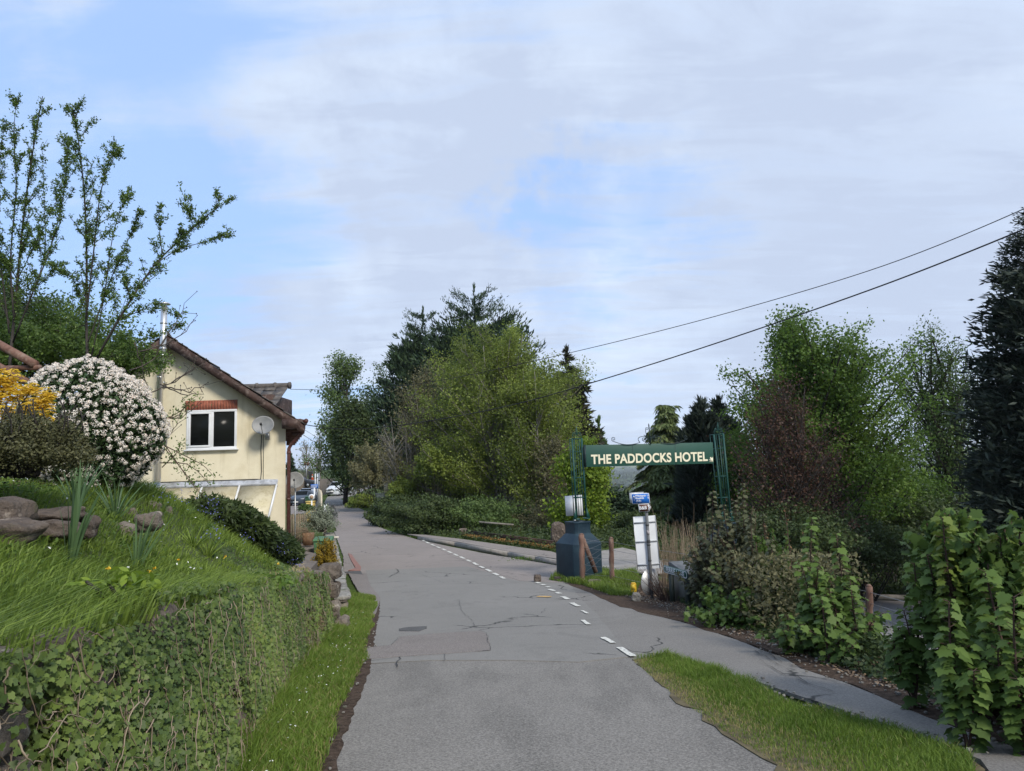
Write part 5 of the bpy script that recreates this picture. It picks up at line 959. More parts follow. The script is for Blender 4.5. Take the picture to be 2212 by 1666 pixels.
m = MB(); c0 = P(566, 940, HY); m.tube([(c0[0], HY-.015, c0[2]), (c0[0]-.02, HY-.015, c0[2]-.4), (c0[0], HY-.015, LZ+.35), (c0[0]-.02, HY-.015, LZ+.12), (c0[0]-.12, HY-.02, LZ+.125), (xL+1.5, HY-.02, LZ+.12)], .011, 6); m.tube([(c0[0]+.05, HY-.012, c0[2]), (c0[0]+.05, HY-.012, LZ+.12)], .007, 6)
m.build('cable', BLACK, house)
dc = P(636, 1037, 27); dish('satellite_dish', dc, .66, .62, (.25, -.96, .3), 'second grey satellite dish low down beyond the house corner, before the dark car', None)
o = bpy.data.objects['satellite_dish.001']; m = MB(); m.tube([dc+[0, .1, 0], [dc[0], dc[1]+.12, float(H(dc[0], dc[1]))]], .025, 8); m.build('mast', GALV, o)
# ================================================================ the hotel sign arch
TEAL = mat('teal_painted_render', (.006, .020, .034), (.010, .029, .044), 4, .5, stain=(.025, .055, .07), sscale=2.2, samt=.5, bmp=.25, bscale=40)
GREENM = mat('green_painted_iron', (.008, .055, .045), (.013, .07, .058), 9, .5, bmp=.1); GREENP = mat('green_sign_panel', (.018, .072, .052), (.022, .08, .058), 1.5, .45, bmp=.03, stain=(.03, .09, .07), samt=.3)
CREAM = mat('cream_lettering', (.78, .72, .52), (.80, .74, .55), 5, .6, bmp=0); WHITE = mat('white_sheet', (.66, .68, .70), (.72, .74, .76), 2.5, .5, bmp=.03, stain=(.52, .53, .53), sscale=2, samt=.3); IRON = mat('dark_wrought_iron', (.012, .025, .028), (.022, .04, .042), 9, .5)
def ong(p, dz=0.): return np.array([p[0], p[1], float(H(p[0], p[1]))+dz])
arch = empty('hotel_arch_sign', ong(P(1400, 1200, 19.3)), 'green hotel sign reading THE PADDOCKS HOTEL, carried between two lattice columns', 'sign')
def plinth(X, Y, d, rot):
    c = ong(P(X, Y, d)); m = MB(); s_ = .455; k_ = .11
    oc = np.array([(-s_+k_, -s_), (s_-k_, -s_), (s_, -s_+k_), (s_, s_-k_), (s_-k_, s_), (-s_+k_, s_), (-s_, s_-k_), (-s_, -s_+k_)]); cr, sr = math.cos(rot), math.sin(rot); oc = oc@np.array([[cr, sr], [-sr, cr]]); zs = [(-.3, 1.), (.06, 1.), (.90, 1.), (1.13, .58), (1.14, .56), (1.38, .56), (1.39, .58), (1.43, .58), (1.43, .52)]
    V = np.vstack([np.column_stack([oc*f, np.full(8, z)]) for z, f in zs])+c; j = np.arange(8); F = np.vstack([np.stack([j+i*8, (j+1) % 8+i*8, (j+1) % 8+i*8+8, j+i*8+8], 1) for i in range(len(zs)-1)])
    m.add(V, [F, (j+8*(len(zs)-1))[None]]); return bevel(m.build('plinth', TEAL, arch), .012), c
pb, pc = plinth(1252, 1240, 19, math.radians(34)); pb2, pc2 = plinth(1570, 1240, 20.2, math.radians(34))
def spiral(c, r, turns, a0, ux, uz, sg=1, n=22):
    t = np.linspace(0, 1, n); a = a0+sg*turns*6.283*t; rr = r*(1-.82*t); return np.array([np.array(c)+ux*math.cos(x)*q+uz*math.sin(x)*q for x, q in zip(a, rr)])
EX = np.array([.985, .17, 0]); EZ = np.array([0, 0, 1.])
def column(b0, b1, t0, t1, d, foot):
    b0, b1, t0, t1 = P(*b0, d), P(*b1, d), P(*t0, d), P(*t1, d); dep = np.array([-.05, .22, 0]); m = MB()
    for a, b, q in ((b0, t0, .028), (b1, t1, .028), (b0+dep, t0+dep, .012), (b1+dep, t1+dep, .012)): m.tube([a, b], q, 4)
    r = MB()
    for q in (.25, .5, .75): r.tube([b0*(1-q)+b1*q, t0*(1-q)+t1*q+[0, 0, -.0]], .0065, 5)
    for q in (.5,): r.tube([b0*(1-q)+b1*q+dep, t0*(1-q)+t1*q+dep], .0065, 5)
    for q in (.25, .5, .83, .999):
        a, b = b0*(1-q)+t0*q, b1*(1-q)+t1*q; r.tube([a, b], .012, 4); r.tube([a+dep, b+dep], .012, 4); r.tube([a, a+dep], .012, 4); r.tube([b, b+dep], .012, 4)
    co_ = m.build('column', GREENM, arch); r.build('rods', GREENM, co_)
    s_ = MB(); tc_ = (t0+t1)/2; w_ = .11
    for sg in (-1, 1):
        s_.tube(spiral(tc_+EX*sg*w_*.5+[0, 0, .10], .062, 1.4, math.pi/2 if sg > 0 else math.pi/2, EX, EZ, -sg), .007, 5); s_.tube(curve(tc_+EX*sg*w_*1.05, tc_+EX*sg*w_*.5+[0, 0, .165], EX*sg*.06+EZ*.02, 6), .007, 5)
        s_.tube(curve(tc_+EX*sg*.01+[0, 0, .1], tc_+[0, 0, .27], EX*sg*.04, 6), .006, 5)
    s_.tube([tc_, tc_+[0, 0, .32]], .009, 5); s_.build('scroll', GREENM, co_)
    if foot:
        f = MB(); 
        for p_, sg in ((b0, -1), (b1, 1)): f.prism([(0, 0), (.10*sg, 0), (.02*sg, .26), (0, .26)][::sg], p_+[0, -.02, -.04], EX, EZ, (0, .04, 0))
        for p_, sg in ((b0, -1), (b1, 1)): f.box(p_+[0, .1, -.035], (.16, .3, .02))
        f.build('foot_plate', GREENM, co_)
    return t0, t1
column((1246, 1119), (1267, 1117), (1236, 948), (1256, 947), 19, True); column((1563, 1122), (1579, 1121), (1542, 939), (1562, 937), 19.9, True)
a = P(1266, 985.5, 18.9); b = P(1541, 978.5, 19.55); ux = (b-a)/np.linalg.norm(b-a); HH = .555; nrm = np.cross(ux, EZ); nrm /= np.linalg.norm(nrm); uz = np.cross(nrm, ux)*-1 if np.cross(nrm, ux)[2] < 0 else np.cross(nrm, ux); L = np.linalg.norm(b-a)
m = MB(); m.box((a+b)/2-nrm*.045, (L, .09, HH), R=np.column_stack([ux, -nrm, uz])); pan = bevel(m.build('sign_panel', GREENP, arch), .004); 
for q in (.36, .695): MB().box(a+ux*L*q+nrm*.001, (.008, .006, HH-.01), R=np.column_stack([ux, -nrm, uz])).build('joint', IRON, pan)
m = MB(); m.box(a-ux*.018-nrm*.05, (.03, .11, HH+.03), R=np.column_stack([ux, -nrm, uz])); m.build('end_cap', IRON, pan)
tcn = P(1405, 990.5, 19.2); tcn = tcn+nrm*np.dot(a+nrm*.006-tcn, nrm); text('lettering', 'THE PADDOCKS HOTEL', .325, CREAM, pan, tcn, ux, uz, off=.0095, extrude=.003, sx=.87, space=1.04)
ic = P(1537, 993, 19.5); ic = ic+nrm*np.dot(a+nrm*.004-ic, nrm); m = MB(); m.prism([(.055, -.06), (.055, .07), (.025, .03), (.0, .07), (-.03, .05), (-.02, .02), (-.07, 0), (-.035, -.02), (-.06, -.05), (-.03, -.06)], ic, ux, uz, nrm*.004); m.build('arrow', CREAM, pan)
m = MB(); m.tube([P(1405.5, 960, 19.2), P(1401.5, 919, 19.2)], .016, 6); m.tube([P(1401.5, 919, 19.2), P(1401.2, 915, 19.2)], np.array([.02, .004]), 6); c0 = P(1403.5, 947, 19.2)
for sg in (-1, 1):
    s1 = c0+ux*sg*.16; m.tube(spiral(s1+[0, 0, -.02], .075, 1.5, math.pi/2, ux, EZ, sg), .009, 6); m.tube(curve(s1+[0, 0, .055], c0+ux*sg*.27+[0, 0, -.10], ux*sg*.19+EZ*.06, 8), .009, 6)
    m.tube(curve(c0+ux*sg*.02+[0, 0, -.10], c0+ux*sg*.155+[0, 0, .09], ux*sg*-.06+EZ*.01, 8), .009, 6); m.tube(curve(c0+ux*sg*.27+[0, 0, -.10], c0+ux*sg*.98+[0, 0, -.06], EZ*-.14, 12), .009, 6); m.tube(spiral(c0+ux*sg*.98, .062, 1.4, -math.pi/2, ux, EZ, sg), .008, 6)
    m.tube(curve(c0+[0, 0, -.05], c0+ux*sg*.10+[0, 0, .25], ux*sg*.07, 8), .008, 6); m.tube(spiral(c0+ux*sg*.062+[0, 0, .245], .042, 1.2, 0 if sg > 0 else math.pi, ux, EZ, sg), .007, 6)
m.build('finial', IRON, arch, smooth=True)
wb = empty('white_board', ong(P(1240, 1180, 19.9)), 'blank white board standing behind the lattice column on the teal plinth', 'board'); m = MB(); q0 = [P(1220, 1072, 19.7), P(1259, 1069, 19.7), P(1262, 1113, 19.7), P(1223, 1115, 19.7)]; q1 = [x+[0, .02, 0] for x in q0]
m.add(q0+q1, np.array([[0, 3, 2, 1], [4, 5, 6, 7], [0, 1, 5, 4], [1, 2, 6, 5], [2, 3, 7, 6], [3, 0, 4, 7]])); m.build('panel', WHITE, wb); m = MB(); m.tube([ong(P(1241, 1180, 19.8)), P(1241, 1075, 19.76)], .03, 8); m.build('post', GALV, wb)
# ---- sign pole beside the lane
PD = 14.6; pb_ = ong(P(1409, 1283, PD)); PD = pb_[1]; ptp = P(1393.5, 1064, PD); sp = empty('sign_pole', pb_, 'leaning grey pole carrying blue cycle and brown B&B signs and two sign backs', 'sign'); POLE = mat('grey_pole', (.085, .09, .092), (.13, .135, .14), 8, .6, bmp=.2)
m = MB(); m.tube([pb_-[0, 0, .2], ptp], .030, 14); m.build('pole', POLE, sp, smooth=True); m = MB(); axs = (ptp-pb_)/np.linalg.norm(ptp-pb_)
for q in (.985, .83, .69, .545, .53, .505, .155, .36): c_ = pb_+(ptp-pb_)*q; MB().tube([c_, c_+axs*.022], .036, 12).build('clip', BLACK, sp)
m = MB(); c_ = pb_+(ptp-pb_)*.605; m.tube([c_, c_+axs*.09], .0312, 14); m.build('sticker', mat('torn_sticker', (.04, .04, .05), (.5, .45, .45), 60, .6, bmp=0), sp)
def board(pts, d, th, mt, name, parent, rad=.015, back=0., rnd=True):
    q = [P(X, Y, dd if not np.isscalar(d) else d) for (X, Y), dd in zip(pts, (d if not np.isscalar(d) else [d]*4))]; n_ = np.cross(q[1]-q[0], q[3]-q[0]); n_ /= np.linalg.norm(n_); n_ = n_ if n_[1] > 0 else -n_
    ux_ = q[1]-q[0]; w_ = np.linalg.norm(ux_); ux_ /= w_; uy_ = q[0]-q[3]; h_ = np.linalg.norm(uy_); uy_ /= h_; c = sum(q)/4; pl_ = []
    for cx_, cy_, a0 in ((1, 1, 0), (-1, 1, 90), (-1, -1, 180), (1, -1, 270)):
        for a in (0, 30, 60, 90): t_ = math.radians(a0+a); pl_.append((cx_*(w_/2-rad)+rad*math.cos(t_), cy_*(h_/2-rad)+rad*math.sin(t_)))
    m = MB(); m.prism(pl_[::-1], c+n_*back, ux_, uy_, n_*th); return m.build(name, mt, parent), c+n_*back, ux_, uy_, -n_, w_, h_
SBLUE = mat('sign_blue', (.012, .13, .48), (.015, .14, .52), 3, .4, bmp=0); SBROWN = mat('sign_brown', (.10, .045, .028), (.12, .055, .033), 3, .4, bmp=0); SWHITE = mat('sign_white', (.72, .74, .76), (.78, .8, .82), 3, .4, bmp=0); SGREY = mat('sign_back_grey', (.40, .41, .42), (.5, .51, .52), 6, .4, .4, bmp=.05)
board([(1359, 1065), (1391, 1063), (1393, 1084), (1361, 1087)], PD+.06, .006, SGREY, 'rear_sign', sp)
bb, c, ux_, uy_, nn, w_, h_ = board([(1363.5, 1067), (1402, 1065.5), (1404, 1087), (1366, 1089.5)], PD-.06, .006, SWHITE, 'cycle_sign', sp)
def inner(name, mt, rad, inset, poly=None):
    pl_ = poly or [(sx*(w_/2-inset), sy*(h_/2-inset)) for sx, sy in ((1, 1), (-1, 1), (-1, -1), (1, -1))][::-1]; m = MB(); m.prism(pl_, c+nn*.002, ux_, uy_, -nn*.001); return m.build(name, mt, bb)
inner('blue_face', SBLUE, 0, .009); o_ = c+nn*.004
text('lettering', 'Whitchurch', .050, SWHITE, bb, o_+ux_*.0+uy_*.055, ux_, uy_, off=.0016, sx=.85); text('lettering', 'Goodrich', .050, SWHITE, bb, o_-ux_*.02+uy_*.008, ux_, uy_, off=.0016, sx=.85); text('numeral', '1½', .048, SWHITE, bb, o_+ux_*.15+uy_*.055, ux_, uy_, off=.0014, sx=.9); text('numeral', '4', .048, SWHITE, bb, o_+ux_*.145+uy_*.008, ux_, uy_, off=.0016, sx=.9)
m = MB(); ac = o_-ux_*(w_/2-.045)+uy_*.01; m.prism([(-.007, -.05), (-.007, .02), (-.024, .015), (0, .055), (.024, .015), (.007, .02), (.007, -.05)], ac, ux_, uy_, nn*.001); m.build('arrow', SWHITE, bb); m = MB(); cb = o_-ux_*.045-uy_*.048
for sx in (-.028, .028): m.tube([cb+ux_*(sx+.018*math.cos(a))+uy_*.018*math.sin(a) for a in np.linspace(0, 6.283, 14)], .003, 4)
m.tube([cb-ux_*.028, cb-ux_*.012+uy_*.024, cb+ux_*.018+uy_*.024, cb+ux_*.028], .003, 4); m.tube([cb-ux_*.012+uy_*.024, cb+ux_*.002, cb+ux_*.018+uy_*.024], .003, 4); m.build('cycle_symbol', SWHITE, bb)
pl_ = [(1379, 1089.5), (1401, 1088), (1406, 1096), (1402.5, 1105), (1380.5, 1106.5)]; q = [P(X, Y, PD-.06) for X, Y in pl_]; m = MB(); m.add(q+[x+[0, .006, 0] for x in q], [np.arange(5)[::-1][None], (np.arange(5)+5)[None], np.array([[i, (i+1) % 5, (i+1) % 5+5, i+5] for i in range(5)])]); bb = m.build('bed_and_breakfast_sign', SWHITE, sp)
c = sum(q)/5; q2 = [c+(x-c)*.90-[0, .003, 0] for x in q]; m = MB(); m.add(q2+[x+[0, .002, 0] for x in q2], [np.arange(5)[::-1][None], (np.arange(5)+5)[None], np.array([[i, (i+1) % 5, (i+1) % 5+5, i+5] for i in range(5)])]); m.build('brown_face', SBROWN, bb)
ux_ = q[1]-q[0]; ux_ /= np.linalg.norm(ux_); uy_ = np.cross([0, -1, 0], ux_); uy_ = uy_/np.linalg.norm(uy_); uy_ = uy_ if uy_[2] > 0 else -uy_; text('lettering', 'B&B', .085, SWHITE, bb, P(1389, 1097.6, PD-.066), ux_, uy_, off=.0015)
m = MB(); m.prism([(-.012, .055), (.006, .055), (.032, 0), (.006, -.055), (-.012, -.055), (.010, 0)][::-1], P(1400, 1096.8, PD-.066), ux_, uy_, (0, -.001, 0)); m.build('arrow', SWHITE, bb)
bg_, c, ux_, uy_, nn, w_, h_ = board([(1367.5, 1117.5), (1416, 1114), (1425, 1225.5), (1377.5, 1231.5)], PD+.05, .006, WHITE, 'sign_back', sp, rad=.01); bevel(bg_, .002); m = MB()
for q in (.385, 0.02, -.415): m.box(c+uy_*h_*q+nn*.012, (w_*.95, .02, .022), R=np.column_stack([ux_, nn, uy_]))
for q in (-.5, .5): m.box(c+ux_*w_*q*.985+nn*.006, (.008, .014, h_*.99), R=np.column_stack([ux_, nn, uy_]))
m.build('rail', SGREY, bg_)
rc = P(1404.5, 1256.5, PD+.07); an = math.radians(40); ux_ = np.array([math.cos(an), math.sin(an), .03]); m = MB(); m.prism([(.262*math.cos(t_), .262*math.sin(t_)) for t_ in np.linspace(0, 6.283, 41)[:-1]][::-1], rc, ux_, EZ, np.cross(ux_, EZ)*-.006); rb = m.build('round_sign_back', SGREY, sp); m = MB(); m.tube([rc+ux_*.02+[0, 0, -.17]+[0, -.03, 0], rc+ux_*.02+[0, -.034, -.17]], .018, 10); m.build('hole_cap', BLACK, rb)
# ---- street name, cabinet, hydrant marker
sn = empty('street_name_sign', ong(P(1457, 1290, 13.6)), 'low green street name plate reading FERRIE LANE on two dark posts', 'sign'); DG = mat('street_sign_green', (.012, .07, .05), (.016, .08, .058), 4, .4, bmp=0); DPOST = mat('dark_post', (.012, .022, .018), (.025, .035, .03), 8, .6)
a0, b0 = P(1433.5, 1228.5, 14.0), P(1484, 1243, 13.25); ux_ = (b0-a0)/np.linalg.norm(b0-a0); Lp = np.linalg.norm(b0-a0); nn = np.cross(ux_, EZ); Rm = np.column_stack([ux_, -nn, EZ]); cc = (a0+b0)/2; hh = .135
def oct_(w, h, c_): return [(w-c_, h), (-w+c_, h), (-w, h-c_), (-w, -h+c_), (-w+c_, -h), (w-c_, -h), (w, -h+c_), (w, h-c_)]
m = MB(); m.prism(oct_(Lp/2, hh/2, .025), cc, ux_, EZ, -nn*.02); pl0 = m.build('plate', DG, sn); m = MB(); o1 = np.array(oct_(Lp/2-.008, hh/2-.008, .025)); o2 = np.array(oct_(Lp/2-.018, hh/2-.018, .022)); V = np.vstack([cc+nn*.002+o1[:, :1]*ux_+o1[:, 1:]*EZ, cc+nn*.002+o2[:, :1]*ux_+o2[:, 1:]*EZ]); j = np.arange(8); m.add(V, np.stack([j, (j+1) % 8, (j+1) % 8+8, j+8], 1)); m.build('border', SWHITE, pl0)
text('lettering', 'FERRIE LANE', .112, SWHITE, pl0, cc+nn*.004, ux_, EZ, off=.001, sx=1.02*Lp/.80*.93, space=1.05); m = MB()
for q in (.42, -.32): pp = cc+ux_*Lp*q*.9-nn*.05; m.box(((pp[0]), pp[1], (pp[2]+float(H(pp[0], pp[1]))-.2)/2), (.07, .07, pp[2]-float(H(pp[0], pp[1]))+.2), R=Rm).build('post', DPOST, sn); m = MB()
cb = empty('utility_cabinet', ong(P(1488, 1285, 13.9)), 'pale grey roadside cabinet with a dark lid behind the street name plate', 'cabinet'); g_ = ong(P(1486, 1285, 13.9)); zt_ = P(1486, 1236, 13.9)[2]; m = MB(); m.box((g_[0], g_[1], (g_[2]+zt_)/2-.05), (.42, .34, zt_-g_[2]+.1), R=Rm); bevel(m.build('body', mat('cabinet_grey', (.11, .115, .105), (.15, .155, .14), 3, .5, stain=(.1, .12, .08), samt=.4), cb), .01)
m = MB(); m.prism([(-.30, 0), (.30, 0), (.30, .03), (-.22, .16), (-.30, .16)][::-1], (g_[0], g_[1], zt_), ux_, EZ, -nn*.4); m.v[0] += nn*.2; bevel(m.build('lid', POLE, cb), .01); m = MB(); m.box(g_+np.array([0, 0, (zt_-g_[2])*.55])+nn*.173, (.40, .006, .62), R=Rm); m.build('door', mat('cabinet_door', (.13, .135, .125), (.17, .175, .16), 3, .5), cb)
hm = ong(P(1369, 1270, 15.4), .07); r_ = empty('hydrant_marker', hm, 'short yellow hydrant marker post in the grass left of the sign pole', 'marker'); YEL = mat('yellow_marker', (.62, .36, .012), (.72, .45, .02), 8, .5, stain=(.3, .2, .05), sscale=14, samt=.5)
m = MB(); m.prism([(-.055, 0), (.055, 0), (.055, .17), (.035, .2), (-.035, .2), (-.055, .17)][::-1], hm, (1, 0, 0), (0, 0, 1), (0, .06, 0)); bevel(m.build('post', YEL, r_), .006); m = MB(); m.box(hm+[-.01, -.003, .115], (.075, .008, .10)); m.build('plate', mat('yellow_plate', (.75, .52, .05), (.8, .58, .08), 8, .5), r_)
# ---- wire fence posts
PW = mat('weathered_red_post', (.10, .055, .04), (.21, .12, .09), 6, .9, bmp=.8, stain=(.30, .25, .19), sscale=7, samt=.5, stretch=(1, 1, .3)); WIRE = mat('fence_wire', (.28, .28, .28), (.36, .36, .36), 9, .4, .7, bmp=0)
fence = empty('wire_fence', ong(P(1320, 1238, 17)), 'post and wire fence running from the teal plinth down behind the hedge', 'fence'); fp = []
for k_, (X, Yt, Yb, d, w_) in enumerate(((1256, 1155, 1236, 17.7, .13), (1320, 1163, 1240, 17.0, .11), (1700, 1217, 1300, 12.2, .12), (1877, 1268, 1392, 8.9, .085), (2180, 1330, 1500, 6.6, .085))):
    t_ = P(X, Yt, d); b_ = P(X+1.5, Yb, d); b_[2] = min(b_[2], float(H(b_[0], b_[1])))-.1; m = MB(); n_ = 14; zs = np.linspace(0, 1, n_)[:, None]; pth = b_*(1-zs)+t_*zs; pth[1:-1] += RG.normal(0, .004, (n_-2, 3)); m.tube(pth, w_/2*(1+.09*np.sin(np.arange(n_)*1.7+k_)), 8); m.tube([t_, t_+[0, 0, .03]], np.array([w_/2, w_*.22]), 8); m.build('fence_post', PW, fence); fp.append((b_, t_))
m = MB(); m.tube([fp[0][1]-[-.03, 0, .10], P(1287, 1236, 17.9)], .055, 7); m.build('brace', PW, fence); m = MB()
for i in range(4):
    for q in (.93, .78, .62, .46, .3):
        A_, B__ = fp[i][0]*(1-q)+fp[i][1]*q, fp[i+1][0]*(1-q)+fp[i+1][1]*q; m.tube(curve(A_, B__, [0, 0, -.05], 8), .0035, 4, cap=False)
for q in (.85, .7, .55, .42, .28): m.tube(curve(fp[0][0]*(1-q)+fp[0][1]*q, P(1300, 1163+(.85-q)*75, 17.6), [0, 0, -.04], 6), .0035, 4, cap=False)
m.build('wire', WIRE, fence)
for (X, Y, d, a, b, c_, lab, mt) in ((1161, 1251, 18.4, .17, .15, .19, 'dark square block at the road edge left of the teal plinth', STONED), (1204, 1247, 18.6, .16, .14, .10, 'small boulder against the left foot of the teal plinth', STONED), (1375, 1291, 14.3, .17, .14, .17, 'grey rock in the soil left of the sign pole foot', STONEG),
                                     (1371, 1232, 17.5, .2, .15, .12, 'dark block on the concrete behind the yellow marker', STONED), (1345, 1247, 16.6, .5, .15, .12, 'mossy edging stone right of the second fence post', STONE), (1318, 1244, 16.9, .3, .15, .13, 'broken edging stone at the foot of the second fence post', STONE), (1285, 1246, 17.2, .34, .09, .16, 'old edging kerb at the foot of the fence brace', STONE),
                                     (1001, 1161, 36.5, .4, .3, .3, 'round stone at the left end of the rusty rail', STONED), (1207, 1152, 30, .62, .5, .95, 'ruined mossy stone pillar left of the teal plinth', STONED), (1222, 1172, 27.5, .5, .4, .5, 'low mossy stone block below the ruined pillar', STONED)):
    p = ong(P(X, Y, d)); p[2] = p[2]+c_*.40+(.1 if d > 25 else .03); tag(rockmesh(MB(), p, (a, b, c_), int(X), 8, 3.6, rz=X*.1 % .6-.3, rough=.09, tint=.4).build('stone_block' if b > .1 else 'edging_kerb', mt, smooth=True), lab, 'stone')
m = MB(); A_, B__ = ong(P(1008, 1162, 36), .22), ong(P(1195, 1192, 29), .22); L = np.linalg.norm(B__-A_); t_ = (B__-A_)/L; s_ = np.cross([0, 0, 1], t_); s_ /= np.linalg.norm(s_); Rr = np.column_stack([t_, s_, np.cross(t_, s_)]); m.box((A_+B__)/2, (L, .03, .17), R=Rr); m.box((A_+B__)/2+[0, 0, .085], (L, .10, .025), R=Rr); m.box((A_+B__)/2-[0, 0, .085], (L, .12, .025), R=Rr)
tag(m.build('rusty_rail', mat('rail_rust', (.035, .022, .018), (.08, .048, .035), 5, .8, bmp=.4)), 'long dark rusty rail laid along the back of the pavement', 'rail')
m = MB(); n_ = 2600; u_ = rg.random(n_); p_ = A_*(1-u_[:, None])+B__*u_[:, None]+np.column_stack([rg.normal(0, .1, n_), -.35-rg.random(n_)*.4, np.full(n_, -.12)+rg.random(n_)*.08]); leaves(m, p_, .07, OVAL, 1.5); tag(m.build('moss', leafmat('orange_moss', (.09, .05, .012), (.22, .13, .03), 0)), 'orange-brown moss and dead plants along the rusty rail', 'moss', kind='stuff')
m = MB(); k1 = [G(X, Y) for X, Y in ((880, 1160), (985, 1177), (1100, 1201), (1205, 1221))]
for i in range(3):
    n_ = 700; u_ = rg.random(n_); p_ = k1[i]*(1-u_[:, None])+k1[i+1]*u_[:, None]+rg.normal(0, .08, (n_, 3))*[1, 1, .4]; leaves(m, p_+[0, 0, .03], .06, OVAL, 1.2)
p_ = P(1180, 1216, 25.2); n_ = 1600; q_ = np.column_stack([p_[0]+rg.normal(0, .5, n_), p_[1]+rg.normal(0, .35, n_)]); leaves(m, np.column_stack([q_, H(q_[:, 0], q_[:, 1])+.02+.1*rg.random(n_)]), .06, OVAL, .8)
tag(m.build('kerb_weeds', L_SYC), 'green weeds along the far kerb', 'weeds', kind='stuff')
# bare poles and stumps in the scrub
for (X, Yt, Yb, d, w_, lab) in ((698*1.435, 1120, 1160, 40, .2, 'short broken stump at the hedge foot near the dashed line'), (1016*1.22, 1130, 1165, 33, .16, 'pale stump just left of the ruined pillar')):
    t0 = P(X, Yt, d); b_ = ong(t0, -.05); m = MB(); m.tube([b_, (b_+t0)/2, t0], np.array([w_*.6, w_*.5, w_*.45]), 8); tag(m.build('tree_stump', BARKG), lab, 'stump')
L_ = MB()
A_, B__ = P(1035, 1128, 37), P(1110, 1134, 37); L_.tube([A_, B__], .05, 6); tag(L_.build('fallen_branch', BARKG), 'pale fallen branch across the scrub under the tallest tree', 'branch')
# white boards in the wood
for (c4, d, lab) in (([(844, 1048), (884, 1047), (884, 1083), (846, 1086)], 53, 'larger white panel glimpsed through the twigs behind the hedge'), ([(888, 1046), (914, 1044), (914, 1060), (889, 1062)], 53, 'smaller white panel right of the larger one behind the hedge')):
    r_ = empty('white_hoarding', ong(P(c4[0][0], c4[0][1], d)), lab, 'panel', 'white panels behind the hedge'); board(c4, d, .03, WHITE, 'panel', r_, rad=.01); m = MB()
    for X, Y in (c4[3], c4[2]): t0 = P(X, Y, d+.1); m.tube([ong(t0), t0+[0, 0, .6]], .05, 6).build('post', BARKG, r_); m = MB()
r_ = empty('tank', ong(P(836, 1060, 52)), 'small beige box on a post left of the larger white panel', 'box'); p = P(837, 1056, 52); m = MB(); m.box(p, (.45, .3, .75)); m.build('box', mat('beige_box', (.30, .26, .15), (.36, .31, .19), 5, .7), r_); m = MB(); m.tube([ong(p), p], .06, 6); m.build('post', BARKG, r_)
r_ = empty('meter_box', ong(P(822, 1075, 50)), 'grey-green metal meter box half hidden in the hedge corner', 'box'); p = P(822, 1076, 50); m = MB(); m.box(p, (.6, .3, .55)); m.box(p+[0, 0, .3], (.66, .36, .05)); bevel(m.build('box', mat('meter_green', (.07, .09, .08), (.11, .13, .12), 5, .6), r_), .01); m = MB(); m.box((p[0], p[1], (p[2]-.27+float(H(p[0], p[1])))/2), (.2, .2, max(.2, p[2]-.27-float(H(p[0], p[1]))))); m.build('post', CONC, r_)
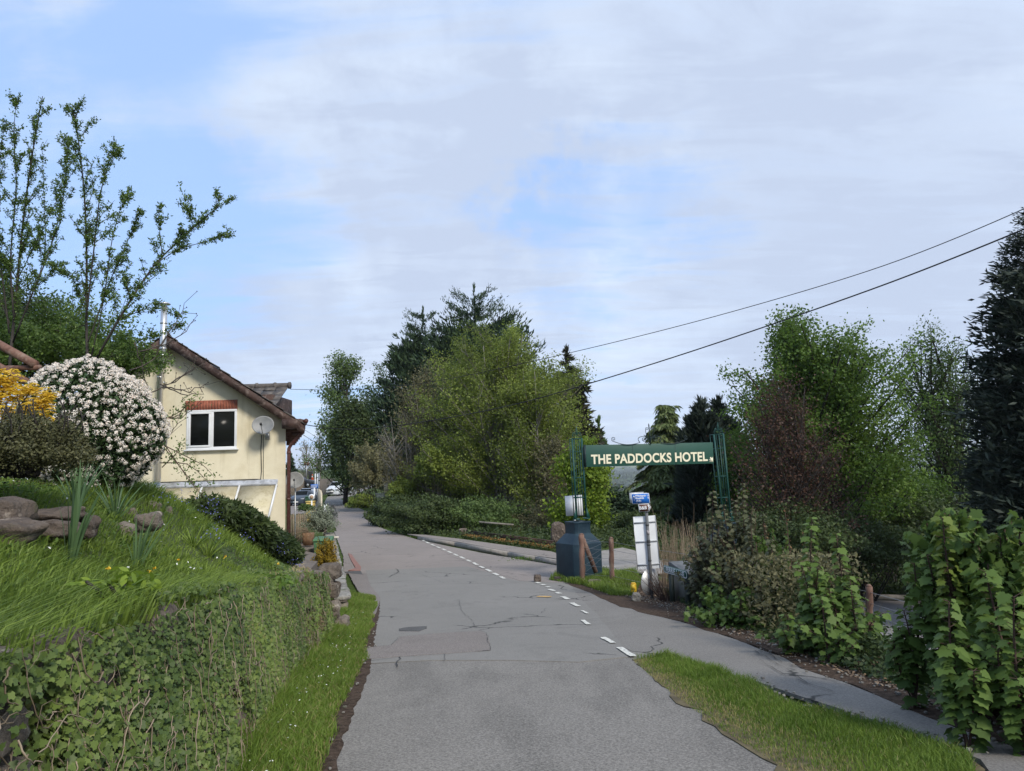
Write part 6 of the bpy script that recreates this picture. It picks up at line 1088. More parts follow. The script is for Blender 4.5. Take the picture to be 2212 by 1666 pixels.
# ================================================================ saplings and reeds of the right-hand hedge
L_S1 = leafmat('leaf_sapling_green', (.028, .055, .014), (.10, .155, .035), .35, .5, .22); L_S2 = leafmat('leaf_sapling_bronze', (.028, .034, .018), (.088, .092, .046), .25, .5, .2); L_S3 = leafmat('leaf_sapling_yellowtip', (.03, .055, .012), (.115, .155, .03), .35, .5, .22)
def sapling(label, X, Y, d, mt, leaf=.12, n=26, wid=.42, seed=1, hmin=0., grp='young sycamores of the right-hand hedge', side=3, top_only=0.):
    rg_ = np.random.default_rng(seed); t_ = P(X, Y, d); b_ = np.array([t_[0]+rg_.normal(0, .08), t_[1]+rg_.normal(0, .08), 0]); b_[2] = float(H(b_[0], b_[1]))-.05; h = t_[2]-b_[2]; root = empty('sapling', b_, label, 'sapling', grp); w_ = MB(); m = MB()
    def shoot(s, e, r0, nn_, lf, u0):
        c = curve(s, e, np.array([rg_.normal(0, .04), rg_.normal(0, .04), 0]), 9); w_.tube(c, np.linspace(r0, .004, 9), 5, cap=False)
        for i in range(nn_):
            u = u0+(1-u0)*(i+.3*rg_.random())/(nn_-1); p = np.array([np.interp(min(u, 1)*8, np.arange(9), c[:, j]) for j in range(3)]); a0 = i*1.57+rg_.random()*.6; sc_ = (.55+.45*math.sin(min(1, (1-u)*2.4+.25)*1.57))
            for a in ((a0, a0+3.14) if i < nn_-1 else (a0, a0+1.57, a0+3.14, a0+4.7)):
                o = np.array([math.cos(a), math.sin(a), 0]); pe = lf*rg_.uniform(.5, 1.15)*sc_; q_ = p+o*pe+[0, 0, pe*rg_.uniform(.1, .5)]; w_.tube([p, q_], .0022, 3, cap=False)
                s_ = lf*sc_*rg_.choice([.6, .85, 1.05, 1.3])*rg_.uniform(.85, 1.15); dirn = o*rg_.uniform(.55, 1)+[0, 0, -rg_.uniform(.25, .9)]; dirn /= np.linalg.norm(dirn); nrm_ = np.cross(np.cross(dirn, [0, 0, 1.]), dirn); nrm_ = nrm_/np.linalg.norm(nrm_)+rg_.normal(0, .2, 3); nrm_ -= dirn*np.dot(nrm_, dirn); nrm_ /= np.linalg.norm(nrm_)
                C_.append(q_+dirn*s_*.45); N_.append(nrm_); T_.append(dirn); S_.append(s_); TT.append(np.clip(.2+.55*u+rg_.normal(0, .17)+(.25 if u > .9 else 0), 0, 1))
    C_, N_, T_, S_, TT = [], [], [], [], []
    shoot(b_, t_, .014, n, leaf, max(.08, top_only))
    for k in range(side):
        a = rg_.random()*6.28; o = np.array([math.cos(a), math.sin(a), 0]); u = rg_.uniform(.05, .45); s = b_*(1-u)+t_*u; e = s+o*wid*rg_.uniform(.35, .85)+[0, 0, h*rg_.uniform(.2, .62)*(1-u)]; shoot(s, e, .008, max(5, int(n*.55)), leaf*.95, .2)
    N_, T_ = np.array(N_), np.array(T_); leaves(m, np.array(C_), np.array(S_)*1.15, SYC, 0, tint=np.array(TT), fr=(N_, T_, np.cross(N_, T_))); w_.build('stem', TWIGR, root); m.build('foliage', mt, root); return root
SAPS = [(2036, 1120, 5.0, L_S3, .13, 22, 'tall left spire of the near hedge clump, tip above its neighbours'), (2083, 1122, 5.3, L_S3, .125, 22, 'narrow yellow-tipped spire right of the tallest near spire'), (2102, 1166, 5.0, L_S3, .13, 20, 'shorter sapling in front of the two near spires'),
        (2160, 1155, 4.9, L_S3, .14, 20, 'broad round-topped sapling near the right edge of the view'), (2003, 1200, 5.1, L_S1, .13, 19, 'leaning sapling at the left shoulder of the near clump'), (1975, 1218, 5.3, L_S1, .125, 18, 'lowest left sapling of the near clump, leaves reaching over the car park'),
        (2206, 1150, 5.0, L_S3, .13, 20, 'sapling cut by the right edge of the view'), (2128, 1235, 4.6, L_S1, .14, 17, 'dark inner sapling low in the near clump'), (2050, 1300, 4.5, L_S1, .14, 15, 'front sapling of the near clump hanging over the lane'), (2190, 1290, 4.3, L_S1, .15, 15, 'front sapling at the right edge over the lane'),
        (2230, 1180, 4.6, L_S3, .14, 18, 'sapling just beyond the right edge'), 
        (1754, 1119, 8.2, L_S1, .125, 26, 'tall bright green sapling in the middle of the hedge'), (1806, 1153, 8.0, L_S1, .125, 22, 'bright green sapling right of the tall middle one'), (1836, 1250, 7.8, L_S1, .125, 16, 'short sapling nearest the bare fence post'), (1730, 1215, 8.0, L_S1, .125, 18, 'dark green sapling below the tall middle one'), (1775, 1290, 7.5, L_S1, .12, 13, 'low sapling under the middle pair'), (1700, 1330, 8.0, L_S1, .12, 10, 'low leaves at the lane edge left of the middle pair'),
        (1540, 1064, 12.3, L_S2, .11, 30, 'tall bronze sapling in front of the right lattice column'), (1562, 1092, 11.8, L_S2, .11, 28, 'bushy bronze sapling at the foot of the right lattice column'), (1605, 1046, 11.8, L_S2, .10, 32, 'tallest thin bronze sapling right of the lattice column'), (1588, 1082, 12.2, L_S2, .10, 28, 'bronze sapling between the column and the tallest thin one'),
        (1648, 1113, 11.5, L_S2, .105, 26, 'bronze sapling at the right end of the bronze group'), (1518, 1130, 12.2, L_S2, .11, 24, 'bronze sapling over the street name plate'), (1622, 1122, 11.0, L_S2, .11, 24, 'front bronze sapling under the tallest thin one'), (1514, 1160, 12.4, L_S2, .11, 22, 'left-most bronze sapling above the grey cabinet'), (1665, 1168, 10.6, L_S2, .11, 20, 'lower bronze sapling beside the hidden fence post'),
        (1580, 1190, 10.9, L_S2, .11, 18, 'inner bronze sapling low in the group'), (1545, 1215, 11.5, L_S1, .11, 16, 'green-leaved sapling right of the grey cabinet'), (1640, 1240, 10.2, L_S2, .115, 15, 'low bronze sapling facing the lane'), (1555, 1265, 11.0, L_S1, .11, 12, 'low green sapling at the lane edge right of the cabinet'), (1600, 1290, 10.2, L_S1, .115, 11, 'lowest green sapling facing the lane in the bronze group'), (1542, 1290, 11.3, L_S1, .11, 11, 'small green sapling at the foot of the street name posts')]
for i, (X, Y, d, mt, lf, n, lab) in enumerate(SAPS): sapling(lab, X, Y, d, mt, lf*(.52 if d < 7 else .64), int(n*(2.2 if d < 7 else 1.6)), .24 if d < 7 and X > 2060 else .13 if d < 7 else (.34 if d < 9 else .5), seed=200+i, side=5)
for i, (X, Y, d, lab) in enumerate(((1696, 1106, 10.4, 'bare red shoot with opening buds standing above the hedge'), (1735, 1150, 10.2, 'thinner bare shoot right of the budding red one'), (1652, 1130, 11.0, 'bare brown shoot at the right end of the bronze saplings'))):
    t_ = P(X, Y, d); b_ = ong(t_, -.05); b_[0] += .05; root = empty('bare_shoot', b_, lab, 'shoot', 'bare shoots above the hedge'); MB().tube(curve(b_, t_, [.03, 0, 0], 8), np.linspace(.01, .003, 8), 5).build('stem', TWIGR, root); m = MB(); u_ = np.linspace(.45, 1, 22)[:, None]; C = b_*(1-u_)+t_*u_+rg.normal(0, .022, (22, 3)); leaves(m, C, .04, OVAL, .5); m.build('buds', leafmat('bud_orange_%d' % i, (.12, .06, .03), (.28, .15, .08), .2), root)
# bramble and nettle cover between the saplings and the lane
m = MB(); n_ = 30000; y = 3+13*rg.random(n_)**1.1; x0 = np.interp(y, [3, 5, 7, 10, 13, 16], [3.25, 3.05, 3.0, 3.0, 2.9, 3.0]); x = x0+1.6*rg.random(n_); hh_ = (.1+.42*ss((x-x0)/.7)*(1-.85*ss((x-3.35)/.3)*ss((2.6-np.abs(y-7.2))/.8)))*(.5+vnoise(x, y, .8, 91)); C = np.column_stack([x, y, np.maximum(H(x, y), zr(y)-1.2)+hh_*rg.random(n_)**.4]); leaves(m, C, rg.uniform(.04, .085, n_), OVAL, .9, tint=.25+rg.normal(0, .17, n_)+.3*(vnoise(x, y, .6, 92)-.5))
tag(m.build('bramble_cover', L_DARK), 'low dark nettles and brambles filling the foot of the right-hand hedge', 'undergrowth', kind='stuff')
m = MB(); n_ = 9000; y = 9.2+4.5*rg.random(n_); x = 3.0+1.3*rg.random(n_); C = np.column_stack([x, y, zr(y)+1.0*rg.random(n_)**.8]); leaves(m, C, rg.uniform(.04, .08, n_), OVAL, .5, tint=.3+rg.normal(0, .2, n_)); tag(m.build('hedge_undergrowth', L_BROWN), 'brownish tangled undergrowth below the bronze saplings', 'undergrowth', kind='stuff')
REED = leafmat('dry_reed', (.09, .07, .045), (.26, .20, .14), .1); m = MB()
for k in range(260):
    X = rg.uniform(1430, 1535); d = rg.uniform(15.0, 17); t0 = ong(P(X, 1230, d)); hgt = rg.uniform(.5, 1.15)*(1.35 if rg.random() < .06 else 1); a_ = rg.normal(0, .16, 2); c = curve(t0, t0+[a_[0]*hgt, a_[1]*hgt, hgt+.35], [rg.normal(0, .07), 0, 0], 6); m.tube(c, np.linspace(.006, .002, 6), 3, cap=False, tint=rg.random())
tag(m.build('dry_reeds', REED), 'pale dry upright stems between the sign pole and the bronze saplings', 'dead stems', kind='stuff')
m = MB()
for k in range(60):
    t0 = ong(P(rg.uniform(1425, 1450), 1262, 14.1)); e = t0+np.array([rg.normal(0, .28)-.12, rg.normal(0, .2), rg.uniform(.35, .75)]); m.tube(curve(t0, e, [0, 0, .08], 5), np.linspace(.005, .0015, 5), 3, cap=False, tint=rg.random())
o = empty('twiggy_shrub', ong(P(1437, 1270, 14.1)), 'reddish bare twiggy shrub between the round sign back and the street name plate', 'shrub'); m.build('stems', TWIGR, o)
spears('dead_flower_stalk', 'pale dead hogweed stalks beside the bare fence post', P(1880, 1380, 8.4), 12, .7, REED, .8, .006, hf=H, seed=301); spears('cow_parsley', 'thin green cow parsley stalks right of the bare fence post', P(1945, 1400, 7.6), 14, .62, L_OLIVE, .7, .005, hf=H, seed=302)
# street furniture lost in the right-hand trees: white post and blue panel

for i, (X, Y, d, w_, h_, mt, lab) in enumerate(((1552, 1250, 12.6, 90, 170, L_S2, 'tangled bronze-green hedge bush behind the grey cabinet'), (1600, 1240, 11.8, 130, 210, L_S2, 'tangled bronze hedge bush in the middle of the bronze saplings'), (1668, 1270, 11.0, 90, 170, L_S1, 'tangled dark hedge bush around the hidden fence post'), (1610, 1330, 10.6, 200, 90, L_S1, 'low dark hedge bush at the foot of the bronze saplings'), (2140, 1350, 5.0, 210, 330, L_S1, 'full leafy mass of young sycamore filling the hedge clump closest to the camera'), (2070, 1260, 5.3, 120, 220, L_S1, 'leafy sycamore growth behind the two tallest near spires'))):
    c = P(X, Y, d); bush('hedge_bush', lab, c, (W_(w_/2, d), .4, W_(h_/2, d)), mt, 1700 if d > 6 else 1500, .075 if d > 6 else .085, 'shrub', 'tangled hedge bushes', 400+i, SYC, .5, TWIGR, 24, shell=.15, spikes=6, tints=.35, lump=.25)
# ================================================================ low wall, bins and the far end of the road
root = empty('low_wall', ong(P(728, 1230, 18)), 'low grey stone wall with flat coping along the left road edge', 'wall'); m = MB(); cp_ = MB(); rg = np.random.default_rng(9)
A_ = np.array([P(736, 1293, 13.4)[0], 13.4]); B__ = np.array([P(712, 1160, 26.9)[0], 26.9]); L = np.linalg.norm(B__-A_); t_ = (B__-A_)/L; nn = np.array([t_[1], -t_[0]]); az = math.atan2(t_[1], t_[0]); s = 0
zc = np.interp(np.linspace(0, 1, 3), [0, .5, 1], [P(736, 1290, 13.4)[2], P(734, 1215, 18.8)[2], P(716, 1152, 26.9)[2]])
while s < L:
    l = rg.uniform(.35, .75); p = A_+t_*(s+l/2); zt = float(np.interp((s+l/2)/L, [0, .5, 1], zc)); g0 = float(H(*p)); zz_ = g0-.05
    while zz_ < zt-.09:
        h_ = min(rg.uniform(.1, .2), zt-.07-zz_); rockmesh(m, (*p, zz_+h_/2), (l*.99, .27+rg.normal(0, .015), h_), int(rg.integers(1e6)), 4, 5, rz=az, rough=.05, tint=rg.random()); zz_ += h_
    rockmesh(cp_, (*(p+rg.normal(0, .01, 2)), zt-.035+rg.normal(0, .006)), (l*1.0, .36, .085), int(rg.integers(1e6)), 6, 6, rz=az+rg.normal(0, .02), rough=.035, tilt=(rg.normal(0, .02), 0), tint=rg.random()); s += l
m.build('stonework', STONE, root, smooth=True); cp_.build('coping', STONEG, root, smooth=True)
o = MB().box(P(720, 1163, 24.6)+[0, 0, .03], (.36, .06, .05)).build('timber_offcut', mat('pale_timber', (.5, .46, .38), (.62, .58, .5), 8, .8)); tag(o, 'short pale timber offcut lying on the wall coping beside the green bin', 'timber')
def wheelie(name, X, Yt, d, lab, body, lid, s_=1., rz=.15, grp=None):
    t_ = P(X, Yt, d); b_ = ong(t_); h = t_[2]-b_[2]; h = min(max(h, .9), 1.12); b_[2] = t_[2]-h; root = empty(name, b_, lab, 'bin', grp, rz=0); m = MB(); w0, w1, d0, d1 = .22, .27, .26, .35
    V = [(-w0, -d0, .05), (w0, -d0, .05), (w0, d0, .05), (-w0, d0, .05), (-w1, -d1, h-.1), (w1, -d1, h-.1), (w1, d1, h-.1), (-w1, d1, h-.1)]; c, s2 = math.cos(rz), math.sin(rz); tr = lambda V_: [np.array([x*c-y*s2, x*s2+y*c, z])+b_ for x, y, z in V_]
    m.add(tr(V), np.array([[0, 3, 2, 1], [4, 5, 6, 7], [0, 1, 5, 4], [1, 2, 6, 5], [2, 3, 7, 6], [3, 0, 4, 7]])); bevel(m.build('body', body, root), .02)
    m = MB(); V = [(-.30, -.39, h-.10), (.30, -.39, h-.10), (.30, .36, h-.10), (-.30, .36, h-.10), (-.28, -.37, h-.04), (.28, -.37, h-.04), (.28, .34, h), (-.28, .34, h)]; m.add(tr(V), np.array([[0, 3, 2, 1], [4, 5, 6, 7], [0, 1, 5, 4], [1, 2, 6, 5], [2, 3, 7, 6], [3, 0, 4, 7]])); bevel(m.build('lid', lid, root), .015)
    for sx in (-.27, .27): m = MB(); q = tr([(sx-.03, .28, .1), (sx+.03, .28, .1)]); m.tube(q, .1, 12); m.build('wheel', BLACK, root)
    m = MB(); m.tube(tr([(-.24, .40, h-.14), (.24, .40, h-.14)]), .018, 6); m.build('handle', lid, root); return root
BG1 = mat('bin_green', (.05, .14, .065), (.065, .17, .08), 5, .5, bmp=.05, stain=(.08, .15, .08), samt=.4); BG2 = mat('bin_green_dark', (.02, .065, .03), (.03, .08, .04), 5, .5, bmp=.05); BY = mat('bin_yellow', (.60, .42, .12), (.68, .5, .16), 6, .6, bmp=.1)
wheelie('wheelie_bin', 699, 1160, 23.4, 'green wheelie bin behind the low stone wall', BG1, BG1); wheelie('wheelie_bin', 669, 1071, 53, 'distant wheelie bin with a dark green lid behind the yellow crate', BG2, BG2)
p = P(671, 1083, 50); r_ = empty('yellow_crate', ong(p), 'tall yellow crate beside the round-topped sign post', 'crate'); m = MB(); b_ = ong(p)[2]; m.box((p[0], p[1], (p[2]+b_)/2), (.50, .5, p[2]-b_)); bevel(m.build('box', BY, r_), .02); m = MB(); m.box((p[0], p[1], p[2]-.02), (.56, .56, .08)); m.build('rim', BY, r_)
m = MB(); m.box((p[0]+.05, p[1]-.26, p[2]-.35), (.03, .02, .5)); m.box((p[0]-.18, p[1]-.26, p[2]-.35), (.03, .02, .5)); m.build('rib', BY, r_)
r_ = empty('round_post_sign', ong(P(673, 1098, 47)), 'white post with a small round sign in front of the yellow crate', 'sign'); t_ = P(673.5, 1074, 47); m = MB(); m.tube([ong(t_), t_], .04, 8); m.build('post', SWHITE, r_); m = MB(); m.tube([t_+[0, -.03, 0], t_+[0, -.06, 0]], .19, 20); dd_ = m.build('disc', SWHITE, r_); m = MB(); m.tube([t_+[0, -.06, 0], t_+[0, -.065, 0]], .12, 20); m.build('symbol', mat('sign_tan', (.4, .25, .15), (.45, .3, .2), 5, .6), dd_)
# picket gate and fence at the end of the garden
PICK = mat('weathered_picket', (.20, .155, .11), (.34, .28, .21), 7, .9, bmp=.4, stretch=(1, 1, .3)); r_ = empty('picket_fence', ong(P(645, 1170, 27.3)), 'weathered brown picket fence across the yard beyond the house corner', 'fence')
xa, xb = P(618, 1140, 27.5)[0], P(664, 1140, 27.5)[0]; zt = P(640, 1110, 27.5)[2]; zb = P(640, 1174, 27.5)[2]; n_ = 11
for i in range(n_):
    x = xa+(xb-xa)*(i+.5)/n_; m = MB(); h_ = zt+.03*math.sin(i*2.3); m.prism([(-.027, zb), (.027, zb), (.027, h_-.03), (0, h_), (-.027, h_-.03)], (x+.004*math.sin(i*5), 27.5, 0), (1, 0, 0), (0, 0, 1), (0, .02, 0)); m.build('picket', PICK, r_)
for z_ in (zt-.16, zt-.62, zb+.16): m = MB(); m.box(((xa+xb)/2, 27.55, z_), (xb-xa, .04, .07)); m.build('rail', PICK, r_)
p = P(666, 1178, 25); zt = P(666, 1151, 25)[2]; r_ = empty('barrel_planter', p, 'rusty round barrel planter with dead plants before the picket fence', 'planter'); m = MB(); hb_ = zt-p[2]; m.tube([p, p+[0, 0, hb_*.5], p+[0, 0, hb_]], np.array([.16, .19, .2]), 16); m.build('tub', mat('rust_tub', (.10, .055, .03), (.20, .12, .07), 6, .85, bmp=.5), r_, smooth=True)
m = MB(); 
for k in range(60): e = p+np.array([rg.normal(-.15, .22), rg.normal(-.1, .15), hb_+rg.uniform(-.25, .2)]); m.tube(curve(p+[0, 0, hb_], e, [0, 0, .12], 5), .004, 3, cap=False, tint=rg.random())
m.build('dead_stems', REED, r_)
bush('lavender_bush', 'grey-green lavender bush spilling over the far end of the low wall', P(692, 1132, 26.6), (W_(66, 27)/2, .5, W_(64, 27)/2), GREY_G, 9000, .05, seed=71, ground=False, lump=.25, spikes=14, shell=.2)
bush('rosemary_bush', 'darker grey sprig bush leaning to the road right of the lavender', P(716, 1113, 27), (W_(26, 27)/2, .3, W_(32, 27)/2), leafmat('leaf_grey_purple', (.07, .07, .075), (.16, .165, .17), .1), 2500, .05, seed=72, ground=False, lump=.4, spikes=14, shell=.1)
bush('golden_conifer_bush', 'amber and green dwarf conifer inside the low wall before the green bin', P(703, 1212, 18.2), (W_(42, 18)/2, .35, W_(78, 18)/2), leafmat('leaf_amber', (.10, .075, .010), (.30, .19, .012), .2, third=(.12, .14, .02)), 9000, .04, seed=73, ground=False, lump=.25, shell=.2, spikes=8)
bush('ivy_mound', 'small green mound under the yellow crate', P(662, 1099, 47), (.55, .4, .3), L_MID, 2000, .08, seed=74, ground=False); bush('roadside_weeds', 'green weeds at the foot of the cream fence', P(700, 1103, 44), (.25, 1.2, .25), L_SYC, 4000, .1, seed=75, ground=False, lump=.3)
# white ornament
p = P(702, 1110, 33); r_ = empty('garden_ornament', ong(p), 'small white rabbit-like ornament standing above the lavender at the road edge', 'ornament'); m = MB(); S_ = .019*1.1; 
m.tube([p, p+[0, 0, .08], p+[0, 0, .16], p+[.0, -.01, .23], p+[0, -.02, .29]], np.array([.06, .085, .075, .05, .02]), 12); rockmesh(m, p+[.0, -.03, .28], (.09, .12, .1), 3, 6, 2); 
for sx in (-.025, .03): m.tube([p+[sx, -.01, .30], p+[sx*1.5, .02, .36], p+[sx*2, .03, .42]], np.array([.018, .02, .006]), 7)
m.build('body', SWHITE, r_, smooth=True); m = MB(); g_ = ong(p); m.box((p[0], p[1], p[2]-.05), (.22, .22, .1)); m.box((p[0], p[1], (g_[2]+p[2]-.1)/2), (.12, .12, p[2]-.1-g_[2])); m.build('pedestal', STONED, r_)
# cream board fence running up the drive
CRM = mat('cream_fence_board', (.50, .43, .32), (.62, .55, .43), 6, .8, bmp=.2); r_ = empty('board_fence', ong(P(691, 1090, 48)), 'cream upright-board fence receding between the drive and the road', 'fence'); a_, b_ = P(694, 1075, 46), P(687, 1030, 92); n_ = 44
for i in range(n_):
    u = (i/(n_-1))**.9; x, y = a_[0]+(b_[0]-a_[0])*u, a_[1]+(b_[1]-a_[1])*u; z0 = float(H(x, y)); h_ = 1.35+.75*(1-u)+.12*math.sin(i*2.7); m = MB(); m.prism([(-.06, 0), (.06, 0), (.06, h_-.06), (0, h_), (-.06, h_-.06)], (x, y, z0), (1, 0, 0), (0, 0, 1), (0, .03, 0)); m.build('board', CRM, r_)
m = MB()
for z_ in (.35, 1.0): m.tube([(a_[0]-.03, a_[1], float(H(*a_[:2]))+z_), (b_[0]-.03, b_[1], float(H(*b_[:2]))+z_)], .04, 4)
m.build('rail', CRM, r_)
r_ = empty('blue_notice', ong(P(679, 1075, 60)), 'small blue notice with white writing on a black and white post by the drive', 'sign'); c = P(679, 1051, 60); w_, h_ = W_(15.5, 60), W_(9.5, 60); m = MB(); m.box(c, (w_, .03, h_)); bn = m.build('panel', SBLUE, r_); 
m = MB()
for j, z_ in enumerate((.27, .0, -.27)):
    x_ = -w_*.42
    while x_ < w_*(.42-.12*(j == 2)): l_ = rg.uniform(.02, .05); m.box(c+np.array([x_+l_/2, -.02, z_*h_]), (l_, .004, h_*.13)); x_ += l_+.012
o = m.build('lettering', SWHITE, bn); tag(o, kind='stuff'); m = MB(); m.tube([ong(c), c-[0, 0, .1]], .05, 8); m.build('post', SWHITE, r_); m = MB(); g_ = ong(c); m.tube([g_+[0, 0, .8], g_+[0, 0, 1.5]], .06, 8); m.build('band', BLACK, r_)
# vehicles
def carpaint(n, c): return mat(n, c, c, 3, .28, 0., bmp=0, spec=.6)
WIN = GLASS; TYRE = mat('tyre_rubber', (.012, .012, .012), (.02, .02, .02), 9, .85); CHR = mat('headlamp_glass', (.5, .52, .54), (.62, .64, .66), 4, .15, .3, bmp=0); PLATE = mat('number_plate', (.7, .7, .68), (.75, .75, .72), 5, .4, bmp=0); TRIM = mat('dark_grille', (.015, .015, .016), (.03, .03, .03), 20, .5)
def car(name, lab, X, Yb, d, rz, paint, secs, win, L, cat='car', wheel=.33, hood=True, w_=.9):
    g_ = P(X, Yb, d); g_[2] = float(H(g_[0], g_[1])); root = empty(name, g_, lab, cat); c, s_ = math.cos(rz), math.sin(rz); R = np.array([[c, -s_, 0], [s_, c, 0], [0, 0, 1.]]); T = lambda V: np.asarray(V, float)@R.T+g_
    def loft(sc, nm, mt_, par):
        V = []; 
        for (y, hw_, zb_, zs_, rw, zt_) in sc: V += [(-hw_*.9, y, zb_), (-hw_, y, zb_+.15), (-hw_, y, zs_*.85+zb_*.15), (-hw_*.97, y, zs_), (-rw, y, zt_-.05), (-rw*.9, y, zt_), (rw*.9, y, zt_), (rw, y, zt_-.05), (hw_*.97, y, zs_), (hw_, y, zs_*.85+zb_*.15), (hw_, y, zb_+.15), (hw_*.9, y, zb_)]
        m = MB(); n = 12; k = len(sc); j = np.arange(n); F = np.vstack([np.stack([j+i*n, (j+1) % n+i*n, (j+1) % n+(i+1)*n, j+(i+1)*n], 1) for i in range(k-1)]); m.add(T(V), [F[:, ::-1], j[None], (j+(k-1)*n)[::-1][None]]); return m.build(nm, mt_, par, smooth=False)
    b = loft(secs, 'body', paint, root); bevel(b, .03, 2)
    for nm, V, F in win: m = MB(); m.add(T(V), F); m.build(nm, WIN, root)
    for x in (-w_+.1, w_-.1):
        for y in (-L/2+.75, L/2-.8): m = MB(); q = T([(x-.1, y, wheel), (x+.1, y, wheel)]); m.tube(q, wheel, 18); wh = m.build('wheel', TYRE, root); m = MB(); q = T([(x+(.101 if x > 0 else -.101), y, wheel), (x+(.11 if x > 0 else -.11), y, wheel)]); m.tube(q, wheel*.6, 12); m.build('rim', CHR, wh)
    return root, T
def q4(a, b, c, d): return [a, b, c, d], np.array([[0, 1, 2, 3]])
# dark grey car, nose to the camera
s_ = [(-2.15, .78, .25, .62, .5, .70), (-2.0, .88, .2, .72, .7, .82), (-1.2, .92, .2, .88, .78, .98), (-.75, .92, .2, .95, .74, 1.04), (-.1, .92, .2, .97, .64, 1.45), (.6, .92, .2, .98, .64, 1.5), (1.5, .92, .2, .98, .6, 1.42), (2.0, .9, .2, .95, .62, 1.0), (2.15, .82, .3, .8, .6, .9)]
GREYC = carpaint('car_slate', (.05, .065, .085)); BLACKC = carpaint('car_black', (.008, .009, .011)); WHITEC = carpaint('car_white', (.55, .58, .62)); VANC = carpaint('van_white', (.62, .65, .67))
r_, T = car('parked_car', 'dark slate hatchback parked nose-on in the drive, with a white number plate', 654, 1078, 78, -.05, GREYC, s_, [('windscreen', *q4((-.68, -.72, 1.075), (.68, -.72, 1.075), (.57, -.14, 1.455), (-.57, -.14, 1.455)))], 4.3)
for sx in (-.68, .68): m = MB(); m.box(T([(sx, -2.08, .70)])[0], (.34, .14, .11)); m.build('headlight', CHR, r_)
m = MB(); m.box(T([(0, -2.16, .40)])[0], (.52, .03, .12)); m.build('number_plate', PLATE, r_); m = MB(); m.box(T([(0, -2.12, .58)])[0], (1.0, .06, .13)); m.box(T([(0, -2.1, .3)])[0], (1.5, .06, .14)); m.build('grille', TRIM, r_)
for sx in (-1.0, 1.0): m = MB(); m.box(T([(sx, -.6, 1.02)])[0], (.18, .1, .12)); m.build('mirror', GREYC, r_)
r_, T = car('parked_car', 'white hatchback parked behind the dark slate car, only its roof and rear window showing', 662, 1066, 88, .1, WHITEC, s_, [('windscreen', *q4((-.68, -.72, 1.075), (.68, -.72, 1.075), (.57, -.14, 1.455), (-.57, -.14, 1.455)))], 4.3)
for sx in (-.68, .68): m = MB(); m.box(T([(sx, -2.08, .70)])[0], (.34, .14, .11)); m.build('headlight', CHR, r_)
s2 = [(-2.3, .8, .3, .75, .6, .85), (-1.4, .92, .25, .95, .8, 1.05), (-.9, .93, .25, 1.0, .76, 1.12), (-.1, .93, .25, 1.02, .68, 1.68), (.9, .93, .25, 1.02, .68, 1.72), (1.9, .93, .25, 1.0, .62, 1.62), (2.3, .88, .3, .95, .66, 1.1)]
r_, T = car('parked_car', 'black estate car parked side-on at the top of the drive beyond the white car', 646, 1036, 100, 1.45, BLACKC, s2, [('side_window', *q4((-.79, -.75, 1.12), (-.70, -.15, 1.6), (-.70, 1.6, 1.58), (-.79, 1.95, 1.1)))], 4.6); r_.location.z += 1.35
s3 = [(-2.45, .82, .25, .85, .7, .95), (-2.35, .92, .2, .95, .85, 1.08), (-1.65, .95, .2, 1.15, .86, 1.28), (-.95, .95, .2, 1.2, .78, 1.92), (-.6, .95, .2, 1.2, .78, 1.97), (2.3, .95, .2, 1.2, .78, 1.97), (2.45, .92, .25, 1.15, .75, 1.85)]
r_, T = car('parked_van', 'white van parked facing the camera under the overhanging shrub at the road side', 734, 1071, 105, -.22, VANC, s3, [('windscreen', *q4((-.80, -1.60, 1.32), (.80, -1.60, 1.32), (.70, -1.0, 1.90), (-.70, -1.0, 1.90))), ('side_window', *q4((-.93, -1.0, 1.3), (-.93, -.2, 1.3), (-.83, -.2, 1.8), (-.83, -.85, 1.8)))], 4.9, 'van', .34)
for sx in (-.72, .72): m = MB(); m.box(T([(sx, -2.42, .88)])[0], (.36, .12, .16)); m.build('headlight', CHR, r_)
m = MB(); m.box(T([(0, -2.46, .88)])[0], (1.1, .08, .13)); m.box(T([(0, -2.46, .45)])[0], (1.5, .08, .18)); m.build('grille', TRIM, r_); m = MB(); m.tube(T([(0, -2.47, 1.0), (0, -2.52, 1.0)]), .075, 14); m.build('badge', CHR, r_); m = MB(); m.box(T([(0, -2.52, .62)])[0], (.52, .03, .12)); m.build('number_plate', PLATE, r_)
for sx in (-1.08, 1.08): m = MB(); m.box(T([(sx, -1.3, 1.4)])[0], (.2, .12, .24)); m.build('mirror', TRIM, r_)
# things at the top of the drive
TRM = mat('terrace_earth', (.10, .08, .06), (.17, .14, .11), 6, .9, bmp=.5); m = MB(); zt = P(660, 1037, 97)[2]; m.box((P(648, 1037, 105)[0], 107, zt-1.6), (4.6, 18, 3.2)); tag(m.build('terrace', TRM), kind='structure')
wheelie('wheelie_bin', 671, 1018, 97, 'black bin standing at the top of the drive left of the traffic cone', BLACK, BLACK); p = P(675, 1038, 95.5); p[2] = zt if p[2] < zt else p[2]; r_ = empty('traffic_cone', p, 'orange traffic cone with a pale band beside the black bin', 'cone'); ORG = mat('cone_orange', (.55, .09, .03), (.62, .12, .04), 8, .5)
m = MB(); m.tube([p, p+[0, 0, .72]], np.array([.17, .03]), 14, tint=1); m.box(p+[0, 0, .015], (.42, .42, .03)); m.build('body', ORG, r_); m = MB(); m.tube([p+[0, 0, .33], p+[0, 0, .52]], np.array([.108, .072]), 14); m.build('band', SWHITE, r_)
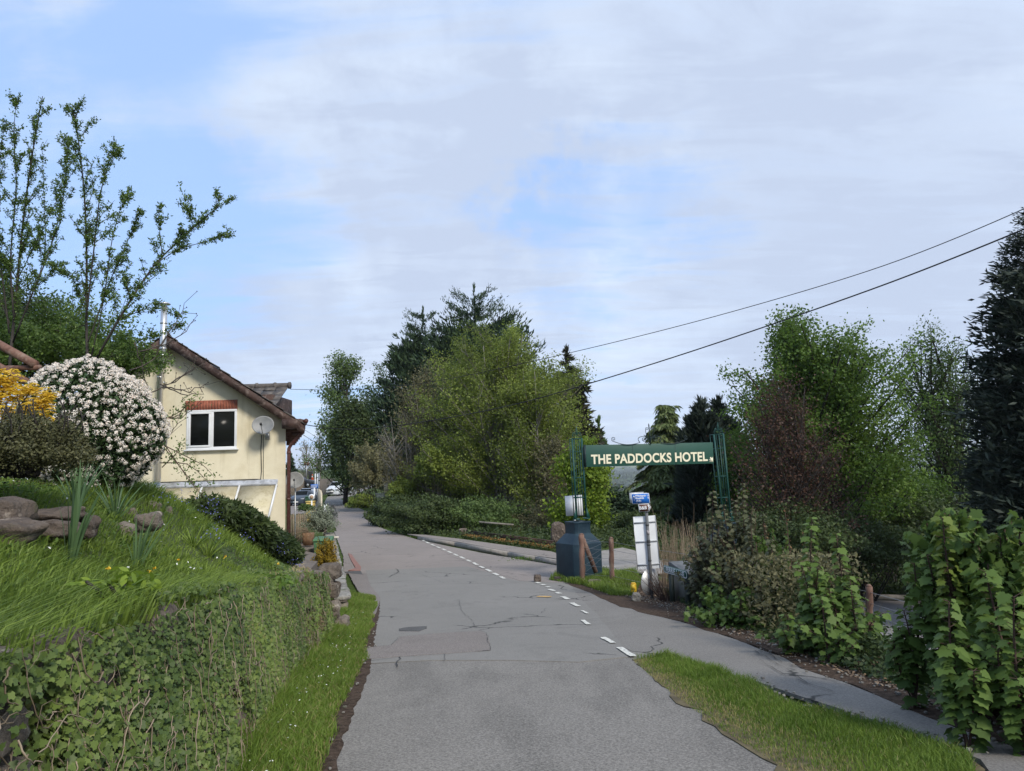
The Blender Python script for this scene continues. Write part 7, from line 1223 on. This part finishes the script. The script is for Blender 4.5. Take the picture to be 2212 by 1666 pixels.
p = P(662, 1002, 100); r_ = empty('brown_sign', (p[0], p[1], zt), 'small dark brown sign on a thin post above the parked cars', 'sign'); m = MB(); m.box(p, (W_(11, 100), .05, W_(7, 100))); m.build('panel', SBROWN, r_); m = MB(); m.tube([(p[0], p[1], zt), p], .05, 6); m.build('post', GALV, r_)
for i, X in enumerate((681, 685.5, 689)):
    t_ = P(X, 1018+i*2, 94-4*i); tag(MB().tube([(t_[0], t_[1], float(H(t_[0], t_[1]))), t_], .06, 6).build('white_post', SWHITE), ('left-most', 'middle', 'right-most')[i]+' of three thin white posts above the cream fence', 'post', 'thin white posts by the drive')
# overhead cables
CAB = mat('black_cable', (.010, .010, .012), (.016, .016, .018), 9, .6, bmp=0)
def cable(lab, pts, r):
    q = np.array([P(*p) for p in pts]); n = len(q); u = np.linspace(0, n-1, 60); c = np.column_stack([np.interp(u, np.arange(n), q[:, j]) for j in range(3)])
    for _ in range(12): c[1:-1] = (c[:-2]+c[2:]+2*c[1:-1])/4
    tag(MB().tube(c, r, 6).build('overhead_cable', CAB, smooth=True), lab, 'cable', 'overhead cables')
cable('thicker overhead cable, lower of the two crossing the sky on the right', [(645, 915, 24), (700, 925, 23.5), (760, 930, 23), (860, 920, 22), (960, 905, 21), (1120, 875, 19.5), (1270, 830, 18.2), (1480, 765, 16.5), (1700, 690, 15), (1950, 603, 13.4), (2190, 505, 12), (2320, 450, 11.3)], .0135)
cable('thinner overhead cable, upper of the two crossing the sky on the right', [(627, 841, 26), (700, 843, 25.5), (800, 842, 25), (950, 825, 24), (1165, 778, 22), (1340, 737, 20.5), (1525, 690, 19), (1750, 626, 17), (1960, 560, 15.4), (2212, 453, 13.6), (2320, 400, 13)], .0095)
cable('thin cable dropping from the house eave toward the distant trees', [(640, 930, 24), (665, 946, 40), (700, 968, 60)], .012)
cable('thin cable just above the one dropping from the eave', [(640, 918, 24), (670, 936, 40), (700, 955, 60)], .008)

# ================================================================ the air: far woods and fields fade to blue
m = MB(); m.box((1500, 4900, -70), (19500, 13000, 280)); hz = m.build('haze', CONC); hz.data.materials.clear()
hm_ = bpy.data.materials.new('haze_air'); hm_.use_nodes = True; t = NT(hm_.node_tree); t.n.clear(); o_ = t.new('ShaderNodeOutputMaterial'); v_ = t.new('ShaderNodeVolumePrincipled', {'Color': (.90, .95, 1.0), 'Density': .00013, 'Anisotropy': .2}); t.l.new(v_.outputs[0], o_.inputs['Volume'])
hz.data.materials.append(hm_); tag(hz, 'thin blue haze filling the air over the valley', 'haze', kind='stuff')
